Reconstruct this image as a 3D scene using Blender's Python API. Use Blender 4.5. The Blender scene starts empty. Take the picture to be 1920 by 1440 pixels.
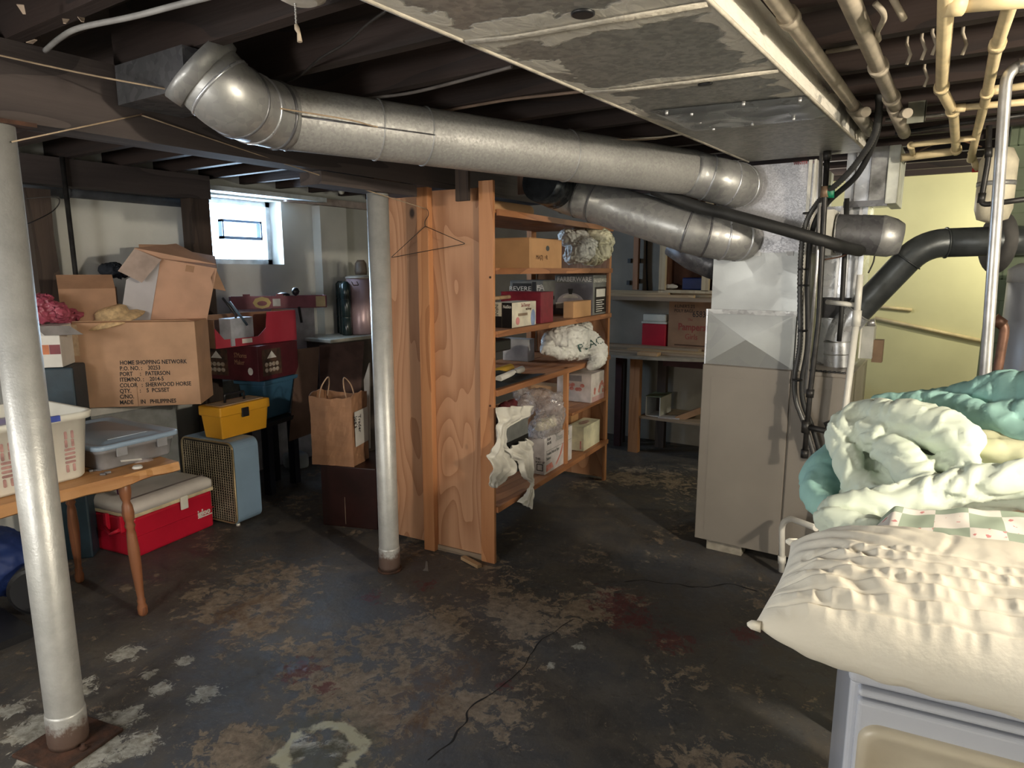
import bpy, bmesh, math, random
from math import sin, cos, pi, radians, sqrt, atan2
from mathutils import Vector, Matrix, noise

S = bpy.context.scene
COL = S.collection
random.seed(7)

# ---------------------------------------------------------------- camera
FPX = 1250.0
PITCH = math.atan(215 / 1250.0)
YAW = radians(33.2)
CAMP = Vector((0, 0, 1.6))
cd = bpy.data.cameras.new('camera')
cam = bpy.data.objects.new('camera', cd)
COL.objects.link(cam)
cam.location = CAMP
cam.rotation_euler = (pi / 2 - PITCH, 0, YAW)
cd.sensor_width = 36.0
cd.lens = FPX / 1920.0 * 36.0
cd.clip_start = 0.02
S.camera = cam
S.view_settings.view_transform = 'Standard'
S.view_settings.look = 'None'
S.view_settings.gamma = 1
S.view_settings.use_curve_mapping = False
S.view_settings.exposure = 1.45

# ---------------------------------------------------------------- daylight and lamps
W = bpy.data.worlds.new('daylight')
S.world = W
W.use_nodes = True
bg = W.node_tree.nodes['Background']
bg.inputs[0].default_value = (0.62, 0.80, 1.0, 1)
bg.inputs[1].default_value = 5.0


def lamp(name, kind, loc, power, color, size=0.1, rot=None, size_y=None, spread=None):
    d = bpy.data.lights.new(name, kind)
    d.energy = power
    d.color = color
    if kind == 'AREA':
        d.shape = 'RECTANGLE'
        d.size = size
        d.size_y = size_y or size
        if spread: d.spread = spread
    else:
        d.shadow_soft_size = size
    o = bpy.data.objects.new(name, d)
    o.location = loc
    if rot: o.rotation_euler = rot
    COL.objects.link(o)
    return o


lamp('bulb_over_laundry', 'POINT', (1.95, 1.32, 2.05), 112, (1.0, 0.89, 0.72), 0.06)
lamp('fill_behind_camera', 'POINT', (-1.5, -1.3, 1.5), 34, (1.0, 0.97, 0.92), 0.22)  # unseen lamp, added as soft fill from the camera side
lamp('fill_left_aisle', 'POINT', (-3.0, -0.9, 1.7), 22, (1.0, 0.97, 0.93), 0.2)  # unseen lamp, added to brighten the far left
lamp('window_daylight', 'AREA', (-4.82, 3.37, 1.90), 13, (0.55, 0.76, 1.0), 0.6, (0, -pi / 2, 0), 0.5, radians(140))
lamp('yellow_wall_fill', 'POINT', (0.50, 5.15, 1.95), 14, (1.0, 0.95, 0.72), 0.06)  # unseen lamp hidden behind the chimney, added to light the yellow wall

lamp('fill_by_workbench', 'POINT', (-0.80, 5.0, 1.95), 5, (1.0, 0.95, 0.86), 0.06)  # unseen lamp hidden behind the plenum, added to light bench and floor


# ---------------------------------------------------------------- pixel to world helpers (camera-independent geometry is built from the results)
_fw = Vector((-sin(YAW) * cos(PITCH), cos(YAW) * cos(PITCH), -sin(PITCH)))
_rt = Vector((cos(YAW), sin(YAW), 0))
_up = _rt.cross(_fw)


def at(u, v, x=None, y=None, z=None):
    r = _rt * ((u - 960) / FPX) + _up * ((720 - v) / FPX) + _fw
    k, val = (0, x) if x is not None else (1, y) if y is not None else (2, z)
    return CAMP + r * ((val - CAMP[k]) / r[k])


def pj(p):
    d = Vector(p) - CAMP
    w = d.dot(_fw)
    return 960 + FPX * d.dot(_rt) / w, 720 - FPX * d.dot(_up) / w


def solve_len(P, e, u):
    lo, hi = 0.0, 4.0
    s0 = pj(P)[0] < u
    for _ in range(40):
        m = (lo + hi) / 2
        q = P + e * m
        if (q - CAMP).dot(_fw) < 0.05: hi = m; continue
        if (pj(q)[0] < u) == s0: lo = m
        else: hi = m
    return lo


def hgt(u, v, P):
    lo, hi = -1.0, 4.0
    for _ in range(50):
        m = (lo + hi) / 2
        if pj((P[0], P[1], m))[1] > v: lo = m
        else: hi = m
    return lo


# ---------------------------------------------------------------- materials
MATS = {}


def nodes(m):
    m.use_nodes = True
    nt = m.node_tree
    return nt, nt.nodes, nt.links, nt.nodes['Principled BSDF']


def mat(name, col, rough=0.6, metal=0.0, var=0.12, scale=12.0, bump=0.1, stretch=(1, 1, 1), col2=None, alpha=1.0,
        trans=0.0, sss=0.0, spec=0.5, bscale=None, detail=6.0, coat=0.0):
    if name in MATS: return MATS[name]
    m = bpy.data.materials.new(name)
    nt, N, L, B = nodes(m)
    tc = N.new('ShaderNodeTexCoord')
    mp = N.new('ShaderNodeMapping'); mp.inputs['Scale'].default_value = stretch
    L.new(tc.outputs['Object'], mp.inputs[0])
    nz = N.new('ShaderNodeTexNoise'); nz.inputs['Scale'].default_value = scale; nz.inputs['Detail'].default_value = detail
    L.new(mp.outputs[0], nz.inputs['Vector'])
    mx = N.new('ShaderNodeMix'); mx.data_type = 'RGBA'
    c2 = col2 or tuple(c * (1 - 2 * var) for c in col)
    c1 = tuple(min(1, c * (1 + var)) for c in col) if not col2 else col
    rp = N.new('ShaderNodeMapRange'); rp.inputs[1].default_value = 0.35; rp.inputs[2].default_value = 0.65
    L.new(nz.outputs[0], rp.inputs[0])
    L.new(rp.outputs[0], mx.inputs[0])
    mx.inputs[6].default_value = (*c1, 1); mx.inputs[7].default_value = (*c2, 1)
    L.new(mx.outputs[2], B.inputs['Base Color'])
    B.inputs['Roughness'].default_value = rough
    B.inputs['Metallic'].default_value = metal
    B.inputs['Alpha'].default_value = alpha
    B.inputs['Transmission Weight'].default_value = trans
    B.inputs['Specular IOR Level'].default_value = spec
    B.inputs['Coat Weight'].default_value = coat
    if sss:
        B.inputs['Subsurface Weight'].default_value = sss
        B.inputs['Subsurface Radius'].default_value = (0.02, 0.02, 0.02)
    if bump:
        nb = N.new('ShaderNodeTexNoise'); nb.inputs['Scale'].default_value = bscale or scale * 3; nb.inputs['Detail'].default_value = 5
        L.new(mp.outputs[0], nb.inputs['Vector'])
        bp = N.new('ShaderNodeBump'); bp.inputs['Strength'].default_value = bump; bp.inputs['Distance'].default_value = 0.01
        L.new(nb.outputs[0], bp.inputs['Height']); L.new(bp.outputs[0], B.inputs['Normal'])
    MATS[name] = m
    return m


def math_n(N, L, op, a, b=None, c=None):
    n = N.new('ShaderNodeMath'); n.operation = op
    for i, q in enumerate((a, b, c)):
        if q is None: continue
        if hasattr(q, 'links'): L.new(q, n.inputs[i])
        else: n.inputs[i].default_value = q
    return n.outputs[0]


def rng(N, L, v, a, b, c=0.0, d=1.0):
    n = N.new('ShaderNodeMapRange'); L.new(v, n.inputs[0])
    for i, q in enumerate((a, b, c, d)): n.inputs[i + 1].default_value = q
    n.clamp = True
    return n.outputs[0]


def mixc(N, L, f, a, b):
    n = N.new('ShaderNodeMix'); n.data_type = 'RGBA'
    if hasattr(f, 'links'): L.new(f, n.inputs[0])
    else: n.inputs[0].default_value = f
    for i, q in ((6, a), (7, b)):
        if hasattr(q, 'links'): L.new(q, n.inputs[i])
        else: n.inputs[i].default_value = (*q, 1)
    return n.outputs[2]


def wood(name, c1, c2, axis='z', rings=9.0, sc=2.2, rough=0.6, knots=0.0, bump=0.15, elong=0.12):
    """grain that runs along the given axis"""
    if name in MATS: return MATS[name]
    m = bpy.data.materials.new(name)
    nt, N, L, B = nodes(m)
    tc = N.new('ShaderNodeTexCoord')
    mp = N.new('ShaderNodeMapping')
    s = [sc, sc, sc]; s['xyz'.index(axis)] = sc * elong
    mp.inputs['Scale'].default_value = s
    L.new(tc.outputs['Object'], mp.inputs[0])
    n1 = N.new('ShaderNodeTexNoise'); n1.inputs['Scale'].default_value = 1.6; n1.inputs['Detail'].default_value = 1.5; n1.inputs['Distortion'].default_value = 0.4
    L.new(mp.outputs[0], n1.inputs['Vector'])
    v = math_n(N, L, 'MULTIPLY', n1.outputs[0], rings)
    v = math_n(N, L, 'FRACT', v)
    v = math_n(N, L, 'POWER', v, 2.2)
    mp2 = N.new('ShaderNodeMapping')
    s2 = [60, 60, 60]; s2['xyz'.index(axis)] = 3
    mp2.inputs['Scale'].default_value = s2
    L.new(tc.outputs['Object'], mp2.inputs[0])
    n2 = N.new('ShaderNodeTexNoise'); n2.inputs['Scale'].default_value = 1.0; n2.inputs['Detail'].default_value = 4
    L.new(mp2.outputs[0], n2.inputs['Vector'])
    v2 = math_n(N, L, 'MULTIPLY', n2.outputs[0], 0.5)
    v = math_n(N, L, 'MULTIPLY_ADD', v, 0.75, v2)
    v = rng(N, L, v, 0.12, 1.0)
    c = mixc(N, L, v, c1, c2)
    if knots:
        mp3 = N.new('ShaderNodeMapping')
        s3 = [1.0, 1.0, 1.0]; s3['xyz'.index(axis)] = 0.62
        mp3.inputs['Scale'].default_value = s3
        L.new(tc.outputs['Object'], mp3.inputs[0])
        vo = N.new('ShaderNodeTexVoronoi'); vo.inputs['Scale'].default_value = 4.3
        L.new(mp3.outputs[0], vo.inputs['Vector'])
        k = rng(N, L, vo.outputs['Distance'], 0.05, 0.10, 1, 0)
        c = mixc(N, L, k, c, (0.05, 0.022, 0.012))
    L.new(c, B.inputs['Base Color'])
    B.inputs['Roughness'].default_value = rough
    bp = N.new('ShaderNodeBump'); bp.inputs['Strength'].default_value = bump; bp.inputs['Distance'].default_value = 0.004
    L.new(n2.outputs[0], bp.inputs['Height']); L.new(bp.outputs[0], B.inputs['Normal'])
    MATS[name] = m
    return m


def galv(name, c1, c2, rough=0.42, metal=0.55, scale=45, bump=0.05):
    if name in MATS: return MATS[name]
    m = bpy.data.materials.new(name)
    nt, N, L, B = nodes(m)
    tc = N.new('ShaderNodeTexCoord')
    vo = N.new('ShaderNodeTexVoronoi'); vo.inputs['Scale'].default_value = scale
    L.new(tc.outputs['Object'], vo.inputs['Vector'])
    sep = N.new('ShaderNodeSeparateColor'); L.new(vo.outputs['Color'], sep.inputs[0])
    nz = N.new('ShaderNodeTexNoise'); nz.inputs['Scale'].default_value = 5; nz.inputs['Detail'].default_value = 6
    L.new(tc.outputs['Object'], nz.inputs['Vector'])
    f = math_n(N, L, 'MULTIPLY_ADD', sep.outputs[0], 0.45, nz.outputs[0])
    f = rng(N, L, f, 0.35, 1.0)
    c = mixc(N, L, f, c1, c2)
    L.new(c, B.inputs['Base Color'])
    r = rng(N, L, f, 0, 1, rough - 0.08, rough + 0.1)
    L.new(r, B.inputs['Roughness'])
    B.inputs['Metallic'].default_value = metal
    nb = N.new('ShaderNodeTexNoise'); nb.inputs['Scale'].default_value = 160; L.new(tc.outputs['Object'], nb.inputs['Vector'])
    bp = N.new('ShaderNodeBump'); bp.inputs['Strength'].default_value = bump; bp.inputs['Distance'].default_value = 0.004
    L.new(nb.outputs[0], bp.inputs['Height']); L.new(bp.outputs[0], B.inputs['Normal'])
    MATS[name] = m
    return m


# ---------------------------------------------------------------- mesh builder
class MB:
    def __init__(s):
        s.v = []; s.f = []; s.sm = []

    def add(s, vs, fs, smooth=False):
        o = len(s.v)
        s.v += [tuple(p) for p in vs]
        s.f += [tuple(i + o for i in f) for f in fs]
        s.sm += [smooth] * len(fs)
        return s

    def box(s, M, x0, x1, y0, y1, z0, z1):
        P = [M @ Vector(p) for p in ((x0, y0, z0), (x1, y0, z0), (x1, y1, z0), (x0, y1, z0), (x0, y0, z1), (x1, y0, z1), (x1, y1, z1), (x0, y1, z1))]
        return s.add(P, [(0, 3, 2, 1), (4, 5, 6, 7), (0, 1, 5, 4), (1, 2, 6, 5), (2, 3, 7, 6), (3, 0, 4, 7)])

    def wbox(s, x0, x1, y0, y1, z0, z1):
        return s.box(Matrix(), x0, x1, y0, y1, z0, z1)

    def plate(s, M, pts, t):
        """polygon pts (x,y) in M's xy plane extruded t along local z"""
        n = len(pts)
        P = [M @ Vector((p[0], p[1], 0)) for p in pts] + [M @ Vector((p[0], p[1], t)) for p in pts]
        return s.add(P, [tuple(reversed(range(n))), tuple(range(n, 2 * n))] + [(i, (i + 1) % n, n + (i + 1) % n, n + i) for i in range(n)])

    def quad3(s, a, b, c, d, t):
        """four 3-d points plus thickness along the normal"""
        a, b, c, d = map(Vector, (a, b, c, d))
        n = (b - a).cross(d - a).normalized() * t
        return s.add([a, b, c, d, a + n, b + n, c + n, d + n], [(0, 3, 2, 1), (4, 5, 6, 7), (0, 1, 5, 4), (1, 2, 6, 5), (2, 3, 7, 6), (3, 0, 4, 7)])

    def tube(s, pts, r, n=12, caps=True, ry=None, up=None):
        """tube through points; r number or list; ry: vertical radius (elliptic)"""
        pts = [Vector(p) for p in pts]
        m = len(pts)
        R = r if isinstance(r, (list, tuple)) else [r] * m
        RY = R if ry is None else (ry if isinstance(ry, (list, tuple)) else [ry] * m)
        T = []
        for i in range(m):
            a = pts[max(0, i - 1)]; b = pts[min(m - 1, i + 1)]
            t = b - a
            T.append(t.normalized() if t.length > 1e-9 else Vector((0, 0, 1)))
        u = Vector(up) if up else (Vector((0, 0, 1)) if abs(T[0].z) < 0.9 else Vector((1, 0, 0)))
        u = (u - T[0] * u.dot(T[0])).normalized()
        vs = []
        for i in range(m):
            if up: u = Vector(up)
            u = (u - T[i] * u.dot(T[i])).normalized()
            w = T[i].cross(u)
            for k in range(n):
                a = 2 * pi * k / n
                vs.append(pts[i] + w * (cos(a) * R[i]) + u * (sin(a) * RY[i]))
        fs = [(i * n + k, i * n + (k + 1) % n, (i + 1) * n + (k + 1) % n, (i + 1) * n + k) for i in range(m - 1) for k in range(n)]
        s.add(vs, fs, True)
        if caps:
            o = len(s.v) - len(vs)
            s.f.append(tuple(o + k for k in reversed(range(n)))); s.sm.append(False)
            s.f.append(tuple(o + (m - 1) * n + k for k in range(n))); s.sm.append(False)
        return s

    def lathe(s, M, prof, n=24, caps=True):
        vs = []
        for (r, z) in prof:
            for k in range(n):
                a = 2 * pi * k / n
                vs.append(M @ Vector((r * cos(a), r * sin(a), z)))
        m = len(prof)
        fs = [(i * n + k, i * n + (k + 1) % n, (i + 1) * n + (k + 1) % n, (i + 1) * n + k) for i in range(m - 1) for k in range(n)]
        s.add(vs, fs, True)
        if caps:
            o = len(s.v) - len(vs)
            s.f.append(tuple(o + k for k in reversed(range(n)))); s.sm.append(False)
            s.f.append(tuple(o + (m - 1) * n + k for k in range(n))); s.sm.append(False)
        return s

    def build(s, name, m, root=None, bevel=0.0, seg=2, smooth=None):
        me = bpy.data.meshes.new(name)
        me.from_pydata(s.v, [], s.f)
        for p, q in zip(me.polygons, s.sm): p.use_smooth = q if smooth is None else smooth
        me.materials.append(m)
        me.update()
        o = bpy.data.objects.new(name, me)
        COL.objects.link(o)
        if root is not None: adopt(o, root)
        if bevel:
            b = o.modifiers.new('bevel', 'BEVEL'); b.width = bevel; b.segments = seg; b.limit_method = 'ANGLE'; b.angle_limit = radians(40)
        return o


def adopt(o, root):
    M = Matrix.Identity(4)
    r = root
    chain = []
    while r is not None: chain.append(r); r = r.parent
    for r in reversed(chain):
        M = M @ r.matrix_parent_inverse @ Matrix.LocRotScale(r.location, r.rotation_euler, r.scale)
    o.parent = root
    o.matrix_parent_inverse = M.inverted()


def thing(name, label, cat, loc=(0, 0, 0), group=None):
    o = bpy.data.objects.new(name, None)
    o.empty_display_size = 0.05
    COL.objects.link(o)
    o.location = loc
    o['label'] = label; o['category'] = cat
    if group: o['group'] = group
    return o


def tag(o, label, cat, group=None, kind=None):
    if label: o['label'] = label
    if cat: o['category'] = cat
    if group: o['group'] = group
    if kind: o['kind'] = kind
    return o


def struct(o, label=None):
    o['kind'] = 'structure'
    if label: o['label'] = label
    return o


def frame_m(P, ex, ey, ez=None):
    ex = Vector(ex).normalized(); ey = Vector(ey).normalized()
    ez = Vector(ez).normalized() if ez is not None else ex.cross(ey)
    M = Matrix((ex, ey, ez)).transposed().to_4x4()
    M.translation = Vector(P)
    return M


def spline(pts, n=8):
    """catmull-rom through 3-d (or n-d) points"""
    P = [Vector(p) for p in pts]
    out = []
    for i in range(len(P) - 1):
        a = P[max(i - 1, 0)]; b = P[i]; c = P[i + 1]; d = P[min(i + 2, len(P) - 1)]
        for k in range(n):
            t = k / n
            out.append(0.5 * ((2 * b) + (c - a) * t + (2 * a - 5 * b + 4 * c - d) * t * t + (3 * b - a - 3 * c + d) * t ** 3))
    out.append(P[-1])
    return out


def text(root, s, M, size, m, name='printed_lettering', t=0.0006, align='LEFT', bold=0.0, sx=1.0, spacing=1.0, line=1.0):
    """lettering lying in M's xy plane, raised t along its z"""
    c = bpy.data.curves.new('lettering', 'FONT')
    c.body = s; c.size = size; c.align_x = align; c.extrude = t; c.offset = bold; c.space_character = spacing; c.space_line = line
    c.resolution_u = 2
    o = bpy.data.objects.new('lettering', c)
    COL.objects.link(o)
    dg = bpy.context.evaluated_depsgraph_get()
    me = bpy.data.meshes.new_from_object(o.evaluated_get(dg))
    bpy.data.objects.remove(o, do_unlink=True)
    bpy.data.curves.remove(c)
    me.transform(M @ Matrix.Diagonal((sx, 1, 1, 1)))
    me.materials.clear(); me.materials.append(m)
    ob = bpy.data.objects.new(name, me)
    COL.objects.link(ob)
    if root is not None: adopt(ob, root)
    return ob


class Box:
    """oriented box fitted to the photograph: near vertical edge at pixel uN from vT to vB, at depth plane, right face direction yaw"""
    def __init__(s, uN, vT, vB, yaw, uL=None, uR=None, x=None, y=None, zb=None, zt=None, wl=None, wr=None, dz=0.0, P=None):
        if P is not None: P = Vector(P)
        elif zb is not None: P = at(uN, vB, z=zb)
        elif zt is not None: P = at(uN, vT, z=zt); P.z = hgt(uN, vB, P)
        elif x is not None: P = at(uN, vB, x=x)
        else: P = at(uN, vB, y=y)
        s.z0 = P.z + dz; s.z1 = hgt(uN, vT, P)
        a = radians(yaw)
        s.er = Vector((cos(a), sin(a), 0)); s.el = Vector((-sin(a), cos(a), 0))
        s.wr = wr if wr else solve_len(P, s.er, uR)
        s.wl = wl if wl else solve_len(P, s.el, uL)
        s.P = Vector((P.x, P.y, s.z0))
        s.h = s.z1 - s.z0
        # local frame: x along right face, y along left face (depth), z up
        s.M = frame_m(s.P, s.er, s.el, (0, 0, 1))
        s.c = s.P + s.er * (s.wr / 2) + s.el * (s.wl / 2)

    def right(s, u, v, off=0.0008):      # writing frame on the right face (the one that runs along er)
        return frame_m(s.P + s.er * u + Vector((0, 0, v)) - s.el * off, s.er, (0, 0, 1))

    def left(s, u, v, off=0.0008):       # writing frame on the left face; u measured from the far left corner
        return frame_m(s.P + s.el * (s.wl - u) + Vector((0, 0, v)) - s.er * off, -s.el, (0, 0, 1))

    def top(s, u, v, off=0.0008):
        return s.M @ Matrix.Translation((u, v, s.h + off))


def rounded(P, rad=0.03, n=5):
    out = [P[0]]
    for i in range(1, len(P) - 1):
        a, b, c = P[i - 1], P[i], P[i + 1]
        r1 = min(rad, (a - b).length * 0.45); r2 = min(rad, (c - b).length * 0.45)
        s, e = b + (a - b).normalized() * r1, b + (c - b).normalized() * r2
        for k in range(n + 1):
            q = k / n
            out.append(s * (1 - q) ** 2 + b * 2 * q * (1 - q) + e * q * q)
    out.append(P[-1])
    return out


def info(b, n=''):
    print('BOX', n, 'P', [round(q, 2) for q in b.P], 'wr', round(b.wr, 2), 'wl', round(b.wl, 2), 'h', round(b.h, 2))


def carton(name, label, b, m, flaps=False, tape=True, group=None, cat='box', n=''):
    """closed cardboard carton: body, seam flaps, tape"""
    info(b, name)
    r = thing(name, label, cat, b.c, group)
    MB().box(b.M, 0, b.wr, 0, b.wl, 0, b.h - 0.004).build('box_body', m, r, 0.003)
    if tape:
        MB().box(b.M, 0, b.wr, b.wl / 2 - 0.024, b.wl / 2 + 0.024, b.h - 0.004, b.h - 0.0025).build('tape', M_TAPE, r)
        MB().box(b.M, -0.001, 0.0, b.wl / 2 - 0.024, b.wl / 2 + 0.024, b.h * 0.8, b.h - 0.004).build('tape', M_TAPE, r)
    g = MB()
    g.box(b.M, 0, b.wr, 0, b.wl / 2 - 0.001, b.h - 0.004, b.h)
    g.box(b.M, 0, b.wr, b.wl / 2 + 0.001, b.wl, b.h - 0.004, b.h)
    g.build('flap', m, r)
    return r


def open_box(name, label, b, m, flaps=((0, -1), (0, 1)), flen=0.15, t=0.004, mi=None, cat='box', M=None, dims=None, bottom=True):
    """open carton: four walls, bottom, and flaps. flaps: list of (side 0..3, tilt degrees from horizontal outwards)"""
    M = M or b.M
    w, d, h = dims or (b.wr, b.wl, b.h)
    r = thing(name, label, cat, M @ Vector((w / 2, d / 2, 0)))
    g = MB()
    g.box(M, 0, w, 0, t, 0, h); g.box(M, 0, w, d - t, d, 0, h)
    g.box(M, 0, t, t, d - t, 0, h); g.box(M, w - t, w, t, d - t, 0, h)
    if bottom: g.box(M, t, w - t, t, d - t, 0, t)
    g.build('box_body', m, r)
    for side, ang in flaps:
        a = radians(ang)
        o = {0: Vector((0, -1, 0)), 1: Vector((1, 0, 0)), 2: Vector((0, 1, 0)), 3: Vector((-1, 0, 0))}[side]
        p0, p1 = {0: ((0, 0), (w, 0)), 1: ((w, 0), (w, d)), 2: ((w, d), (0, d)), 3: ((0, d), (0, 0))}[side]
        e = o * cos(a) + Vector((0, 0, 1)) * sin(a)
        A = Vector((*p0, h)); Bq = Vector((*p1, h))
        sh = (Bq - A).normalized() * 0.006
        q = [M @ A, M @ Bq, M @ (Bq + e * flen - sh), M @ (A + e * flen + sh)]
        MB().quad3(*q, t * 0.8).build('flap', m, r)
    return r

# ---------------------------------------------------------------- common materials
M_TAPE = mat('packing_tape', (0.42, 0.27, 0.14), 0.25, 0, 0.05, 20, 0.02)
M_CARD = mat('cardboard', (0.42, 0.25, 0.15), 0.8, 0, 0.07, 7, 0.08)
M_CARD2 = mat('cardboard_dull', (0.30, 0.17, 0.10), 0.85, 0, 0.08, 9, 0.08)
M_CARD3 = mat('cardboard_light', (0.50, 0.28, 0.13), 0.8, 0, 0.05, 9, 0.05)
M_INK = mat('black_ink', (0.012, 0.011, 0.012), 0.7, 0, 0.02, 8, 0)
M_INKB = mat('brown_ink', (0.10, 0.045, 0.022), 0.8, 0, 0.05, 8, 0)
M_WHITE = mat('white_card', (0.62, 0.60, 0.56), 0.6, 0, 0.05, 10, 0.03)
M_WHITEP = mat('white_plastic', (0.74, 0.72, 0.64), 0.4, 0, 0.03, 10, 0.01)
M_BLACK = mat('black_plastic', (0.012, 0.012, 0.014), 0.4, 0, 0.05, 10, 0.02)
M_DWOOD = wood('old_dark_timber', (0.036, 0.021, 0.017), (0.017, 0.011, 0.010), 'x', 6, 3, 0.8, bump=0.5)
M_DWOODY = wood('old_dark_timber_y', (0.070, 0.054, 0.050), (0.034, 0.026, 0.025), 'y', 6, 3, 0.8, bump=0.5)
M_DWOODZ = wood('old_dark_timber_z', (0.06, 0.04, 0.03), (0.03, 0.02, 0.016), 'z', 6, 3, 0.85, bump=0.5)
M_PLY = wood('plywood', (0.50, 0.27, 0.15), (0.34, 0.155, 0.075), 'z', 16, 1.9, 0.5, knots=1, bump=0.08, elong=0.25)
M_PINEZ = wood('pine_stud', (0.52, 0.245, 0.11), (0.38, 0.155, 0.06), 'z', 4, 6, 0.5, bump=0.1)
M_PINEY = wood('pine_shelf', (0.40, 0.175, 0.075), (0.22, 0.085, 0.035), 'y', 4, 6, 0.55, bump=0.15)
M_PINEX = wood('pine_board', (0.45, 0.30, 0.17), (0.30, 0.18, 0.09), 'x', 4, 6, 0.6, bump=0.1)
M_PINEX2 = wood('grey_board', (0.30, 0.22, 0.15), (0.18, 0.13, 0.09), 'x', 4, 6, 0.7, bump=0.1)
M_GALV = galv('galvanised_sheet', (0.44, 0.44, 0.43), (0.30, 0.30, 0.30))
M_GALVD = galv('galvanised_dark', (0.22, 0.22, 0.23), (0.11, 0.11, 0.12), 0.4)
M_GALVB = galv('bright_sheet', (0.72, 0.73, 0.76), (0.5, 0.52, 0.56), 0.28, 0.7, 30)
M_GALVP = galv('round_duct_sheet', (0.42, 0.415, 0.40), (0.30, 0.295, 0.285), 0.5, 0.35, 120, 0.15)
M_SILVER = galv('aluminium_paint', (0.66, 0.63, 0.56), (0.52, 0.50, 0.45), 0.42, 0.45, 180, 0.25)
M_IRON = mat('black_iron', (0.035, 0.033, 0.032), 0.45, 0.4, 0.2, 20, 0.1)
M_RUST = mat('rust', (0.085, 0.036, 0.020), 0.9, 0, 0.3, 20, 0.4, col2=(0.035, 0.018, 0.012))
M_CREAM = mat('cream_painted_pipe', (0.72, 0.58, 0.34), 0.5, 0, 0.08, 14, 0.1)
M_OLDPIPE = mat('dusty_painted_pipe', (0.42, 0.36, 0.28), 0.7, 0, 0.12, 14, 0.2)
M_PVC = mat('white_pvc', (0.70, 0.68, 0.62), 0.4, 0, 0.04, 14, 0.02)
M_STEEL = mat('steel_pipe', (0.55, 0.54, 0.53), 0.35, 0.7, 0.1, 20, 0.05)
M_COPPER = mat('old_copper', (0.17, 0.085, 0.055), 0.5, 0.4, 0.2, 20, 0.1)
M_RUBBER = mat('black_insulation', (0.018, 0.018, 0.018), 0.6, 0, 0.1, 20, 0.1)
M_CORD = mat('dirty_cord', (0.40, 0.30, 0.20), 0.9, 0, 0.1, 40, 0.1)
M_WIRE = mat('dark_wire', (0.03, 0.026, 0.024), 0.6, 0.2, 0.1, 40, 0)

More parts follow.
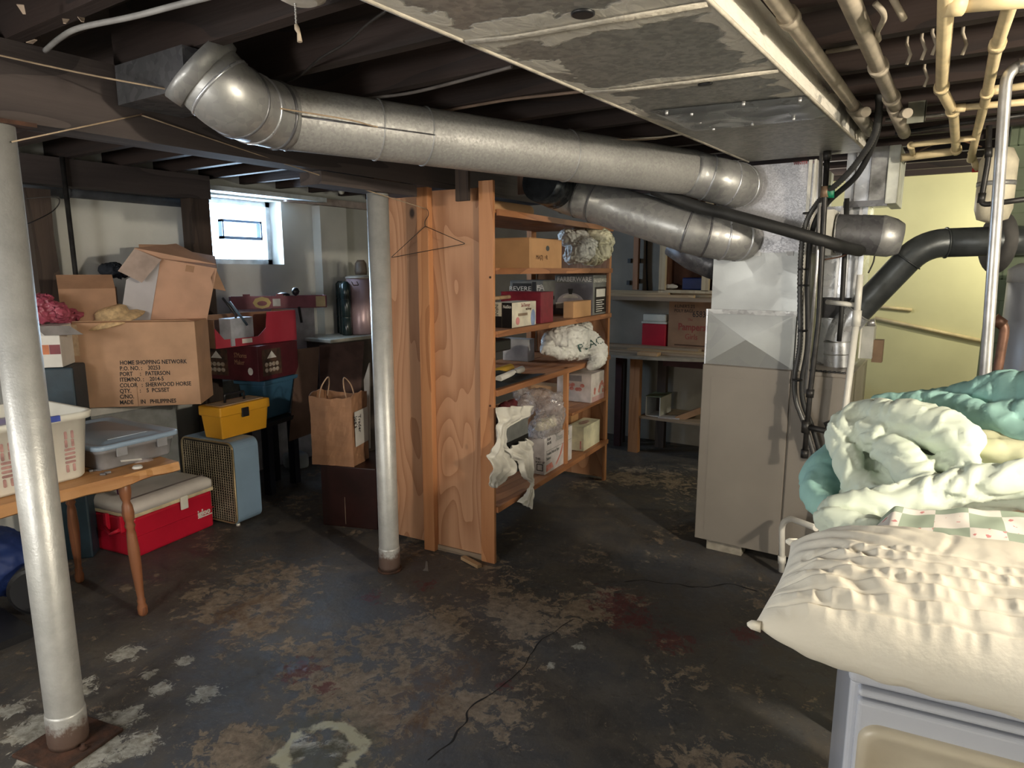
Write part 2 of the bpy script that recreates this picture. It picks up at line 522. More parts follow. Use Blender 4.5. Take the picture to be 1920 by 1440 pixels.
# ---------------------------------------------------------------- floor
def floor_material():
    m = bpy.data.materials.new('worn_painted_concrete')
    nt, N, L, B = nodes(m)
    g = N.new('ShaderNodeNewGeometry')
    pos = g.outputs['Position']

    def noi(scale, det, dist=0.0, rough=0.6, off=(0, 0, 0)):
        mp = N.new('ShaderNodeMapping'); mp.inputs['Location'].default_value = off
        L.new(pos, mp.inputs[0])
        n = N.new('ShaderNodeTexNoise'); n.inputs['Scale'].default_value = scale; n.inputs['Detail'].default_value = det
        n.inputs['Distortion'].default_value = dist; n.inputs['Roughness'].default_value = rough
        L.new(mp.outputs[0], n.inputs['Vector'])
        return n.outputs[0]

    def spots(cs):
        out = None
        for (u, v, r) in cs:
            p = at(u, v, z=0)
            d = N.new('ShaderNodeVectorMath'); d.operation = 'DISTANCE'
            L.new(pos, d.inputs[0]); d.inputs[1].default_value = p
            q = rng(N, L, d.outputs['Value'], 0, r, 1, 0)
            out = q if out is None else math_n(N, L, 'MAXIMUM', out, q)
        return out

    big = noi(1.3, 6, 0.5)
    mid = noi(6, 12, 0.6, 0.72)
    fine = noi(26, 8, 0.4, 0.75, (3, 1, 0))
    c = mixc(N, L, rng(N, L, big, 0.38, 0.62), (0.070, 0.071, 0.076), (0.050, 0.046, 0.043))
    c = mixc(N, L, rng(N, L, mid, 0.42, 0.60), c, (0.088, 0.077, 0.065))
    # bare tan concrete where the paint has peeled, in ragged small flakes
    pe = math_n(N, L, 'ADD', math_n(N, L, 'MULTIPLY', noi(2.6, 4, 0.2, 0.5, (5, 2, 0)), 0.45), math_n(N, L, 'MULTIPLY', noi(15, 12, 0.5, 0.78, (1, 7, 0)), 0.72))
    pe = math_n(N, L, 'ADD', pe, math_n(N, L, 'MULTIPLY', spots([(800, 1200, 0.55), (640, 1290, 0.4), (480, 1110, 0.5), (960, 1130, 0.45), (880, 1330, 0.35), (1060, 1130, 0.35), (700, 1350, 0.35), (480, 1400, 0.3), (1220, 900, 0.5)]), 0.13))
    pk = rng(N, L, pe, 0.660, 0.668)
    tan = mixc(N, L, rng(N, L, fine, 0.4, 0.62), (0.30, 0.235, 0.165), (0.17, 0.125, 0.09))
    c = mixc(N, L, math_n(N, L, 'MULTIPLY', pk, 0.85), c, tan)
    c = mixc(N, L, math_n(N, L, 'MULTIPLY', rng(N, L, noi(34, 10, 0.3, 0.8, (7, 3, 0)), 0.57, 0.60), 0.55), c, (0.14, 0.12, 0.10))
    c = mixc(N, L, math_n(N, L, 'MULTIPLY', rng(N, L, noi(11, 10, 0.8, 0.8, (2, 13, 0)), 0.56, 0.66), 0.6), c, (0.022, 0.018, 0.016))
    # flecks
    fl = rng(N, L, noi(48, 6, 0.6, 0.8, (9, 9, 0)), 0.635, 0.66)
    c = mixc(N, L, math_n(N, L, 'MULTIPLY', fl, 0.7), c, (0.16, 0.14, 0.12))
    # orange brown stains
    st = math_n(N, L, 'MULTIPLY', spots([(820, 1290, 0.22), (780, 1345, 0.2), (870, 1250, 0.15), (450, 1150, 0.3)]), rng(N, L, mid, 0.42, 0.6))
    c = mixc(N, L, math_n(N, L, 'MULTIPLY', st, 1.0), c, (0.11, 0.055, 0.022))
    # maroon paint remnants
    rd = math_n(N, L, 'ADD', math_n(N, L, 'MULTIPLY', spots([(570, 1255, 0.22), (610, 1290, 0.12), (1160, 1130, 0.36), (1260, 1200, 0.26), (800, 1095, 0.15), (1400, 1190, 0.2), (110, 1045, 0.2), (945, 1285, 0.08), (700, 1120, 0.16), (1180, 1160, 0.3)]), 0.34),
               math_n(N, L, 'MULTIPLY', noi(24, 12, 0.5, 0.8, (2, 2, 0)), 1.1))
    rk = rng(N, L, rd, 0.79, 0.82)
    c = mixc(N, L, math_n(N, L, 'MULTIPLY', rk, 0.75), c, (0.10, 0.018, 0.022))
    # white mineral bloom near the front post
    wh = math_n(N, L, 'ADD', math_n(N, L, 'MULTIPLY', spots([(235, 1225, 0.14), (345, 1240, 0.09), (300, 1290, 0.10), (385, 1300, 0.12), (225, 1350, 0.17), (60, 1370, 0.20), (180, 1410, 0.24), (280, 1265, 0.07), (20, 1330, 0.12),
                                                            (1030, 1248, 0.05), (560, 1405, 0.12), (640, 1395, 0.11), (1085, 1212, 0.06), (260, 1395, 0.14), (150, 1290, 0.16), (90, 1410, 0.2)]), 0.44),
               math_n(N, L, 'MULTIPLY', noi(20, 12, 0.9, 0.78, (4, 8, 0)), 1.0))
    wk = rng(N, L, wh, 0.755, 0.77)
    c = mixc(N, L, math_n(N, L, 'MULTIPLY', wk, 0.9), c, mixc(N, L, rng(N, L, fine, 0.4, 0.6), (0.46, 0.45, 0.40), (0.22, 0.21, 0.17)))
    # pale ring of the filled drain
    pr = at(600, 1408, z=0)
    d = N.new('ShaderNodeVectorMath'); d.operation = 'DISTANCE'; L.new(pos, d.inputs[0]); d.inputs[1].default_value = pr
    dn = math_n(N, L, 'MULTIPLY_ADD', noi(9, 5, 1.0, 0.6), 0.12, d.outputs['Value'])
    ring = math_n(N, L, 'ABSOLUTE', math_n(N, L, 'SUBTRACT', dn, 0.185))
    rr = math_n(N, L, 'MULTIPLY', rng(N, L, ring, 0.012, 0.024, 1, 0), rng(N, L, noi(12, 6), 0.36, 0.46))
    c = mixc(N, L, rr, c, (0.40, 0.38, 0.27))
    halo = rng(N, L, d.outputs['Value'], 0.16, 0.24, 1, 0)
    L.new(mixc(N, L, math_n(N, L, 'MULTIPLY', halo, rng(N, L, mid, 0.4, 0.55)), c, mixc(N, L, rr, (0.075, 0.072, 0.05), (0.40, 0.38, 0.27))), B.inputs['Base Color'])
    ro = rng(N, L, math_n(N, L, 'ADD', math_n(N, L, 'MULTIPLY', mid, 0.7), math_n(N, L, 'MULTIPLY', fine, 0.4)), 0.35, 0.75, 0.30, 0.75)
    ro = math_n(N, L, 'MULTIPLY_ADD', pk, 0.25, ro)
    L.new(ro, B.inputs['Roughness'])
    B.inputs['Specular IOR Level'].default_value = 0.4
    bp = N.new('ShaderNodeBump'); bp.inputs['Strength'].default_value = 0.35; bp.inputs['Distance'].default_value = 0.012
    h = math_n(N, L, 'ADD', math_n(N, L, 'MULTIPLY', mid, 0.8), math_n(N, L, 'MULTIPLY', fine, 0.5))
    h = math_n(N, L, 'MULTIPLY_ADD', pk, -0.12, h)
    L.new(h, bp.inputs['Height']); L.new(bp.outputs[0], B.inputs['Normal'])
    return m


XL, XR, YF, YB = -4.7, 2.3, -2.0, 5.9
ZJ = 2.25       # underside of joists
ZC = 2.44       # underside of the floor above
fl = MB().wbox(XL - 0.3, XR + 0.3, YF - 0.3, YB + 0.3, -0.12, 0).build('floor', floor_material())
struct(fl, 'worn dark painted concrete floor')


def crack(pix, w):
    pts = [at(u, v, z=0) for u, v in pix]
    P = spline(pts, 8)
    g = MB()
    vs = []
    for i, p in enumerate(P):
        q = P[min(i + 1, len(P) - 1)] - P[max(i - 1, 0)]
        n = Vector((-q.y, q.x, 0)).normalized()
        j = noise.noise(p * 14) * 0.014
        ww = w * (0.35 + 0.65 * abs(noise.noise(p * 9 + Vector((3, 0, 0))) * 2)) * (0.2 if i in (0, len(P) - 1) else 1)
        vs += [p + n * (j - ww) + Vector((0, 0, 0.0009)), p + n * (j + ww) + Vector((0, 0, 0.0009))]
    g.add(vs, [(2 * i, 2 * i + 1, 2 * i + 3, 2 * i + 2) for i in range(len(P) - 1)])
    o = g.build('crack', mat('crack_dark', (0.012, 0.010, 0.009), 0.95, 0, 0.1, 8, 0), fl)  # crack drawn as a thin dark strip
    return o


crack([(800, 1425), (840, 1395), (868, 1360), (880, 1330), (930, 1295), (980, 1255), (1010, 1205), (1040, 1185), (1075, 1160)], 0.0035)
crack([(1170, 1092), (1200, 1088), (1260, 1095), (1320, 1102), (1370, 1095), (1420, 1110)], 0.006)

# ---------------------------------------------------------------- walls
M_WALLW = mat('whitewashed_block', (0.62, 0.62, 0.58), 0.85, 0, 0.08, 2.5, 0.25, col2=(0.50, 0.51, 0.48), bscale=9)
M_WALLG = mat('grey_parged_wall', (0.31, 0.28, 0.235), 0.85, 0, 0.1, 2.5, 0.2, bscale=9)
M_WALLY = mat('pale_yellow_paint', (0.66, 0.62, 0.36), 0.75, 0, 0.05, 2.0, 0.1, bscale=12)
WY0, WY1, WZ0, WZ1 = 3.03, 3.70, 1.64, 2.15
g = MB()
g.wbox(XL - 0.25, XL, YF, WY0, 0, ZC).wbox(XL - 0.25, XL, WY1, YB, 0, ZC)
g.wbox(XL - 0.25, XL, WY0, WY1, 0, WZ0).wbox(XL - 0.25, XL, WY0, WY1, WZ1, ZC)
struct(g.build('wall_left', M_WALLW))
XS = -0.95
struct(MB().wbox(XL, XS, YB, YB + 0.25, 0, ZC).build('wall_back', M_WALLG))
struct(MB().wbox(XS, XR, YB, YB + 0.25, 0, 2.30).build('wall_back_right', M_WALLY))
struct(MB().wbox(XS, XR, YB - 0.04, YB + 0.25, 2.30, ZC).build('trim_1', mat('sill_plate', (0.42, 0.28, 0.12), 0.8, 0, 0.2, 9, 0.3)))
struct(MB().wbox(XR, XR + 0.25, YF, YB + 0.25, 0, ZC).build('wall_right', M_WALLW))
struct(MB().wbox(XL - 0.25, XR + 0.25, YF - 0.25, YF, 0, ZC).build('wall_front', M_WALLW))
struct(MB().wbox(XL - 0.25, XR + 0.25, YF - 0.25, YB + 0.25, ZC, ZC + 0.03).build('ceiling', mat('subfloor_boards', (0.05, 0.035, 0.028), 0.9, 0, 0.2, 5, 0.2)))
# pilaster and ledge along the window wall
struct(MB().wbox(XL, XL + 0.10, 4.02, 4.32, 0, 2.14).build('trim_2', M_WALLW))
struct(MB().wbox(XL, XL + 0.05, WY1 + 0.02, YB, 2.15, 2.21).build('trim_3', mat('dusty_pink_board', (0.42, 0.35, 0.32), 0.8)))
struct(MB().wbox(XL + 0.0, XL + 0.16, 2.2, WY1 + 0.35, 2.165, 2.20).build('trim_4', mat('pale_ledge', (0.55, 0.60, 0.62), 0.7)))

# ---------------------------------------------------------------- window
fr = MB()
xg = XL - 0.17
fr.wbox(xg - 0.03, xg + 0.02, WY0, WY0 + 0.04, WZ0, WZ1).wbox(xg - 0.03, xg + 0.02, WY1 - 0.04, WY1, WZ0, WZ1)
fr.wbox(xg - 0.03, xg + 0.02, WY0, WY1, WZ0, WZ0 + 0.04).wbox(xg - 0.03, xg + 0.02, WY0, WY1, WZ1 - 0.04, WZ1)
M_WFR = mat('white_window_paint', (0.75, 0.78, 0.80), 0.5)
wf = struct(fr.build('window_1', M_WFR))
gl = MB().wbox(xg - 0.012, xg - 0.004, WY0 + 0.04, WY1 - 0.04, WZ0 + 0.04, WZ1 - 0.04).build('pane', mat('frosted_glass', (0.85, 0.9, 0.95), 0.3, alpha=0.30, bump=0), wf)
a0 = at(408, 411, x=xg); a1 = at(485, 451, x=xg)
v0, v1, vz1, vz0 = a0.y, a1.y, a0.z, a1.z
g = MB()
for (p, q, r, s_) in ((v0, v1, vz1 - 0.018, vz1), (v0, v1, vz0, vz0 + 0.022), (v1 - 0.014, v1, vz0, vz1), (v0, v0 + 0.012, vz0, vz1)):
    g.wbox(xg + 0.0, xg + 0.055, p, q, r, s_)
g.build('window_vent', mat('blue_grey_vent', (0.16, 0.24, 0.38), 0.5), wf)
struct(MB().wbox(XL - 0.22, XL - 0.001, WY0, WY1, WZ0 - 0.02, WZ0).build('window_sill', M_WFR))

# ---------------------------------------------------------------- joists and beams
JY = [0.27 + 0.335 * k for k in range(-6, 17)]
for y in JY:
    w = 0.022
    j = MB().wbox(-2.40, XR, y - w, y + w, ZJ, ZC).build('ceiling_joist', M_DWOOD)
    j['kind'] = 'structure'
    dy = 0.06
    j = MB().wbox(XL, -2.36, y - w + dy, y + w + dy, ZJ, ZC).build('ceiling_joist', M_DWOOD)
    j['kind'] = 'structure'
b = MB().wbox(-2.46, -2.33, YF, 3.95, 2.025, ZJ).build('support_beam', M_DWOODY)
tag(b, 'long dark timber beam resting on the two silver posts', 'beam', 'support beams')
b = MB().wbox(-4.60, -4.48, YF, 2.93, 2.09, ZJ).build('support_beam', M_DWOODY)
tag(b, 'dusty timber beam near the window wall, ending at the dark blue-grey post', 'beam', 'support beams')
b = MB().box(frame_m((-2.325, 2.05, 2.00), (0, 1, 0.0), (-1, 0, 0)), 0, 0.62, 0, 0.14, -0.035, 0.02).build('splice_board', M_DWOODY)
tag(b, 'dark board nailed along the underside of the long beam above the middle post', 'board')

# ---------------------------------------------------------------- posts
def lally(x, y, r, ztop, label, plate, tilt=0.0, rust=0.16):
    t = thing('support_post', label, 'post', (x, y, 0), 'silver painted steel posts')
    m = mat('post_paint_%s' % ('a' if plate else 'b'), (0.66, 0.63, 0.56), 0.42)
    I = Matrix.Translation((x, y, 0))
    MB().lathe(I, [(r, 0.012), (r, 0.14), (r * 1.0, ztop)], 40).build('column', M_POST, t)
    MB().lathe(I, [(r + 0.001, 0.012), (r + 0.004, 0.03), (r + 0.003, 0.125), (r + 0.001, 0.135)], 40).build('collar', M_POSTR if plate else M_POST, t)
    if plate:
        a = radians(12)
        M = I @ Matrix.Rotation(a, 4, 'Z')
        MB().box(M, -0.115, 0.115, -0.115, 0.115, 0, 0.012).build('base_plate', M_RUST, t, 0.003)
        for s in ((0.085, -0.01), (-0.085, 0.01)):
            MB().lathe(M @ Matrix.Translation((s[0], s[1], 0.012)), [(0.012, 0), (0.012, 0.01), (0.006, 0.011), (0.006, 0.02)], 8).build('bolt', M_RUST, t)
    else:
        MB().lathe(I, [(r + 0.012, 0.0), (r + 0.010, 0.012)], 32).build('base_plate', M_RUST, t)
    MB().wbox(x - 0.07, x + 0.07, y - 0.09, y + 0.09, ztop, ztop + 0.012).build('cap_plate', M_RUST, t)
    return t


def post_material():
    m = bpy.data.materials.new('silver_post_paint')
    nt, N, L, B = nodes(m)
    tc = N.new('ShaderNodeTexCoord')
    nz = N.new('ShaderNodeTexNoise'); nz.inputs['Scale'].default_value = 14; nz.inputs['Detail'].default_value = 8; nz.inputs['Roughness'].default_value = 0.7
    L.new(tc.outputs['Object'], nz.inputs['Vector'])
    n2 = N.new('ShaderNodeTexNoise'); n2.inputs['Scale'].default_value = 120; L.new(tc.outputs['Object'], n2.inputs['Vector'])
    sp = N.new('ShaderNodeSeparateXYZ'); L.new(tc.outputs['Object'], sp.inputs[0])
    c = mixc(N, L, rng(N, L, nz.outputs[0], 0.35, 0.65), (0.52, 0.52, 0.50), (0.42, 0.42, 0.405))
    k = math_n(N, L, 'MULTIPLY_ADD', nz.outputs[0], 0.17, math_n(N, L, 'MULTIPLY', sp.outputs[2], -1.0))
    k = rng(N, L, k, -0.035, 0.0)
    c = mixc(N, L, math_n(N, L, 'MULTIPLY', k, 0.9), c, (0.085, 0.038, 0.022))
    L.new(c, B.inputs['Base Color'])
    L.new(math_n(N, L, 'MULTIPLY_ADD', k, -0.35, 0.40), B.inputs['Metallic'])
    B.inputs['Roughness'].default_value = 0.42
    bp = N.new('ShaderNodeBump'); bp.inputs['Strength'].default_value = 0.25; bp.inputs['Distance'].default_value = 0.003
    L.new(n2.outputs[0], bp.inputs['Height']); L.new(bp.outputs[0], B.inputs['Normal'])
    return m


M_POST = post_material()
M_POSTR = M_POST
p1 = at(130, 1395, z=0.0); p2 = at(731, 1068, z=0.0)
lally(p1.x, p1.y, 0.057, 2.013, 'large silver steel post at the left front, standing on a rusty square plate', True)
lally(p2.x, p2.y, 0.053, 2.013, 'silver steel post in the middle beside the plywood panel', False)
t = thing('support_post', 'dark blue-grey timber post left of the bright window', 'post', (-4.54, 2.84, 0))
MB().wbox(-4.60, -4.48, 2.77, 2.915, 0, 2.09).build('timber', M_DWOODZ, t, 0.004)
t = thing('support_post', 'weathered split timber post behind the front silver post at the left edge', 'post', (-4.54, 1.83, 0))
q0 = at(88, 560, x=-4.54); q1 = at(55, 312, x=-4.54)
g = MB()
k = 9
rr_ = random.Random(3)
prof = []
for i in range(k):
    z = 0.0 + 2.06 * i / (k - 1)
    yy = q0.y + (q1.y - q0.y) * (z - q0.z) / (q1.z - q0.z)
    prof.append((yy + rr_.uniform(-0.008, 0.008), 0.06 + rr_.uniform(-0.008, 0.008), z))
vs = []
for (yy, w, z) in prof: vs += [(-4.60, yy - w, z), (-4.48, yy - w, z), (-4.48, yy + w, z), (-4.60, yy + w, z)]
fs = [(4 * i + a, 4 * i + (a + 1) % 4, 4 * i + 4 + (a + 1) % 4, 4 * i + 4 + a) for i in range(k - 1) for a in range(4)] + [(3, 2, 1, 0), (4 * k - 4, 4 * k - 3, 4 * k - 2, 4 * k - 1)]
g.add(vs, fs).build('timber', M_DWOODZ, t)

# ---------------------------------------------------------------- rectangular trunk duct
def duct_material():
    m = bpy.data.materials.new('mastic_sealed_duct')
    nt, N, L, B = nodes(m)
    g = N.new('ShaderNodeNewGeometry'); pos = g.outputs['Position']
    s = N.new('ShaderNodeSeparateXYZ'); L.new(pos, s.inputs[0])
    X, Y, Z = s.outputs

    def noi(scale, det=6, dist=0.0, st=(1, 1, 1)):
        mp = N.new('ShaderNodeMapping'); mp.inputs['Scale'].default_value = st; L.new(pos, mp.inputs[0])
        n = N.new('ShaderNodeTexNoise'); n.inputs['Scale'].default_value = scale; n.inputs['Detail'].default_value = det; n.inputs['Distortion'].default_value = dist
        L.new(mp.outputs[0], n.inputs['Vector']); return n.outputs[0]
    n1 = noi(7, 8, 0.6); n2 = noi(60, 6); n3 = noi(30, 4, 0.3, (1, 1, 1))
    vo = N.new('ShaderNodeTexVoronoi'); vo.inputs['Scale'].default_value = 70; L.new(pos, vo.inputs['Vector'])
    sc_ = N.new('ShaderNodeSeparateColor'); L.new(vo.outputs['Color'], sc_.inputs[0])
    base = mixc(N, L, rng(N, L, math_n(N, L, 'MULTIPLY_ADD', sc_.outputs[0], 0.4, n3), 0.5, 0.95), (0.25, 0.25, 0.235), (0.40, 0.395, 0.37))
    base = mixc(N, L, rng(N, L, n2, 0.60, 0.66), base, (0.36, 0.34, 0.30))
    nn = math_n(N, L, 'MULTIPLY', math_n(N, L, 'SUBTRACT', n1, 0.5), 0.30)
    # distance to the two long edges
    le = math_n(N, L, 'SUBTRACT', X, math_n(N, L, 'MULTIPLY_ADD', Y, 0.047, -1.10))
    re = math_n(N, L, 'SUBTRACT', math_n(N, L, 'MULTIPLY_ADD', Y, 0.035, -0.52), X)
    ed = math_n(N, L, 'ADD', math_n(N, L, 'MINIMUM', le, re), nn)
    k = rng(N, L, ed, 0.048, 0.060, 1, 0)
    for (ys, hw) in ((1.42, 0.085), (1.99, 0.045), (0.62, 0.07)):
        d = math_n(N, L, 'ABSOLUTE', math_n(N, L, 'SUBTRACT', Y, math_n(N, L, 'MULTIPLY_ADD', X, 0.10, ys + 0.07)))
        d = math_n(N, L, 'ADD', d, math_n(N, L, 'MULTIPLY', nn, 0.8))
        k = math_n(N, L, 'MAXIMUM', k, rng(N, L, d, hw - 0.006, hw + 0.006, 1, 0))
    k = math_n(N, L, 'MULTIPLY', k, rng(N, L, Y, 2.45, 2.6, 1, 0))
    up = rng(N, L, Z, 2.147, 2.15)
    side = rng(N, L, math_n(N, L, 'MULTIPLY_ADD', noi(5, 8, 0.8, (1, 0.5, 1)), 1.6, math_n(N, L, 'MULTIPLY', Y, -0.16)), 0.30, 0.36)
    k = math_n(N, L, 'MAXIMUM', k, math_n(N, L, 'MULTIPLY', up, side))
    cream = mixc(N, L, noi(12, 6), (0.72, 0.68, 0.60), (0.54, 0.51, 0.46))
    L.new(mixc(N, L, k, base, cream), B.inputs['Base Color'])
    L.new(rng(N, L, k, 0, 1, 0.45, 0.8), B.inputs['Roughness'])
    L.new(rng(N, L, k, 0, 1, 0.35, 0), B.inputs['Metallic'])
    bp = N.new('ShaderNodeBump'); bp.inputs['Strength'].default_value = 0.6; bp.inputs['Distance'].default_value = 0.01
    h = math_n(N, L, 'MULTIPLY', k, math_n(N, L, 'MULTIPLY_ADD', noi(26, 6, 1.0, (1, 0.4, 1)), 1.4, 0.3))
    L.new(h, bp.inputs['Height']); L.new(bp.outputs[0], B.inputs['Normal'])
    return m


ZD = 2.14
DY0, DY1 = -1.6, 3.62


def dl(y): return -1.10 + 0.047 * y
def dr(y): return -0.52 + 0.035 * y


t = thing('trunk_duct', 'wide rectangular sheet metal duct overhead with cream sealant along its seams', 'duct', ((dl(1) + dr(1)) / 2, 1.0, ZD))
g = MB()
A = [(dl(DY0), DY0, ZD), (dr(DY0), DY0, ZD), (dr(DY1), DY1, ZD), (dl(DY1), DY1, ZD)]
Bq = [(x, y, ZJ - 0.004) for x, y, z in A]
g.add(A + Bq, [(0, 3, 2, 1), (4, 5, 6, 7), (0, 1, 5, 4), (1, 2, 6, 5), (2, 3, 7, 6), (3, 0, 4, 7)])
g.build('duct_body', duct_material(), t)
g = MB()      # folded drive edges
for f_, s_ in ((dl, -1), (dr, 1)):
    g.tube([(f_(DY0), DY0, ZD), (f_(DY1), DY1, ZD)], 0.006, 6)
g.build('corner_seam', mat('cream_edge', (0.55, 0.50, 0.42), 0.7, 0, 0.1, 20, 0.2), t)
for ys in (1.99, 1.42):
    g = MB()
    g.tube([(dl(ys) + 0.004, ys - 0.045, ZD - 0.003), (dl(ys) + 0.12, ys - 0.02, ZD - 0.007), (-0.7, ys + 0.0, ZD - 0.008), (dr(ys) - 0.004, ys + 0.035, ZD - 0.004)], 0.014, 8, ry=0.004)
    g.build('sealant_seam', mat('cream_sealant', (0.50, 0.46, 0.39), 0.8, 0, 0.12, 25, 0.5), t)
# access plate with dented middle
g = MB()
n = 14
P0 = [(-0.93, 2.28), (-0.44, 2.36), (-0.43, 2.70), (-0.915, 2.66)]
vs = []
for j in range(n + 1):
    for i in range(n + 1):
        a, b_ = i / n, j / n
        x = (P0[0][0] * (1 - a) + P0[1][0] * a) * (1 - b_) + (P0[3][0] * (1 - a) + P0[2][0] * a) * b_
        y = (P0[0][1] * (1 - a) + P0[1][1] * a) * (1 - b_) + (P0[3][1] * (1 - a) + P0[2][1] * a) * b_
        e = min(a, 1 - a, b_, 1 - b_)
        z = ZD - 0.004 - min(e * 0.2, 0.012) - 0.010 * noise.noise(Vector((x * 9, y * 12, 0))) * min(1, e * 5)
        vs.append((x, y, z))
g.add(vs, [(j * (n + 1) + i, (j + 1) * (n + 1) + i, (j + 1) * (n + 1) + i + 1, j * (n + 1) + i + 1) for j in range(n) for i in range(n)], True)
g.build('access_plate', galv('dented_plate', (0.30, 0.32, 0.33), (0.20, 0.21, 0.22), 0.28, 0.6, 12), t)
for (u, v) in ((1297, 213), (1313, 228), (1338, 241), (1394, 194), (1411, 232), (1250, 211), (1500, 187), (1488, 222)):
    p = at(u, v, z=ZD - 0.016)
    MB().lathe(Matrix.Translation((p.x, p.y, ZD - 0.024)), [(0.004, 0), (0.006, 0.004), (0.006, 0.014)], 8).build('screw', M_STEEL, t)
p = at(1093, 27, z=ZD - 0.003)
MB().lathe(Matrix.Translation((p.x, p.y, ZD - 0.006)), [(0.022, 0), (0.026, 0.002), (0.026, 0.007)], 20).build('plug_hole', M_BLACK, t)
p = at(1322, 158, z=ZD - 0.003)
MB().lathe(Matrix.Translation((p.x, p.y, ZD - 0.006)) @ Matrix.Diagonal((1, 0.5, 1, 1)), [(0.02, 0), (0.022, 0.002), (0.022, 0.007)], 16).build('torn_hole', M_BLACK, t)


# ---------------------------------------------------------------- round ducts
def ring(root, p, d, r, m, w=0.004, name='seam_ring'):
    d = Vector(d).normalized(); p = Vector(p)
    return MB().tube([p - d * w, p - d * w * 0.5, p + d * w * 0.5, p + d * w], [r, r + 0.004, r + 0.004, r], 32).build(name, m, root)


t = thing('round_duct', 'long galvanised round duct crossing from the beam to the furnace plenum', 'duct', (-1.7, 2.3, 2.0))
R1 = 0.108
E1 = at(1290, 323, y=3.36)
S1 = at(535, 221, z=2.125)
print('S1', S1, 'E1', E1)
MB().tube([S1, S1.lerp(E1, 0.5), E1], R1, 40, False).build('straight_pipe', M_GALVP, t)
d1 = (E1 - S1).normalized()
for f_ in (0.0, 0.17, 0.27, 0.62):
    ring(t, S1.lerp(E1, f_), d1, R1, M_GALVD if f_ == 0 else M_GALV, 0.004)
MB().tube([S1 + d1 * 0.03 + Vector((0.0, 0, 0)) - d1.cross(Vector((0, 0, 1))) * -(R1 + 0.001) - Vector((0, 0, 0.012)), S1.lerp(E1, 0.27) - d1.cross(Vector((0, 0, 1))) * -(R1 + 0.001) - Vector((0, 0, 0.012))], 0.003, 6).build('lock_seam', M_GALVD, t)
K = [E1, at(1335, 336, y=3.43), at(1370, 345, y=3.50), at(1384, 348, y=3.58), at(1388, 348, y=3.66)]
KQ = [E1 - d1 * 0.02] + spline(K, 5)
MB().tube(KQ, R1 * 1.015, 40, False).build('elbow', M_GALV, t)
for k in (5, 10, 15):
    ring(t, KQ[k], KQ[k + 1] - KQ[k - 1], R1 * 1.01, M_GALVB, 0.005)
T1 = [S1, at(478, 206, z=2.125), at(430, 182, z=2.13), at(398, 150, z=2.165)]
T1[3] = at(392, 146, z=2.18)
TQ = [S1 + d1 * 0.02] + spline([S1, T1[1], T1[2], T1[3]], 7)
MB().tube(TQ, [R1 * 1.01] + [R1 * (1.015 + 0.03 * k / (len(TQ) - 2)) for k in range(len(TQ) - 1)], 40, False).build('elbow', M_GALV, t)
for k in (4, 9, 13, 18):
    ring(t, TQ[k], TQ[k + 1] - TQ[k - 1], R1 * 1.03, M_GALVB if k in (9, 18) else M_GALVD, 0.006)
c_ = T1[3]
dq = (T1[3] - T1[2]).normalized()
MB().tube([c_, c_ + dq * 0.03, c_ + dq * 0.05], [R1 * 1.15, R1 * 1.2, R1 * 1.22], 36).build('collar', M_GALV, t)
b0 = at(256, 150, x=-2.47)
g = MB().wbox(-2.56, c_.x - 0.02, c_.y - 0.10, c_.y + 0.13, 2.258 - 0.0, 2.43)
o = MB().wbox(-2.322, c_.x + 0.03, c_.y - 0.10, c_.y + 0.12, 2.125, 2.245).build('boot', M_GALVD, t)

t = thing('round_duct', 'shorter galvanised round duct below the long one, behind the shelves', 'duct', (-1.6, 3.6, 1.9))
R2 = 0.112
A2 = at(1012, 338, z=2.06); B2 = at(1062, 362, z=2.02); C2 = at(1290, 432, y=3.46)
MB().tube([A2, A2.lerp(B2, 0.6)], [R2 * 0.98, R2], 32).build('flex_end', mat('dark_shiny_duct', (0.08, 0.09, 0.10), 0.2, 0.8, 0.2, 30, 0.1), t)
MB().tube([A2.lerp(B2, 0.5), B2, B2.lerp(C2, 0.5), C2], R2, 36, False).build('straight_pipe', M_GALV, t)
d2 = (C2 - B2).normalized()
for f_ in (0.0, 0.12, 0.25): ring(t, B2.lerp(C2, f_), d2, R2, M_GALVD, 0.003)
K = [C2, at(1322, 440, y=3.50), at(1355, 445, y=3.55), at(1380, 447, y=3.60), at(1388, 447, y=3.66)]
KQ = [C2 - d2 * 0.02] + spline(K, 5)
MB().tube(KQ, R2 * 1.02, 40, False).build('elbow', M_GALV, t)
for k in (1, 6, 11, 16):
    ring(t, KQ[k], KQ[k + 1] - KQ[k - 1], R2 * 1.02, M_GALVD if k < 11 else M_GALVB, 0.006)
t = thing('round_duct', 'dull elbow duct turning down behind the furnace plenum, left of its edge', 'duct', (-1.2, 4.0, 1.7))
p = at(1300, 480, y=3.95)
MB().tube([p + Vector((-0.12, 0, 0.08)), p, p + Vector((0.12, 0, -0.05)), p + Vector((0.16, 0, -0.06))], 0.085, 24).build('elbow', M_GALVD, t)
MB().tube([p + Vector((0.12, 0, -0.05)), Vector((-1.09, 3.95, p.z - 0.06))], 0.07, 20).build('stub', M_GALVD, t)

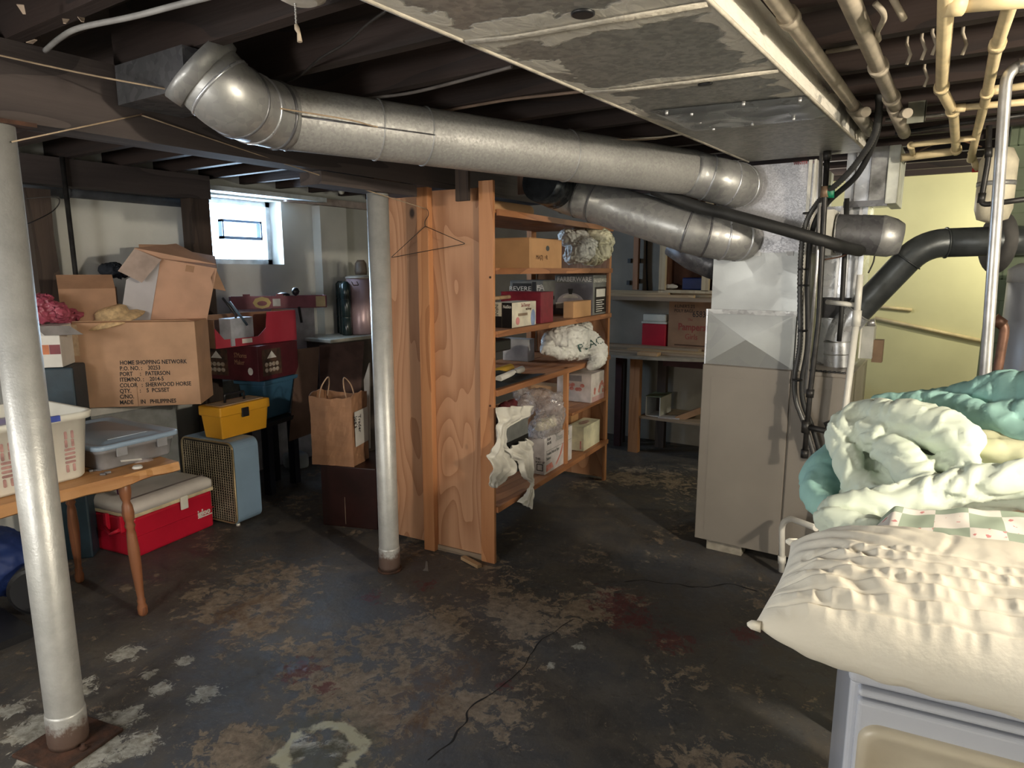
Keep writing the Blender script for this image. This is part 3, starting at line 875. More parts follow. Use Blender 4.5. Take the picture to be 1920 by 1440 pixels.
# ---------------------------------------------------------------- furnace and plenum
FX0, FX1, FY0, FY1, FZ0, FZ1 = -1.122, -0.375, 3.65, 4.35, 0.065, 1.085
M_FUR = mat('taupe_enamel', (0.225, 0.20, 0.172), 0.45, 0.1, 0.04, 3, 0.02)
t = thing('furnace', 'tall taupe metal furnace cabinet standing on bricks', 'furnace', ((FX0 + FX1) / 2, 4.0, 0))
MB().wbox(FX0, FX1, FY0 + 0.012, FY1, FZ0, FZ1).build('cabinet', M_FUR, t, 0.006)
MB().wbox(FX0, -0.66, FY0, FY0 + 0.014, FZ0 + 0.0, FZ1 - 0.004).build('front_panel', M_FUR, t, 0.004)
MB().wbox(-0.652, FX1, FY0 + 0.002, FY0 + 0.014, FZ0 + 0.0, FZ1 - 0.02).build('front_panel', M_FUR, t, 0.004)
g = MB()
for (a, b_, c, d) in ((FX0 + 0.05, FX0 + 0.054, 0.12, 1.02), (FX0 + 0.05, -0.70, 1.018, 1.022)):
    g.wbox(a, b_, FY0 - 0.0015, FY0 + 0.004, c, d)
g.build('panel_crease', M_FUR, t)
g = MB()
for i in range(9): g.box(frame_m((-0.60 + i * 0.022, FY0 + 0.0, FZ1 + 0.002), (1, 0, 0), (0.35, 1, 0)), 0, 0.009, 0.01, 0.07, -0.002, 0.002)
g.build('vent_slots', M_BLACK, t)
g = MB()
for i in range(8): g.wbox(FX1 - 0.001, FX1 + 0.001, FY0 + 0.06 + (i % 2) * 0.006, FY0 + 0.13, 0.62 + i * 0.03, 0.632 + i * 0.03)
g.build('side_louvres', M_BLACK, t)
for (u, v) in ((1345, 1048), (1560, 1090)):
    x = -0.96 if u == 1345 else -0.50
    o = MB().wbox(x - 0.10, x + 0.10, FY0 + 0.03, FY0 + 0.12, 0, 0.063).build('support_brick', mat('grey_brick', (0.30, 0.27, 0.22), 0.9, 0, 0.1, 20, 0.3), None, 0.004)
    tag(o, 'pale brick under the furnace\'s ' + ('left front corner' if u == 1345 else 'right front edge, half behind the white drain pipe'), 'brick', 'bricks under the furnace')
    MB_ = None

t = thing('plenum', 'galvanised sheet metal plenum standing on top of the furnace', 'plenum', (-0.87, 3.95, FZ1))
PX0, PX1 = -1.095, -0.655
yF = FY0 + 0.01
mlow = galv('smooth_plenum', (0.34, 0.35, 0.34), (0.29, 0.30, 0.30), 0.35, 0.45, 8)
# cross-broken transition panel: shallow pyramid
zc0, zc1 = FZ1, 1.375
g = MB()
g.wbox(PX0 - 0.02, PX1, yF, FY1 - 0.1, zc0, zc1)
g.build('transition', mlow, t)
cx = (PX0 + PX1) / 2 - 0.02; cz = (zc0 + zc1) / 2
q = [(PX0 - 0.02, yF - 0.001, zc0), (PX1, yF - 0.001, zc0), (PX1, yF - 0.001, zc1), (PX0 - 0.02, yF - 0.001, zc1), (cx, yF - 0.022, cz)]
MB().add(q, [(0, 1, 4), (1, 2, 4), (2, 3, 4), (3, 0, 4)]).build('cross_broken_panel', mlow, t)
MB().wbox(PX0, PX1, yF + 0.004, FY1 - 0.12, zc1, 1.685).build('lower_section', mlow, t)
MB().wbox(PX0 - 0.024, PX1 + 0.004, yF - 0.008, yF + 0.004, zc1 - 0.012, zc1 + 0.012).build('drive_cleat', M_GALV, t)
MB().wbox(PX0 - 0.02, PX0 - 0.012, yF - 0.012, yF, zc0, zc1 + 0.012).build('corner_seam', M_GALVB, t)
mup = galv('spangled_plenum', (0.50, 0.50, 0.53), (0.37, 0.37, 0.40), 0.4, 0.45, 150, 0.2)
MB().wbox(PX0, -0.615, yF + 0.002, FY1 - 0.12, 1.685, 2.125).build('upper_section', mup, t)
g = MB()
for i in range(3): g.wbox(PX0 + 0.05 + 0.16 * i, PX0 + 0.085 + 0.16 * i, yF - 0.002, yF + 0.003, 1.668, 1.69)
g.build('tab', M_GALV, t)
g = MB()
g.wbox(-0.648, -0.632, yF - 0.004, yF + 0.05, zc0, 2.13).wbox(-0.622, -0.612, yF - 0.008, yF + 0.05, zc0, 2.13).wbox(-0.632, -0.622, yF + 0.004, yF + 0.05, zc0, 2.13)
g.build('corner_strip', mat('off_white_strip', (0.62, 0.60, 0.54), 0.4, 0.2), t)
text(t, 'WINTER 2010', frame_m(at(1488, 305, y=yF) + Vector((0, -0.002, -0.012)), (1, 0, 0), (0, 0, 1)), 0.022, mat('red_ink', (0.35, 0.03, 0.03), 0.7), sx=0.8)

t = thing('return_chase', 'bright sheet metal chase beside the plenum behind the black cables', 'duct', (-0.45, 4.1, FZ1))
x0, x1 = at(1560, 500, y=4.0).x, at(1618, 500, y=4.0).x
MB().wbox(x0 - 0.06, x1, 4.0, 4.3, FZ1, 1.93).build('chase_body', M_GALVB, t)
g = MB()
for i in range(3):
    xx = x0 + (x1 - x0) * (0.15 + 0.3 * i)
    g.wbox(xx, xx + 0.012, 3.985, 4.0, FZ1, 1.93)
g.build('standing_seam', mat('bright_edge', (0.75, 0.75, 0.76), 0.3, 0.4), t)
MB().wbox(x0 - 0.05, x1 - 0.04, 3.97, 4.0, 1.34, 1.45).build('dark_band', mat('dark_patch', (0.03, 0.03, 0.035), 0.5), t)  # dark block across the front of the chase

t = thing('metal_box', 'square metal duct box with white side hanging right of the plenum', 'box', (-0.3, 4.0, 2.0))
a = at(1590, 382, y=3.9); b_ = at(1668, 292, y=3.9)
MB().wbox(a.x - 0.02, b_.x, 3.9, 4.25, a.z, 2.2).build('box_body', M_GALVB, t)
c = at(1686, 330, y=3.9)
MB().wbox(b_.x - 0.002, c.x, 3.88, 4.27, a.z - 0.01, 2.2).build('white_side', mat('white_side_panel', (0.70, 0.72, 0.66), 0.5), t, 0.004)
MB().wbox(b_.x - 0.075, b_.x - 0.003, 3.888, 3.9, a.z - 0.005, 2.2).build('dark_flange', mat('grimy_flange', (0.12, 0.12, 0.12), 0.5, 0.3, 0.5, 14, 0.2, col2=(0.4, 0.4, 0.4)), t)
MB().wbox(a.x - 0.02, b_.x + 0.01, 3.885, 3.9, a.z - 0.02, a.z + 0.01).build('bottom_flange', M_GALVD, t)
g = MB()
g.wbox(a.x + 0.09, a.x + 0.10, 3.89, 3.9, a.z, 2.2).wbox(a.x + 0.02, a.x + 0.026, 3.89, 3.9, a.z, 2.2)
g.build('seam', M_GALVD, t)

t = thing('stub_duct', 'short dark round duct with capped elbow end right of the plenum', 'duct', (-0.3, 3.9, 1.78))
p0, p1_, p2_ = at(1566, 438, y=3.85), at(1650, 442, y=3.88), at(1672, 446, y=3.90)
RS = 0.098
MB().tube([p0, p0.lerp(p1_, 0.55)], RS, 32, False).build('pipe_section', M_GALVD, t)
MB().tube([p0.lerp(p1_, 0.55), p1_], RS * 1.02, 32, False).build('pipe_section', M_GALVD, t)
MB().tube([p0.lerp(p1_, 0.9), p1_, p2_, p2_ + Vector((0.04, 0.01, -0.006)), p2_ + Vector((0.045, 0.01, -0.006))], [RS * 1.0, RS * 1.04, RS * 0.97, RS * 0.78, 0.02], 32).build('end_cap', M_GALV, t)
MB().wbox(p0.x - 0.045, p0.x - 0.0, 3.76, 3.96, p0.z - 0.11, p0.z + 0.115).build('flange', M_WHITEP, t)
ring(t, p0 + Vector((0.01, 0, 0)), (1, 0, 0), RS, M_GALV)

# ---------------------------------------------------------------- flue, chimney, water heater
t = thing('flue_pipe', 'black flue pipe climbing from the furnace top to the green chimney', 'flue', (-0.33, 3.95, FZ1))
yF2 = 3.95
f0 = at(1572, 692, y=yF2); f0.z = FZ1
f1 = at(1573, 640, y=yF2); f2 = at(1582, 615, y=yF2); f3 = at(1608, 585, y=yF2)
f4 = at(1718, 465, y=yF2); f5 = at(1748, 456, y=yF2); f6 = at(1870, 452, y=4.05)
MB().tube([f0, f1], 0.074, 28, False).build('collar_pipe', M_GALVB, t)
MB().tube(spline([f1, f2, f3], 6), 0.071, 28, False).build('elbow', M_GALVB, t)
M_FLUE = mat('black_flue', (0.075, 0.082, 0.085), 0.38, 0.5, 0.15, 12, 0.1)
FQ = rounded([f3, f4.lerp(f5, 0.4) + Vector((0, 0, 0.012)), f6], 0.10, 7)
MB().tube(FQ[:2], 0.068, 28, False).build('straight_pipe', M_FLUE, t)
MB().tube(FQ[1:-1], 0.070, 28, False).build('elbow', M_FLUE, t)
f5 = FQ[-2]; f4 = FQ[1]
MB().tube([f5, f6, f6 + Vector((0.2, 0.02, 0))], 0.070, 28).build('straight_pipe', M_FLUE, t)
for p, d in ((f1, f1 - f0), (f3, f4 - f3), (f5, f6 - f5), (f0.lerp(f1, 0.5), f1 - f0), (f4, f4 - f3)): ring(t, p, d, 0.072, M_GALV if p.z < 1.4 else M_FLUE, 0.004)
MB().tube([at(1862, 455, y=4.05), at(1870, 455, y=4.06)], [0.072, 0.15], 28).build('chimney_flange', mat('flue_cement', (0.09, 0.085, 0.08), 0.9), t)

M_GREEN = mat('green_painted_brick', (0.155, 0.20, 0.125), 0.8, 0, 0.2, 6, 0.3, col2=(0.11, 0.13, 0.09))
xa = at(1866, 500, y=4.1).x
o = MB().wbox(xa, xa + 0.65, 4.10, 4.75, 0, ZC).build('chimney', M_GREEN)
struct(o, 'green painted brick chimney')
g = MB()
for k in range(22):
    z = 0.08 + k * 0.105
    g.wbox(xa - 0.001, xa + 0.651, 4.098, 4.10, z, z + 0.006)
    for j in range(4):
        x = xa + 0.03 + j * 0.21 + (0.1 if k % 2 else 0)
        if x < xa + 0.64: g.wbox(x, x + 0.006, 4.098, 4.10, z, z + 0.105)
mj = g.build('mortar_joints', mat('mortar_green', (0.10, 0.13, 0.08), 0.9), o)

t = thing('water_heater', 'grey cylindrical water heater behind the steel riser at the right edge', 'water heater', (0.5, 3.55, 0))
hx = at(1868, 600, y=3.6).x + 0.02
I = Matrix.Translation((hx + 0.235, 3.6, 0))
MB().lathe(I, [(0.22, 0.08), (0.235, 0.09), (0.235, 1.55), (0.225, 1.565)], 48).build('tank', mat('heater_grey', (0.30, 0.31, 0.34), 0.35, 0.1, 0.04, 4, 0.02), t)
MB().lathe(I, [(0.237, 1.545), (0.237, 1.60), (0.20, 1.625), (0.06, 1.64)], 48).build('top_cap', mat('heater_cap', (0.45, 0.46, 0.48), 0.4), t)
MB().lathe(I, [(0.20, 0.0), (0.20, 0.08)], 32).build('base', M_BLACK, t)
MB().lathe(Matrix.Translation((hx + 0.15, 3.42, 1.565)), [(0.04, 0), (0.04, 0.16)], 16).build('draft_hood_leg', mat('heater_cap', (0.45, 0.46, 0.48)), t)


# ---------------------------------------------------------------- pipes and cables
def px(*pts):
    out = []
    for p in pts:
        out.append(at(p[0], p[1], **{p[2]: p[3]}))
    return out


def pipe(name, label, cat, P, r, m, rad=0.04, joints=(), jm=None, group=None, n=14, body='pipe_run', jr=1.3, jl=0.02):
    t = thing(name, label, cat, P[0], group)
    Q = rounded(P, rad)
    MB().tube(Q, r, n).build(body, m, t)
    for j in joints:
        i = int(j); f = j - i
        a, b = P[i], P[min(i + 1, len(P) - 1)]
        if f == 0 and i > 0:
            d = (P[i] - P[i - 1]).normalized(); p = P[i] - d * rad
        else:
            d = (b - a).normalized(); p = a.lerp(b, f)
        MB().tube([p - d * jl, p + d * jl], r * jr, n).build('fitting', jm or m, t)
    return t


def simple(name, label, cat, P, r, m, n=8, group=None, smooth=0):
    Q = spline(P, smooth) if smooth else P
    return tag(MB().tube(Q, r, n).build(name, m), label, cat, group)


ZP = 2.20
P = px((1440, -20, 'z', 2.2), (1605, 205, 'z', 2.2)); P[0] += (P[0] - P[1]) * 1.5
pipe('water_pipe', 'thick dusty pipe running alongside the rectangular duct\'s right edge', 'pipe', P, 0.020, M_OLDPIPE, joints=(0.66,), group='overhead pipes')
P = px((1585, -20, 'z', 2.2), (1682, 208, 'z', 2.2)); P[0] += (P[0] - P[1]) * 1.5
pipe('water_pipe', 'thick dusty pipe second from the duct, ending in a fitting near the metal box', 'pipe', P, 0.022, M_OLDPIPE, joints=(0.8, 0.93), group='overhead pipes')
# fittings at their far ends
t = thing('pipe_fitting', 'dull metal elbow fitting at the end of the pipe beside the duct', 'pipe fitting', at(1615, 215, z=2.19))
a, b_ = at(1600, 200, z=2.2), at(1632, 245, z=2.19)
MB().tube([a, b_], 0.026, 14).build('coupling', mat('dull_brass_fitting', (0.30, 0.27, 0.22), 0.6, 0.2), t)
MB().tube([at(1608, 210, z=2.19), at(1624, 210, z=2.17)], 0.018, 12).build('branch', M_OLDPIPE, t)
t = thing('pipe_fitting', 'dull metal elbow fitting at the end of the second dusty pipe', 'pipe fitting', at(1692, 215, z=2.19))
MB().tube([at(1676, 200, z=2.2), at(1696, 250, z=2.19)], 0.025, 14).build('coupling', M_OLDPIPE, t)
MB().tube([at(1688, 212, z=2.19), at(1702, 212, z=2.17)], 0.018, 12).build('branch', M_OLDPIPE, t)

P = px((1776, -25, 'z', 2.2), (1765, 168, 'z', 2.2), (1788, 212, 'z', 2.19), (1793, 283, 'z', 2.15), (1690, 296, 'z', 2.13)); P[0] += (P[0] - P[1]) * 0.6
pipe('water_pipe', 'cream painted pipe bending down toward the yellow wall, left of its pair', 'pipe', P, 0.018, M_CREAM, 0.03, (1.0, 2.0, 3.0), group='overhead pipes')
P = px((1905, -25, 'z', 2.2), (1868, 90, 'z', 2.2), (1850, 178, 'z', 2.2), (1830, 255, 'z', 2.17), (1820, 300, 'y', 3.9)); P[0] += (P[0] - P[1]) * 1.0
pipe('water_pipe', 'cream painted pipe slanting down at the far right above the water heater', 'pipe', P, 0.016, M_CREAM, 0.03, (1.0, 2.0), group='overhead pipes')
P = px((1780, 8, 'z', 2.19), (1960, -6, 'z', 2.19)); 
pipe('water_pipe', 'bright cream pipe running level along the top right edge', 'pipe', P, 0.020, M_CREAM, joints=(0.05,), group='overhead pipes')
P = px((1790, 203, 'z', 2.19), (1960, 188, 'z', 2.19))
pipe('water_pipe', 'level cream pipe crossing behind the steel riser, lower of two', 'pipe', P, 0.012, M_CREAM, joints=(0.05,), group='overhead pipes')
P = px((1856, 170, 'z', 2.22), (1960, 156, 'z', 2.22))
pipe('water_pipe', 'level cream pipe crossing behind the steel riser, upper of two', 'pipe', P, 0.012, M_CREAM, joints=(0.08,), group='overhead pipes')
P = px((1712, 292, 'z', 2.14), (1708, 272, 'z', 2.16), (1830, 258, 'z', 2.16))
pipe('water_pipe', 'thin cream pipe stepping along above the yellow wall', 'pipe', P, 0.012, M_CREAM, 0.02, (1.0,), group='overhead pipes')
P = px((1680, 250, 'z', 2.22), (1800, 232, 'z', 2.22), (1930, 215, 'z', 2.22))
pipe('water_pipe', 'thin dark pipe along the joists beyond the cream ones', 'pipe', P, 0.009, M_IRON, 0.02, (), group='overhead pipes')
P = px((1660, 225, 'z', 2.21), (1800, 212, 'z', 2.21))
pipe('water_pipe', 'thin grey tube hung under the joists near the small metal bracket', 'pipe', P, 0.007, M_STEEL, 0.02, (), group='overhead pipes')
P = px((1960, 112, 'y', 2.6), (1888, 128, 'y', 2.6), (1845, 735, 'y', 2.6))
P.append(P[-1] + (P[-1] - P[-2]) * 0.28)
pipe('steel_riser', 'bright steel riser pipe with an elbow, left of the water heater', 'pipe', P, 0.0165, M_STEEL, 0.05, (1.0,))
P = px((1855, 235, 'y', 3.5), (1853, 300, 'y', 3.5), (1838, 385, 'y', 3.5), (1935, 372, 'y', 3.45))
pipe('iron_pipe', 'black iron pipe dropping and turning right across the chimney', 'pipe', P, 0.011, M_IRON, 0.03, (2.0, 1.0))
P = px((1868, 600, 'y', 3.2), (1885, 612, 'y', 3.2), (1866, 720, 'y', 3.2))
P.append(Vector((P[-1].x + 0.01, 3.2, 0.0)))
pipe('copper_pipe', 'corroded copper pipe and valve in front of the water heater', 'pipe', P, 0.017, M_COPPER, 0.03, (0.3, 1.0))
# white expansion tank on the chimney
t = thing('expansion_tank', 'small white tank strapped near the chimney under the ceiling pipes', 'tank', at(1862, 350, y=3.8))
p = at(1868, 345, y=3.8)
MB().lathe(Matrix.Translation((p.x, p.y, p.z)), [(0.02, -0.17), (0.06, -0.155), (0.073, -0.11), (0.073, 0.10), (0.05, 0.15), (0.02, 0.16)], 24).build('tank', mat('yellowed_white', (0.66, 0.60, 0.46), 0.5), t)
MB().lathe(Matrix.Translation((p.x, p.y, p.z + 0.0)), [(0.075, -0.01), (0.075, 0.01)], 24).build('strap', M_GALV, t)
P = px((1820, 285, 'y', 3.9), (1832, 318, 'y', 3.95))
t = thing('shutoff_valve', 'small valve with a red handle above the yellow wall', 'valve', P[0])
MB().tube(P, 0.014, 10).build('valve_body', M_CREAM, t)
MB().tube([P[1] + Vector((-0.02, 0, 0)), P[1] + Vector((0.03, 0, 0))], 0.012, 8).build('red_handle', mat('red_handle', (0.45, 0.02, 0.02), 0.5), t)

# thick black insulated line
P = px((1225, 355, 'y', 3.35), (1300, 385, 'y', 3.38), (1370, 403, 'y', 3.40), (1450, 425, 'y', 3.42), (1545, 452, 'y', 3.5), (1585, 464, 'y', 3.64), (1612, 470, 'y', 3.80))
simple('insulated_line', 'thick black insulated line sweeping across the front of the plenum', 'hose', P, 0.029, M_RUBBER, 16, smooth=6)
# corrugated conduit with ribs
P = px((1645, 165, 'y', 3.0), (1648, 205, 'y', 3.1), (1635, 262, 'y', 3.25), (1590, 325, 'y', 3.4), (1535, 378, 'y', 3.55), (1508, 430, 'y', 3.57), (1500, 520, 'y', 3.6), (1500, 640, 'y', 3.6), (1490, 705, 'y', 3.6), (1492, 750, 'y', 3.6), (1510, 800, 'y', 3.6), (1528, 860, 'y', 3.6))
Q = spline(P, 30)
R_ = [0.0125 + 0.0018 * (1 if (i // 1) % 2 else -1) for i in range(len(Q))]
o = MB().tube(Q, R_, 10).build('corrugated_conduit', mat('ribbed_conduit', (0.10, 0.10, 0.10), 0.4, 0.3, 0.1, 20, 0))
tag(o, 'ribbed dark conduit hanging in a long curve down the furnace', 'conduit')
P2 = [p + Vector((0.035, 0.01, -0.01)) for p in P[3:]]
P2 = px((1650, 210, 'y', 3.2), (1640, 262, 'y', 3.3)) + P2
simple('power_cable', 'smooth black cable bundled beside the ribbed conduit', 'cable', P2, 0.013, M_RUBBER, 10, smooth=8)
# cable ties
for i, (u, v) in enumerate(((1508, 400), (1499, 505), (1500, 535), (1498, 620), (1488, 712))):
    p = at(u + 7, v, y=3.59)
    o = MB().tube([p - Vector((0, 0, 0.004)), p + Vector((0, 0, 0.004))], 0.036, 14, True, ry=0.024).build('cable_tie', M_BLACK)
    tag(o, ['cable tie near the brass valve, topmost on the conduit', 'cable tie on the conduit at the plenum seam', 'cable tie just below the plenum seam', 'cable tie beside the cross-creased panel', 'cable tie where the conduit meets the furnace top'][i], 'cable tie', 'cable ties on the conduit')
# gas pipe with tee and drip leg
P = px((1551, 292, 'y', 3.5), (1546, 380, 'y', 3.5), (1535, 600, 'y', 3.5), (1518, 745, 'y', 3.5), (1508, 858, 'y', 3.5))
t = pipe('gas_pipe', 'black iron gas pipe dropping down the furnace front to a capped leg', 'pipe', P, 0.0125, M_IRON, 0.02, (0.0, 3.0, 4.0), jr=1.45)
a = at(1511, 800, y=3.5)
MB().tube([a - Vector((0, 0, 0.03)), a + Vector((0, 0, 0.03))], 0.021, 12).build('tee', M_IRON, t)
MB().tube([a, at(1548, 808, y=3.48), at(1556, 796, y=3.5)], [0.015, 0.016, 0.016], 12).build('branch', M_IRON, t)
MB().tube([at(1552, 790, y=3.5), at(1560, 806, y=3.5)], 0.022, 12).build('elbow', M_IRON, t)
MB().tube([at(1549, 300, y=3.5), at(1549, 285, y=3.5), at(1640, 262, y=3.6)], [0.014, 0.014, 0.012], 12).build('branch', M_IRON, t)
a = at(1547, 360, y=3.5)
MB().tube([a - Vector((0, 0, 0.025)), a + Vector((0, 0, 0.025))], 0.020, 12).build('valve_body', mat('old_brass', (0.30, 0.20, 0.13), 0.5, 0.4), t)
MB().tube([a, a + Vector((0.04, 0, 0))], 0.016, 10, ry=0.03).build('valve_handle', mat('green_handle', (0.0, 0.20, 0.10), 0.5), t)
P = px((1540, 285, 'y', 3.55), (1532, 500, 'y', 3.55), (1510, 738, 'y', 3.55))
simple('support_rod', 'thin pale rod standing just left of the gas pipe', 'rod', P, 0.008, M_STEEL, 8)
P = px((1588, 372, 'y', 3.85), (1584, 470, 'y', 3.85), (1577, 600, 'y', 3.85), (1573, 640, 'y', 3.85))
simple('drop_cable', 'black cable hanging behind the dark stub duct', 'cable', P, 0.012, M_RUBBER, 8)
# white pvc vent
t = thing('pvc_pipe', 'white plastic drain pipe standing up behind the comforter', 'pipe', at(1590, 760, y=3.45))
P = px((1613, 515, 'y', 3.55), (1606, 600, 'y', 3.55), (1582, 790, 'y', 3.55))
MB().tube([P[0], P[1]], [0.015, 0.015], 14).build('pipe_run', M_PVC, t)
MB().tube([P[1] + Vector((0, 0, 0.045)), P[1] - Vector((0, 0, 0.03))], 0.020, 14).build('coupling', M_PVC, t)
MB().tube([P[1], P[2], P[2] + (P[2] - P[1]) * 1.5], 0.0155, 14).build('pipe_run', M_PVC, t)
MB().tube(px((1550, 566, 'y', 3.62), (1604, 572, 'y', 3.56)), 0.012, 12).build('branch', M_PVC, t)
P = [at(1466, 1072, z=0.02)] + [at(1466, 980, y=at(1466, 1072, z=0.02).y), at(1482, 972, y=at(1466, 1072, z=0.02).y - 0.01), at(1530, 990, y=at(1466, 1072, z=0.02).y - 0.25)]
pipe('pvc_pipe', 'white plastic pipe rising from the floor and bending under the bedding', 'pipe', P, 0.0155, M_PVC, 0.045, (0.25,))
# gas line copper wires on the stub
for i, (pp, lab) in enumerate(((px((1535, 440, 'y', 3.6), (1560, 455, 'y', 3.65), (1590, 470, 'y', 3.7), (1580, 480, 'y', 3.7), (1545, 487, 'y', 3.65)), 'rusty thin wire looping under the dark stub duct'),
                               (px((1640, 470, 'y', 3.9), (1638, 490, 'y', 3.9), (1628, 512, 'y', 3.9)), 'thin black wire dangling below the dark stub duct'),
                               (px((1680, 330, 'y', 3.95), (1700, 300, 'y', 4.2), (1720, 285, 'z', 2.18), (1780, 262, 'z', 2.2), (1840, 275, 'z', 2.2)), 'brown wire drooping over the yellow wall from the metal box'),
                               (px((1640, 5, 'z', 2.2), (1658, 30, 'z', 2.18), (1645, 60, 'z', 2.2), (1640, 80, 'z', 2.22), (1550, 97, 'z', 2.24)), 'white cable looping down between the two dusty pipes'))):
    simple('hanging_wire', lab, 'wire', pp, 0.004 if i != 3 else 0.007, [M_RUST, M_WIRE, mat('brown_wire', (0.20, 0.10, 0.06), 0.7), M_OLDPIPE][i], 6, smooth=6)
simple('cable_stub', 'short cut cable end hanging under the reddish joists', 'cable', px((1670, -10, 'z', 2.22), (1695, 36, 'z', 2.18)), 0.008, M_OLDPIPE, 8)
for i, (u, v) in enumerate(((1728, 72), (1748, 62), (1700, 82), (1733, 128), (1805, 62))):
    p = at(u, v, z=2.24)
    o = MB().tube([p + Vector((0, 0, 0.02)), p, p + Vector((0.012, 0.006, -0.03)), p + Vector((0.004, 0.01, -0.055))], 0.005, 6).build('cable_staple', M_OLDPIPE)
    tag(o, 'bit of old twine sticking out under the reddish joists, ' + ['middle one of the near row', 'right one of the near row', 'leftmost', 'lower one on the next joist', 'rightmost, beside the cream pipe'][i], 'twine', 'old twine ends under the joists')
g = MB()
p = at(1718, 215, z=2.19)
g.quad3(p + Vector((-0.03, 0, 0.05)), p + Vector((0.03, 0, 0.05)), p + Vector((0.03, 0, -0.03)), p + Vector((-0.03, 0, -0.03)), 0.003)
g.quad3(p + Vector((0.03, 0, 0.05)), p + Vector((0.03, 0.05, 0.05)), p + Vector((0.03, 0.05, -0.01)), p + Vector((0.03, 0, -0.03)), 0.003)
tag(g.build('bracket', mat('grey_green_bracket', (0.25, 0.25, 0.20), 0.5, 0.3)), 'small bent metal bracket under the joists right of the dusty pipes', 'bracket')
# electrical switch box and things right of the furnace
t = thing('switch_box', 'grey metal box mounted beside the furnace under the flue', 'box', at(1625, 650, y=4.0))
a = at(1612, 672, y=4.0); b_ = at(1640, 612, y=4.0)
MB().wbox(a.x, b_.x, 4.0, 4.12, a.z, b_.z).build('box_body', mat('grey_box', (0.42, 0.42, 0.38), 0.5), t, 0.003)
MB().wbox(a.x - 0.008, a.x, 3.995, 4.12, a.z, b_.z).build('cover', M_WHITEP, t)
MB().tube([(b_.x - 0.04, 4.02, b_.z + 0.012), (b_.x, 4.02, b_.z + 0.02)], 0.02, 10).build('connector', M_STEEL, t)
MB().wbox(b_.x - 0.004, b_.x + 0.045, 4.03, 4.1, a.z - 0.02, a.z + 0.10).build('wood_block', mat('old_wood_block', (0.20, 0.13, 0.08), 0.8), t)
# things leaning on the yellow wall
P = px((1640, 598, 'y', 5.86), (1710, 612, 'y', 5.86))
P = [at(1648, 575, y=5.885), at(1710, 581, y=5.885)]
simple('wooden_stick', 'short pale stick against the yellow wall, upper of two', 'stick', P, 0.012, M_CREAM, 8)
P = [at(1640, 596, y=5.88), at(1850, 641, y=5.88)]
simple('wooden_stick', 'long pale stick slanting down along the yellow wall', 'stick', P, 0.014, M_CREAM, 8)

# ---------------------------------------------------------------- dryer in the right foreground
def on_plane(u, v, P, n):
    r = _rt * ((u - 960) / FPX) + _up * ((720 - v) / FPX) + _fw
    return CAMP + r * ((Vector(P) - CAMP).dot(n) / r.dot(n))


DP = at(1593, 1298, z=0.885); DP.z = 0
da = radians(7)
dex = Vector((cos(da), sin(da), 0)); dey = Vector((-sin(da), cos(da), 0))
DM = frame_m(DP, dex, dey, (0, 0, 1))
DW, DD, DH = 0.69, 0.66, 0.935
M_ENAM = mat('white_enamel', (0.52, 0.54, 0.60), 0.22, 0, 0.02, 3, 0, spec=0.6)
M_YEL = mat('yellowed_enamel', (0.60, 0.54, 0.42), 0.35, 0, 0.10, 6, 0.02, col2=(0.46, 0.40, 0.30))
t = thing('clothes_dryer', 'white enamel dryer with a yellowed door in the right foreground', 'dryer', DM @ Vector((DW / 2, DD / 2, 0)))
MB().box(DM, 0, DW, 0.012, DD, 0.02, DH - 0.03).build('cabinet', M_ENAM, t, 0.008, 3)
MB().box(DM, -0.004, DW + 0.004, -0.004, DD, DH - 0.032, DH).build('top_panel', M_ENAM, t, 0.012, 4)
MB().box(DM, 0.012, DW - 0.012, -0.012, 0.014, 0.888, DH - 0.034).build('upper_band', M_ENAM, t, 0.008, 4)
MB().box(DM, 0.012, DW - 0.012, -0.012, 0.014, 0.10, 0.882).build('front_panel', M_ENAM, t, 0.008, 4)
MB().box(DM, 0.03, DW - 0.03, 0.02, DD - 0.02, 0, 0.03).build('base', M_BLACK, t)


def rrect(x0, x1, z0, z1, r, n=8):
    out = []
    for cx_, cz_, a0 in ((x1 - r, z1 - r, 0), (x0 + r, z1 - r, 90), (x0 + r, z0 + r, 180), (x1 - r, z0 + r, 270)):
        for k in range(n + 1):
            a = radians(a0 + 90 * k / n)
            out.append((cx_ + r * cos(a), cz_ + r * sin(a)))
    return out


FM = DM @ Matrix(((1, 0, 0, 0), (0, 0, -1, 0), (0, 1, 0, 0), (0, 0, 0, 1)))   # x along front, y up, z outwards
dloc = DM.inverted() @ on_plane(1611, 1342, DP, dey)
dx, dz = dloc.x, dloc.z
# door: raised rim and sunk middle
g = MB()
loops = [(0.0, 0.006, 0.032), (0.0, 0.020, 0.034), (0.007, 0.026, 0.030), (0.016, 0.026, 0.026), (0.024, 0.020, 0.022), (0.05, 0.0145, 0.05), (0.07, 0.014, 0.05)]
vs = []; cnt = None
for (ins, zz, r) in loops:
    pts = rrect(dx + ins, DW - 0.04 - ins, 0.24 + ins, dz - ins, r)
    cnt = len(pts)
    vs += [FM @ Vector((p[0], p[1], zz)) for p in pts]
fs = [(i * cnt + k, i * cnt + (k + 1) % cnt, (i + 1) * cnt + (k + 1) % cnt, (i + 1) * cnt + k) for i in range(len(loops) - 1) for k in range(cnt)]
fs.append(tuple((len(loops) - 1) * cnt + k for k in range(cnt)))
g.add(vs, fs, True).build('door', M_YEL, t)


# ---------------------------------------------------------------- bedding
def cloth_mat(name, col, col2, wr=0.5, sc=9):
    return mat(name, col, 0.85, 0, 0.05, 4, wr, col2=col2, bscale=sc * 8, sss=0.0)


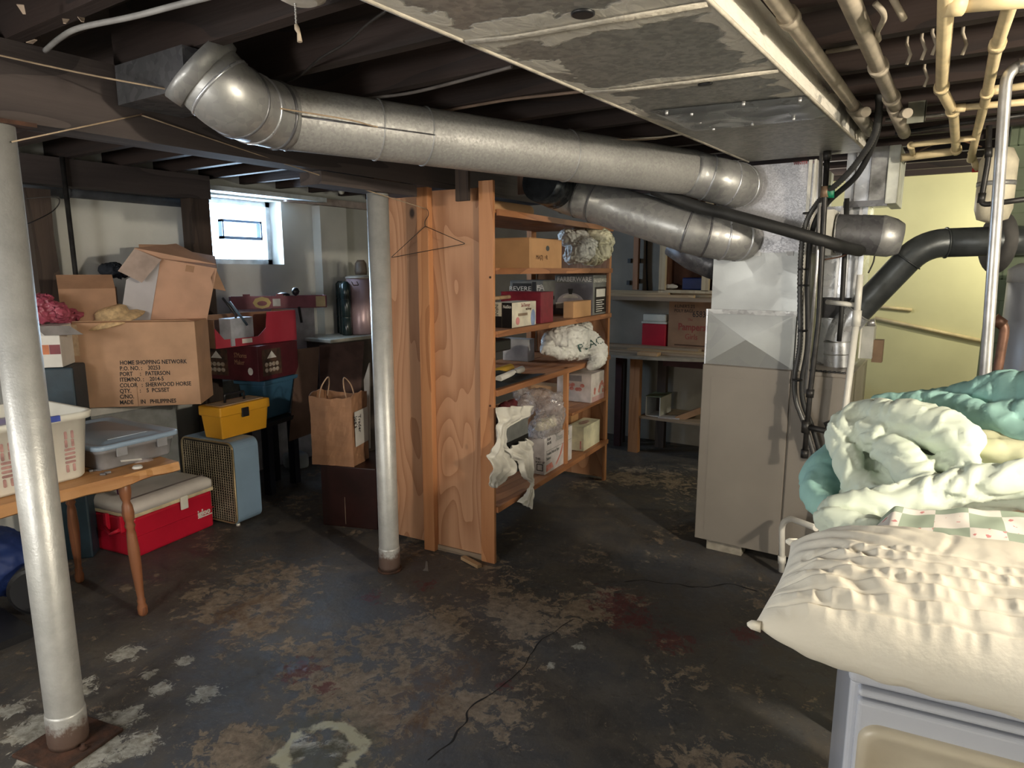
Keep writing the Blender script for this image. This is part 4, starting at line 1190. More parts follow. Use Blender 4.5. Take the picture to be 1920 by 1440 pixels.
M_MINT = cloth_mat('pale_mint_cotton', (0.70, 0.77, 0.66), (0.63, 0.71, 0.60), 0.10)
M_TEAL = cloth_mat('aqua_cotton', (0.34, 0.58, 0.52), (0.26, 0.47, 0.45), 0.10)
M_BUTTER = cloth_mat('pale_yellow_cotton', (0.66, 0.66, 0.44), (0.58, 0.58, 0.38), 0.10)
M_PILLOW = cloth_mat('ivory_cotton', (0.80, 0.76, 0.66), (0.76, 0.71, 0.60), 0.12)
# wooden work top continuing behind the dryer carries the back half of the bedding
t = thing('folding_table', 'table hidden under the heaped comforter, behind the dryer', 'table', DM @ Vector((0.4, 1.1, 0)))
MB().box(DM, 0.02, 0.95, DD + 0.02, 1.25, 0.86, 0.90).build('tabletop', M_PINEX2, t)
for q in ((0.05, DD + 0.06), (0.90, DD + 0.06), (0.05, 1.2), (0.90, 1.2)):
    MB().box(DM, q[0] - 0.02, q[0] + 0.02, q[1] - 0.02, q[1] + 0.02, 0, 0.86).build('leg', M_PINEX2, t)


def puff(name, m, paths, vox=0.012, amp=0.006, root=None, flat=1.0, wr=1.0, seed=0, smooth=6, bottom=None):
    """cloth folds: fat tubes merged into one surface, then wrinkled. each path: list of (u, v, y, r_px)"""
    g = MB()
    for path in paths:
        P = []
        for (u, v, y, r) in path:
            p = at(u, v, y=y)
            d = (p - CAMP).dot(_fw)
            P.append(Vector((p.x, p.y, p.z, r * d / FPX)))
        Q = spline(P, 5)
        n = 14
        pts = [Vector(q[:3]) for q in Q]; R = [q[3] for q in Q]
        # rounded ends
        d0 = (pts[0] - pts[1]).normalized(); d1_ = (pts[-1] - pts[-2]).normalized()
        pts = [pts[0] + d0 * R[0] * 0.8, pts[0] + d0 * R[0] * 0.5] + pts + [pts[-1] + d1_ * R[-1] * 0.5, pts[-1] + d1_ * R[-1] * 0.8]
        R = [R[0] * 0.25, R[0] * 0.75] + R + [R[-1] * 0.75, R[-1] * 0.25]
        g.tube(pts, R, n, True, ry=[q * flat for q in R])
    o = g.build(name, m)
    md = o.modifiers.new('merge', 'REMESH'); md.mode = 'VOXEL'; md.voxel_size = vox
    s_ = o.modifiers.new('smooth', 'SMOOTH'); s_.iterations = smooth; s_.factor = 0.6
    dg = bpy.context.evaluated_depsgraph_get()
    me = bpy.data.meshes.new_from_object(o.evaluated_get(dg))
    o.modifiers.clear()
    o.data = me
    me.materials.clear(); me.materials.append(m)
    off = Vector((seed * 3.1, seed * 1.7, 0))
    for vtx in me.vertices:
        p = vtx.co
        w = Vector((noise.noise(p * 6 + off), noise.noise(p * 6 + off + Vector((5, 5, 5))), noise.noise(p * 6 + Vector((9, 2, 7))))) * 0.55
        q1 = Vector((p.x * 5 - p.y * 4, p.y * 4 + p.x * 3, p.z * 7)) + w + off
        q2 = Vector((p.x * 12 + p.z * 5, p.y * 6 - p.x * 4, p.z * 10)) + w * 1.3 + off
        q3 = Vector((p.x * 17 - p.y * 6, p.y * 8, p.z * 15)) + w * 1.6 - off
        def cr(q, k): return max(0.0, 1 - abs(noise.noise(q)) * k) ** 1.5
        vtx.co = p + vtx.normal * (amp * wr * (0.9 * noise.noise(q1) - 1.3 * cr(q1 + Vector((7, 7, 7)), 7) - 0.9 * cr(q2, 6) + 0.7 * cr(q3, 4) + 0.4))
    for p in me.polygons: p.use_smooth = True
    if bottom is not None:
        for vtx in me.vertices:
            if vtx.co.z < bottom: vtx.co.z = bottom + (vtx.co.z - bottom) * 0.05
    if root is not None: adopt(o, root)
    return o


ZT = DH + 0.002
o = puff('comforter', M_MINT, [
    # long folds lying at the bottom
    [(1545, 975, 1.70, 24), (1600, 985, 1.68, 26), (1650, 985, 1.68, 20)],
    [(1560, 960, 1.76, 28), (1650, 945, 1.80, 30), (1770, 918, 1.86, 32), (1880, 898, 1.90, 36), (2010, 895, 1.94, 40)],
    [(1600, 930, 1.95, 30), (1720, 905, 2.0, 36), (1900, 885, 2.05, 40), (2040, 880, 2.05, 50)],
    [(1640, 900, 2.10, 50), (1760, 880, 2.15, 60), (1940, 860, 2.2, 70)],
    # the loop at the left: down, round and back
    [(1655, 768, 2.16, 20), (1605, 778, 2.12, 24), (1576, 812, 2.06, 24), (1588, 862, 2.00, 26), (1622, 915, 1.94, 27), (1680, 945, 1.88, 24), (1745, 958, 1.86, 20)],
    # top roll
    [(1632, 776, 2.12, 26), (1680, 782, 2.06, 34), (1740, 798, 2.03, 39), (1790, 815, 2.0, 38), (1815, 826, 2.0, 30)],
    # second roll underneath
    [(1618, 806, 2.06, 24), (1665, 842, 2.0, 32), (1705, 880, 1.94, 34), (1740, 925, 1.88, 28)],
    # right-hand turn
    [(1800, 850, 1.98, 22), (1812, 880, 1.94, 24), (1790, 908, 1.91, 26), (1745, 932, 1.88, 22), (1700, 940, 1.87, 18)],
    [(1712, 868, 1.98, 18), (1760, 872, 1.97, 18), (1800, 868, 1.96, 18)],
    [(1610, 850, 2.10, 26), (1650, 890, 2.04, 28), (1690, 930, 1.96, 26)],
    [(1640, 820, 2.14, 26), (1700, 850, 2.10, 30), (1760, 850, 2.08, 30)],
    [(1690, 950, 1.90, 22), (1790, 938, 1.95, 26), (1900, 930, 1.98, 26), (2010, 930, 2.0, 26)],
], vox=0.0085, amp=0.009, seed=1, bottom=ZT, smooth=5)
tag(o, 'pale mint comforter rolled up in thick folds on top of the dryer', 'comforter')
o = puff('blanket', M_TEAL, [
    [(1575, 850, 2.16, 26), (1545, 880, 2.08, 32), (1530, 915, 2.0, 30), (1540, 945, 1.92, 26), (1580, 960, 1.86, 24)],
    [(1600, 880, 2.2, 26), (1570, 900, 2.1, 30), (1560, 950, 1.98, 26)],
], vox=0.010, amp=0.007, seed=3, bottom=ZT)
tag(o, 'darker teal blanket bunched low at the left end of the bedding heap', 'blanket')
o = puff('comforter', M_TEAL, [
    [(1640, 752, 2.30, 12), (1700, 752, 2.28, 16), (1780, 760, 2.24, 24), (1850, 790, 2.16, 30), (1930, 830, 2.08, 34), (2010, 860, 2.04, 34)],
    [(1700, 756, 2.36, 20), (1780, 752, 2.34, 28), (1860, 748, 2.3, 40), (1960, 760, 2.24, 50)],
    [(1835, 738, 2.32, 26), (1880, 728, 2.30, 34), (1960, 740, 2.25, 46)],
    [(1860, 790, 2.20, 36), (1940, 800, 2.16, 48), (2040, 820, 2.14, 56)],
], vox=0.009, amp=0.008, seed=5, smooth=5)
tag(o, 'bright aqua comforter heaped on the back right of the bedding', 'comforter')
o = puff('blanket', M_BUTTER, [
    [(1820, 850, 2.02, 20), (1860, 846, 2.02, 26), (1940, 850, 2.02, 26)],
    [(1830, 825, 2.08, 22), (1900, 835, 2.08, 26), (1980, 840, 2.06, 26)],
], vox=0.011, amp=0.004, seed=6)
tag(o, 'pale yellow blanket peeping out between the mint and aqua comforters', 'blanket')


def quilt_material():
    m = bpy.data.materials.new('patchwork_check')
    nt, N, L, B = nodes(m)
    at_ = N.new('ShaderNodeUVMap')
    ck = N.new('ShaderNodeTexChecker'); ck.inputs['Scale'].default_value = 1.0
    L.new(at_.outputs[0], ck.inputs['Vector'])
    ck.inputs['Color1'].default_value = (0.33, 0.40, 0.32, 1); ck.inputs['Color2'].default_value = (0.74, 0.70, 0.66, 1)
    vo = N.new('ShaderNodeTexVoronoi'); vo.inputs['Scale'].default_value = 2.6; vo.inputs['Randomness'].default_value = 0.35
    L.new(at_.outputs[0], vo.inputs['Vector'])
    nz = N.new('ShaderNodeTexNoise'); nz.inputs['Scale'].default_value = 14; L.new(at_.outputs[0], nz.inputs['Vector'])
    d = math_n(N, L, 'MULTIPLY_ADD', nz.outputs[0], 0.35, vo.outputs['Distance'])
    f = rng(N, L, d, 0.36, 0.38, 1, 0)
    f = math_n(N, L, 'MULTIPLY', f, math_n(N, L, 'SUBTRACT', 1.0, ck.outputs['Fac']))
    L.new(mixc(N, L, math_n(N, L, 'MULTIPLY', f, 0.8), ck.outputs['Color'], (0.55, 0.12, 0.14)), B.inputs['Base Color'])
    B.inputs['Roughness'].default_value = 0.85
    return m


def sheet(name, m, corners, nx, ny, thick, zfun, uvs=(1, 1), root=None):
    """closed thin slab over a bilinear patch; zfun(a,b) lifts it; gets UVs scaled"""
    A, Bc, Cc, Dc = [Vector(c) for c in corners]
    bm = bmesh.new()
    uvl = bm.loops.layers.uv.new('UVMap')
    top = {}; bot = {}
    for j in range(ny + 1):
        for i in range(nx + 1):
            a, b_ = i / nx, j / ny
            p = (A * (1 - a) + Bc * a) * (1 - b_) + (Dc * (1 - a) + Cc * a) * b_
            p = p + Vector(zfun(a, b_, p))
            e = min(min(a, 1 - a) * nx, min(b_, 1 - b_) * ny)
            top[i, j] = bm.verts.new(p); bot[i, j] = bm.verts.new(p - Vector((0, 0, thick if e > 0 else thick * 0.5)))
    def face(vs, uv):
        f = bm.faces.new(vs); f.smooth = True
        for l, q in zip(f.loops, uv): l[uvl].uv = q
    for j in range(ny):
        for i in range(nx):
            k = [(i, j), (i + 1, j), (i + 1, j + 1), (i, j + 1)]
            uv = [(x / nx * uvs[0], y / ny * uvs[1]) for x, y in k]
            face([top[q] for q in k], uv); face([bot[q] for q in reversed(k)], list(reversed(uv)))
    rim = [(i, 0) for i in range(nx)] + [(nx, j) for j in range(ny)] + [(i, ny) for i in range(nx, 0, -1)] + [(0, j) for j in range(ny, 0, -1)]
    for q, r in zip(rim, rim[1:] + rim[:1]):
        u0 = (q[0] / nx * uvs[0], q[1] / ny * uvs[1]); u1 = (r[0] / nx * uvs[0], r[1] / ny * uvs[1])
        face([top[q], bot[q], bot[r], top[r]], [u0, u0, u1, u1])
    me = bpy.data.meshes.new(name); bm.to_mesh(me); bm.free()
    me.materials.append(m)
    o = bpy.data.objects.new(name, me); COL.objects.link(o)
    if root is not None: adopt(o, root)
    return o


def qz(a, b_, p):
    return (0, 0, 0.010 * noise.noise(Vector((p.x * 7, p.y * 9, 1))) + 0.006 * noise.noise(Vector((p.x * 22, p.y * 16, 4))) - 0.05 * max(0, 0.12 - a) / 0.12 - 0.02 * max(0, b_ - 0.9) / 0.1)


o = sheet('patchwork_quilt', quilt_material(), [at(1590, 1030, z=1.035), at(2080, 1085, z=1.035), at(1990, 948, z=1.065), at(1640, 944, z=1.065)], 70, 40, 0.025, qz, (6.0, 3.8))
tag(o, 'patchwork quilt of sage green and pink-flowered white squares behind the pillow', 'quilt')


# pillow
def pillow():
    a0 = at(1413, 1172, z=1.0)          # front left corner
    a1 = at(1483, 1016, z=1.03)         # back left corner
    ex = Vector((0.992, 0.10, 0.0)).normalized()
    L_ = 0.70
    ey = (a1 - a0)
    bdep = ey.length; ey.normalize()
    ez = ex.cross(ey).normalized()
    nx, ny = 280, 220
    cen = (a0 + a1) / 2 + ex * L_ / 2
    T = 0.118

    def pt(i, j, side):
        u = -1 + 2 * i / nx; v = -1 + 2 * j / ny
        # denser towards rims
        u_ = sin(u * pi / 2); v_ = sin(v * pi / 2)
        x = u_ * L_ / 2 * (1 - 0.035 * (1 - v_ * v_))
        y = v_ * bdep / 2 * (1 + 0.17 * (1 - u_ ** 6) * (1.0 if v_ < 0 else 0.25) - 0.02)
        h = T * max(0, (1 - abs(u_) ** 3.2)) ** 0.55 * max(0, (1 - abs(v_) ** 3.0)) ** 0.5
        if side < 0: h *= 0.75
        z = side * h
        x += 0; 
        if side > 0:
            rim = min(1, (1 - abs(u_)) * 8) * min(1, (1 - abs(v_)) * 7)
            # stitched channels along the front half
            s = (v_ + 0.98) / 0.145
            wob = 0.35 * noise.noise(Vector((x * 5, v_ * 2, 0)))
            s += wob * 0.5
            if -0.95 < v_ < 0.0:
                row = floor_(s); fr = abs((s % 1.0) - 0.5) * 2      # 1 at the stitch line, 0 mid-channel
                z -= 0.0055 * rim * max(0, 1 - (1 - fr) * 4.2)
                ph = x * 250 + row * 2.4 + 4.5 * noise.noise(Vector((x * 14, row * 3.7, 1))) + v_ * 9
                amp_ = 0.5 + 0.9 * noise.noise(Vector((x * 7, row * 2.1, 9)))
                z += 0.0034 * rim * max(0, amp_) * (1 - abs(sin(ph / 2)) ** 0.8 * 1.6) * (1 - 0.55 * fr)
            for xs in (-0.085, 0.12):
                dd = abs(x - xs - 0.012 * sin(v_ * 4))
                if v_ > -0.3: z -= 0.0030 * rim * max(0, 1 - dd / 0.012) * min(1, (v_ + 0.3) * 4)
            # fine diagonal gathers at the left end
            if x < -0.1:
                k = min(1, (-0.1 - x) / 0.1)
                z += 0.0035 * rim * k * sin((y * 0.9 + x * 0.55) * 150 + 3 * noise.noise(Vector((x * 8, y * 8, 2))))
            z += 0.003 * rim * noise.noise(Vector((x * 9, y * 9, 3))) + 0.0022 * rim * noise.noise(Vector((x * 32, y * 24, 5)))
        # long wrinkles down the front flank
        if v_ < -0.45:
            z += side * 0.006 * noise.noise(Vector((x * 26 + y * 9, y * 5, 8))) * min(1, (1 - abs(v_)) * 8)
        sag = 0.03 * (1 - abs(u_)) if side < 0 and v_ > -0.5 else 0
        P = cen + ex * x + ey * y + ez * z
        return P

    bm = bmesh.new()
    tp, bt = {}, {}
    for j in range(ny + 1):
        for i in range(nx + 1):
            tp[i, j] = bm.verts.new(pt(i, j, 1))
            if 0 < i < nx and 0 < j < ny: bt[i, j] = bm.verts.new(pt(i, j, -1))
            else: bt[i, j] = tp[i, j]
    for j in range(ny):
        for i in range(nx):
            k = [(i, j), (i + 1, j), (i + 1, j + 1), (i, j + 1)]
            f = bm.faces.new([tp[q] for q in k]); f.smooth = True
            vs = []
            for q in reversed(k):
                if bt[q] not in vs: vs.append(bt[q])
            try:
                f = bm.faces.new(vs); f.smooth = True
            except ValueError: pass
    me = bpy.data.meshes.new('pillow'); bm.to_mesh(me); bm.free()
    me.materials.append(M_PILLOW)
    o = bpy.data.objects.new('pillow', me); COL.objects.link(o)
    print('pillow cen', cen)
    # corner tufts
    for c in (a0, a1):
        MB().tube([c + ex * 0.012, c - ex * 0.004, c - ex * 0.010 - ey * 0.002], [0.010, 0.008, 0.003], 8).build('corner_tuft', M_PILLOW, o)
    return o


def floor_(x): return math.floor(x)


tag(pillow(), 'large ivory quilted pillow lying on the front edge of the dryer', 'pillow')

# ---------------------------------------------------------------- plywood shelving unit
SA = radians(4.5)
SX = Vector((cos(SA), sin(SA), 0)); SY = Vector((-sin(SA), cos(SA), 0))
SP = at(931, 1055, z=0.0); SP.z = 0
SM = frame_m(SP, SX, SY, (0, 0, 1))


def sl(u, v, y=0.0):      # local coordinates of a pixel on the plane y = const of the unit
    return SM.inverted() @ on_plane(u, v, SM @ Vector((0, y, 0)), SY)


def slx(u, v, x=0.0):     # ... on the plane x = const (open side)
    return SM.inverted() @ on_plane(u, v, SM @ Vector((x, 0, 0)), SX)


SLEN = 1.69
t = thing('shelving_unit', 'tall home-made shelving unit with a plywood end panel', 'shelves', SM @ Vector((-0.33, SLEN / 2, 0)))
xl = sl(745, 1012).x
g = MB()
g.box(SM, xl, -0.012, 0.0, 0.018, 0.03, 2.01)
g.build('end_panel', M_PLY, t)
s0 = sl(797, 700).x; s1 = sl(820, 700).x
MB().box(SM, s0, s0 + 0.072, -0.045, -0.001, 0.0, 2.03).build('batten', M_PINEZ, t, 0.002)
MB().box(SM, -0.085, 0.0, -0.022, -0.001, 0.0, 2.04).build('batten', M_PINEZ, t, 0.002)
MB().box(SM, xl + 0.3, -0.09, -0.012, 0.0, 0.0, 0.03).build('bottom_rail', M_PINEX2, t)
mz = M_PINEZ
MB().box(SM, -0.60, -0.02, SLEN - 0.018, SLEN, 0.02, 1.83).build('end_panel', M_PLY, t)
MB().box(SM, -0.02, 0.0, SLEN - 0.04, SLEN + 0.002, 0.0, 1.86).build('upright', mz, t)
MB().box(SM, -0.64, -0.60, 0.86, 0.93, 0.0, 2.0).build('upright', mz, t)
MB().box(SM, -0.64, -0.60, 1.58, 1.66, 0.0, 1.95).build('upright', mz, t)
MB().box(SM, -0.64, -0.60, 0.06, 0.13, 0.0, 2.0).build('upright', mz, t)
ZS = [1.90, 1.605, 1.28, 0.967, 0.32]
for z in ZS:
    g = MB()
    for k in range(3):
        g.box(SM, -0.60 + 0.20 * k, -0.60 + 0.20 * k + 0.194, 0.02, SLEN - 0.02, z - 0.018, z)
    g.build('shelf_board', M_PINEY, t)
    MB().box(SM, -0.004, 0.012, 0.0 if z < 1.8 else 0.02, SLEN - 0.002, z - 0.030, z + 0.002).build('shelf_edging', M_PINEY, t)
MB().box(SM, -0.60, 0.0, 1.02, SLEN - 0.02, 0.632, 0.65).build('shelf_board', M_PINEY, t)
MB().box(SM, -0.03, -0.002, 0.93, 0.96, 0.32, 0.967).build('upright', mz, t)
# screw and knots
for (u, v) in ((919, 761), (919, 520)):
    p = sl(u, v, -0.023)
    MB().lathe(frame_m(SM @ p, SX, (0, 0, 1)), [(0.007, -0.002), (0.006, 0.001), (0.001, 0.002)], 10).build('nail_head', M_RUST, t)
o = MB().box(SM @ Matrix.Translation((-0.19, -0.07, 0.004)) @ Matrix.Rotation(radians(-20), 4, 'Z'), 0, 0.15, 0, 0.03, 0, 0.018).build('wood_offcut', M_PINEX)
tag(o, 'small wood offcut on the floor at the foot of the plywood panel', 'offcut')

YAW_S = 94.5
zz = lambda i: ZS[i] + 0.001


def sbox(uN, vT, vB, shelf_z, uR=None, uL=None, wl=None, wr=None, yaw=YAW_S, xf=-0.02):
    P = SM @ slx(uN, vB, xf)
    P.z = shelf_z
    return Box(uN, vT, vB, yaw, uL=uL, uR=uR, wl=wl, wr=wr, P=P)


# -- second shelf from the top
b = sbox(993, 445, 509, zz(1), uR=1053, wl=0.34)
r = carton('cardboard_box', 'plain brown carton with an oval hand hole, top of the shelving unit', b, M_CARD3, tape=False)
MB().add([b.right(0, 0, 0.0015) @ Vector((b.wr * 0.53 + 0.024 * cos(a) * (1 if abs(cos(a)) < .9 else 1), b.h * 0.68 + 0.016 * sin(a) * 1.0, 0)) for a in [2 * pi * k / 16 for k in range(16)]], [tuple(range(16))]).build('hand_hole', M_BLACK, r)
text(r, 'MA(2)  =R', b.right(b.wr * 0.18, b.h * 0.30), 0.036, M_INKB, 'handwriting')
M_BAGW = mat('white_plastic_bag', (0.66, 0.65, 0.62), 0.45, 0, 0.06, 10, 0.15, bscale=30)
M_BAGY = mat('yellowed_plastic_bag', (0.70, 0.66, 0.48), 0.5, 0, 0.08, 10, 0.15, bscale=30)
M_CLEAR = mat('clear_plastic', (0.60, 0.54, 0.54), 0.18, 0, 0.1, 20, 0.3, alpha=0.42, bscale=25, spec=0.8)


def crumple(o, amp, f=1.0, seed=0):
    off = Vector((seed, seed * 2, 0))
    for v in o.data.vertices:
        p = v.co * f + off
        w = Vector((noise.noise(p * 9), noise.noise(p * 9 + Vector((4, 4, 4))), noise.noise(p * 9 + Vector((8, 1, 3))))) * 0.9
        def cr(q, k): return max(0.0, 1 - abs(noise.noise(q)) * k)
        q = 1.3 * noise.noise(p * 11 + w) - 0.9 * cr(p * 14 + w, 5) + 0.9 * cr(p * 19 + w * 1.5 + off, 4) - 0.5 * cr(p * 36 + w * 2, 4) + 0.35 * cr(p * 50 - w, 4)
        v.co = v.co + v.normal * amp * q
    return o


def bag(name, label, cat, m, paths, vox=0.0065, amp=0.010, seed=0, bottom=None, smooth=2, flatf=False):
    o = puff(name, m, paths, vox=vox, amp=0.002, seed=seed, smooth=smooth, bottom=bottom)
    crumple(o, amp, 1.0, seed)
    if flatf:
        for p in o.data.polygons: p.use_smooth = False
    if label: tag(o, label, cat)
    return o


yb = (SM @ slx(1080, 480, -0.1)).y
def lx(u, v, x): return (SM @ slx(u, v, x)).y
bag('plastic_bag', 'crumpled white plastic bag beside the carton with the hand hole', 'bag', M_BAGW,
    [[(1072, 482, lx(1072, 482, -0.10), 16), (1085, 470, lx(1085, 470, -0.08), 24), (1105, 470, lx(1105, 470, -0.08), 24)],
     [(1060, 445, lx(1060, 445, -0.14), 14), (1090, 450, lx(1090, 450, -0.14), 22), (1110, 460, lx(1110, 460, -0.10), 22)]], seed=2, bottom=ZS[1] + 0.003)
bag('plastic_bag', 'yellowed plastic bag bulging out past the end of the top shelf', 'bag', M_BAGY,
    [[(1095, 440, lx(1095, 440, -0.16), 18), (1120, 445, lx(1120, 445, -0.03), 20), (1138, 448, lx(1138, 448, 0.02), 14)],
     [(1108, 480, lx(1108, 480, -0.04), 18), (1128, 470, lx(1128, 470, 0.0), 20), (1140, 455, lx(1140, 455, 0.03), 12)],
     [(1100, 488, lx(1100, 488, -0.06), 10), (1122, 488, lx(1122, 488, -0.02), 9)]], seed=4, bottom=ZS[1] + 0.003)
g = MB()
p = SM @ Vector((-0.45, 0.42, ZS[1]))
for k in range(4): g.lathe(Matrix.Translation(p + SY * 0.075 * k), [(0.035, 0), (0.035, 0.16), (0.03, 0.17)], 16)
o = MB()
for k in range(2):
    c = SM @ Vector((-0.40, 0.30 + 0.09 * k, ZS[1] + 0.001))
    q = MB().lathe(Matrix.Translation(c), [(0.036, 0), (0.036, 0.19), (0.030, 0.2)], 18).build('jar', mat('cloudy_jar', (0.45, 0.47, 0.47), 0.2))
    tag(q, ['grey glassy canister behind the hand-hole carton, nearer the plywood panel', 'grey glassy canister behind the hand-hole carton, farther from the plywood panel'][k], 'canister', 'grey canisters behind the carton')
# rolled tube on the very top
P = [SM @ Vector((-0.25, 0.05, 1.945)), SM @ Vector((-0.20, 0.75, 1.945))]
tag(MB().tube(P, 0.042, 20).build('cardboard_tube', M_CARD3), 'tan cardboard tube lying on the top board of the shelves', 'tube')

# -- third shelf
M_FGREY = mat('grey_printed_card', (0.17, 0.175, 0.17), 0.45)
M_FGREYL = mat('light_grey_print', (0.33, 0.34, 0.34), 0.5)
M_SILV = mat('pale_lettering', (0.68, 0.66, 0.62), 0.5)
M_BLK = mat('black_print', (0.014, 0.013, 0.014), 0.4)
b = sbox(1018, 526, 606, zz(2), uR=1057, wl=0.26, xf=-0.31)
r = carton('cookware_box', 'plain-sided grey cookware carton standing behind the maroon box', b, M_FGREY, tape=False)
MB().box(b.left(0, 0), 0.02, b.wl - 0.09, b.h * 0.25, b.h - 0.02, 0, 0.001).build('black_label', M_BLK, r)
MB().box(b.left(0, 0), b.wl - 0.085, b.wl - 0.055, 0.0, b.h - 0.01, 0, 0.001).build('black_stripe', M_BLK, r)
text(r, 'REVERE\nWARE', b.left(b.wl - 0.27, b.h * 0.70, 0.0025), 0.045, M_SILV, sx=1.2)
text(r, 'FA', frame_m(b.left(b.wl - 0.012, b.h * 0.66).translation, (0, 0, 1), b.el), 0.05, M_SILV)
text(r, 'FA', b.left(b.wl - 0.052, b.h * 0.72, 0.0025), 0.055, M_SILV)
MB().box(b.right(0, 0), b.wr * 0.4, b.wr * 0.52, b.h * 0.44, b.h * 0.54, 0, 0.001).build('hand_slot', M_BLK, r)
text(r, 'OPEN\nHERE', b.right(b.wr * 0.12, b.h * 0.33), 0.022, M_SILV)

b = sbox(1111, 516, 585, zz(2), uR=1139, uL=1040)
r = carton('cookware_box', 'grey and black box with a lidded pot picture, far end of third shelf', b, M_FGREY, tape=False)
pnl = MB().box(b.left(0, 0), 0.0, b.wl, 0.0, b.h * 0.80, 0, 0.001).build('picture_panel', mat('dusky_picture', (0.09, 0.09, 0.11), 0.4, 0, 0.5, 6, 0, col2=(0.22, 0.22, 0.25)), r)
text(r, 'FARBERWARE', b.left(b.wl * 0.06, b.h * 0.84, 0.0015), b.h * 0.17, M_SILV, sx=b.wl * 0.9 / (b.h * 0.17 * 6.2), bold=0.001)
text(r, 'FARBERWARE', b.right(b.wr * 0.03, b.h * 0.82, 0.0015), b.h * 0.14, M_SILV, sx=b.wr * 0.9 / (b.h * 0.14 * 6.2), bold=0.001)
# picture of a lidded pan
LF = b.left(0, 0, 0.002)
cxp, czp = b.wl * 0.42, b.h * 0.30
g = MB()
def disc(cx_, cz_, rx, rz, a0=0, a1=360, n=24):
    return [(cx_ + rx * cos(radians(a0 + (a1 - a0) * k / n)), cz_ + rz * sin(radians(a0 + (a1 - a0) * k / n))) for k in range(n + (0 if a1 - a0 == 360 else 1))]
MB().plate(LF, disc(cxp, czp, 0.105, 0.07, 0, 180), 0.0006).build('pictured_lid', mat('pictured_steel', (0.45, 0.42, 0.46), 0.4), pnl)
MB().plate(LF @ Matrix.Translation((0, 0, 0.0007)), disc(cxp, czp + 0.035, 0.06, 0.026, 0, 180), 0.0005).build('pictured_highlight', M_SILV, pnl)
MB().plate(LF @ Matrix.Translation((0, 0, 0.0007)), [(cxp - 0.012, czp + 0.06), (cxp + 0.012, czp + 0.06), (cxp + 0.02, czp + 0.10), (cxp - 0.02, czp + 0.10)], 0.0005).build('pictured_knob', M_BLK, pnl)
MB().plate(LF @ Matrix.Translation((0, 0, 0.0007)), [(cxp - 0.11, czp - 0.04), (cxp + 0.10, czp - 0.04), (cxp + 0.11, czp), (cxp - 0.115, czp)], 0.0005).build('pictured_pan', M_SILV, pnl)
btp = MB().box(b.right(0, 0, 0.001), b.wr * 0.12, b.wr * 0.88, b.h * 0.05, b.h * 0.70, 0, 0.0008).build('black_text_panel', M_BLK, r)
MB().box(b.right(0, 0, 0.002), b.wr * 0.2, b.wr * 0.78, b.h * 0.45, b.h * 0.65, 0, 0.0008).build('white_panel', M_WHITE, btp)
for k in range(6):
    MB().box(b.right(0, 0, 0.002), b.wr * 0.2, b.wr * (0.6 + 0.12 * (k % 2)), b.h * (0.08 + 0.055 * k), b.h * (0.10 + 0.055 * k), 0, 0.0006).build('printed_line', M_SILV, btp)

b = sbox(1014, 548, 615, zz(2), uR=1037, wl=0.275)
r = carton('maroon_box', 'plain maroon carton on the third shelf', b, mat('maroon_card', (0.22, 0.018, 0.035), 0.5), tape=False)
b = sbox(960, 568, 622, zz(2), uR=1005, wl=0.13)
r = thing('therapy_box', 'white and black box with pink seal and blue swirl on the third shelf', 'box', b.c)
MB().box(b.M, 0, b.wr, 0, b.wl, 0, b.h).build('box_body', mat('cream_card', (0.68, 0.64, 0.52), 0.5), r, 0.003)
MB().box(b.left(0, 0), 0.0, b.wl * 0.50, 0.0, b.h * 0.45, 0, 0.001).build('black_label', M_BLK, r)
MB().box(b.left(0, 0), b.wl * 0.52, b.wl, 0.0, b.h, 0, 0.001).build('black_label', M_BLK, r)
text(r, 'INFINITI', frame_m(b.left(b.wl * 0.18, b.h * 0.95, 0.001).translation, (0, 0, -1), -b.el), 0.03, M_INK, sx=0.8)
text(r, 'NuSkin', b.left(b.wl * 0.57, b.h * 0.78, 0.0025), 0.026, M_SILV, sx=0.7)
text(r, 'SinTherapy', b.right(b.wr * 0.36, b.h * 0.80), 0.030, mat('red_brown_ink', (0.30, 0.10, 0.09), 0.6), sx=0.8)
text(r, 'velaTherapy', b.right(b.wr * 0.55, b.h * 0.66), 0.020, M_INKB, sx=0.7)
MB().box(b.right(0, 0), b.wr * 0.24, b.wr * 0.62, b.h * 0.44, b.h * 0.55, 0, 0.001).build('pictured_tube', mat('bronze_print', (0.28, 0.20, 0.13), 0.5), r)
MB().plate(b.right(0, 0), disc(b.wr * 0.22, b.h * 0.25, 0.022, 0.022), 0.001).build('round_seal', mat('pink_seal', (0.55, 0.22, 0.22), 0.6), r)
MB().plate(b.right(0, 0), disc(b.wr * 0.86, b.h * 0.30, 0.028, 0.05), 0.001).build('blue_swirl', mat('blue_swirl', (0.24, 0.32, 0.52), 0.6), r)
b = sbox(1075, 566, 599, zz(2), uR=1108, uL=1056)
carton('cardboard_box', 'small light brown carton in front of the pot-picture box', b, M_CARD3, tape=False)
P = [SM @ Vector((-0.12, 0.03, 1.44)), SM @ Vector((-0.10, 0.33, 1.447))]
tag(MB().tube(P, 0.011, 12).build('wooden_rod', M_PINEX), 'short wooden rod resting over the tube box near the plywood panel', 'rod')

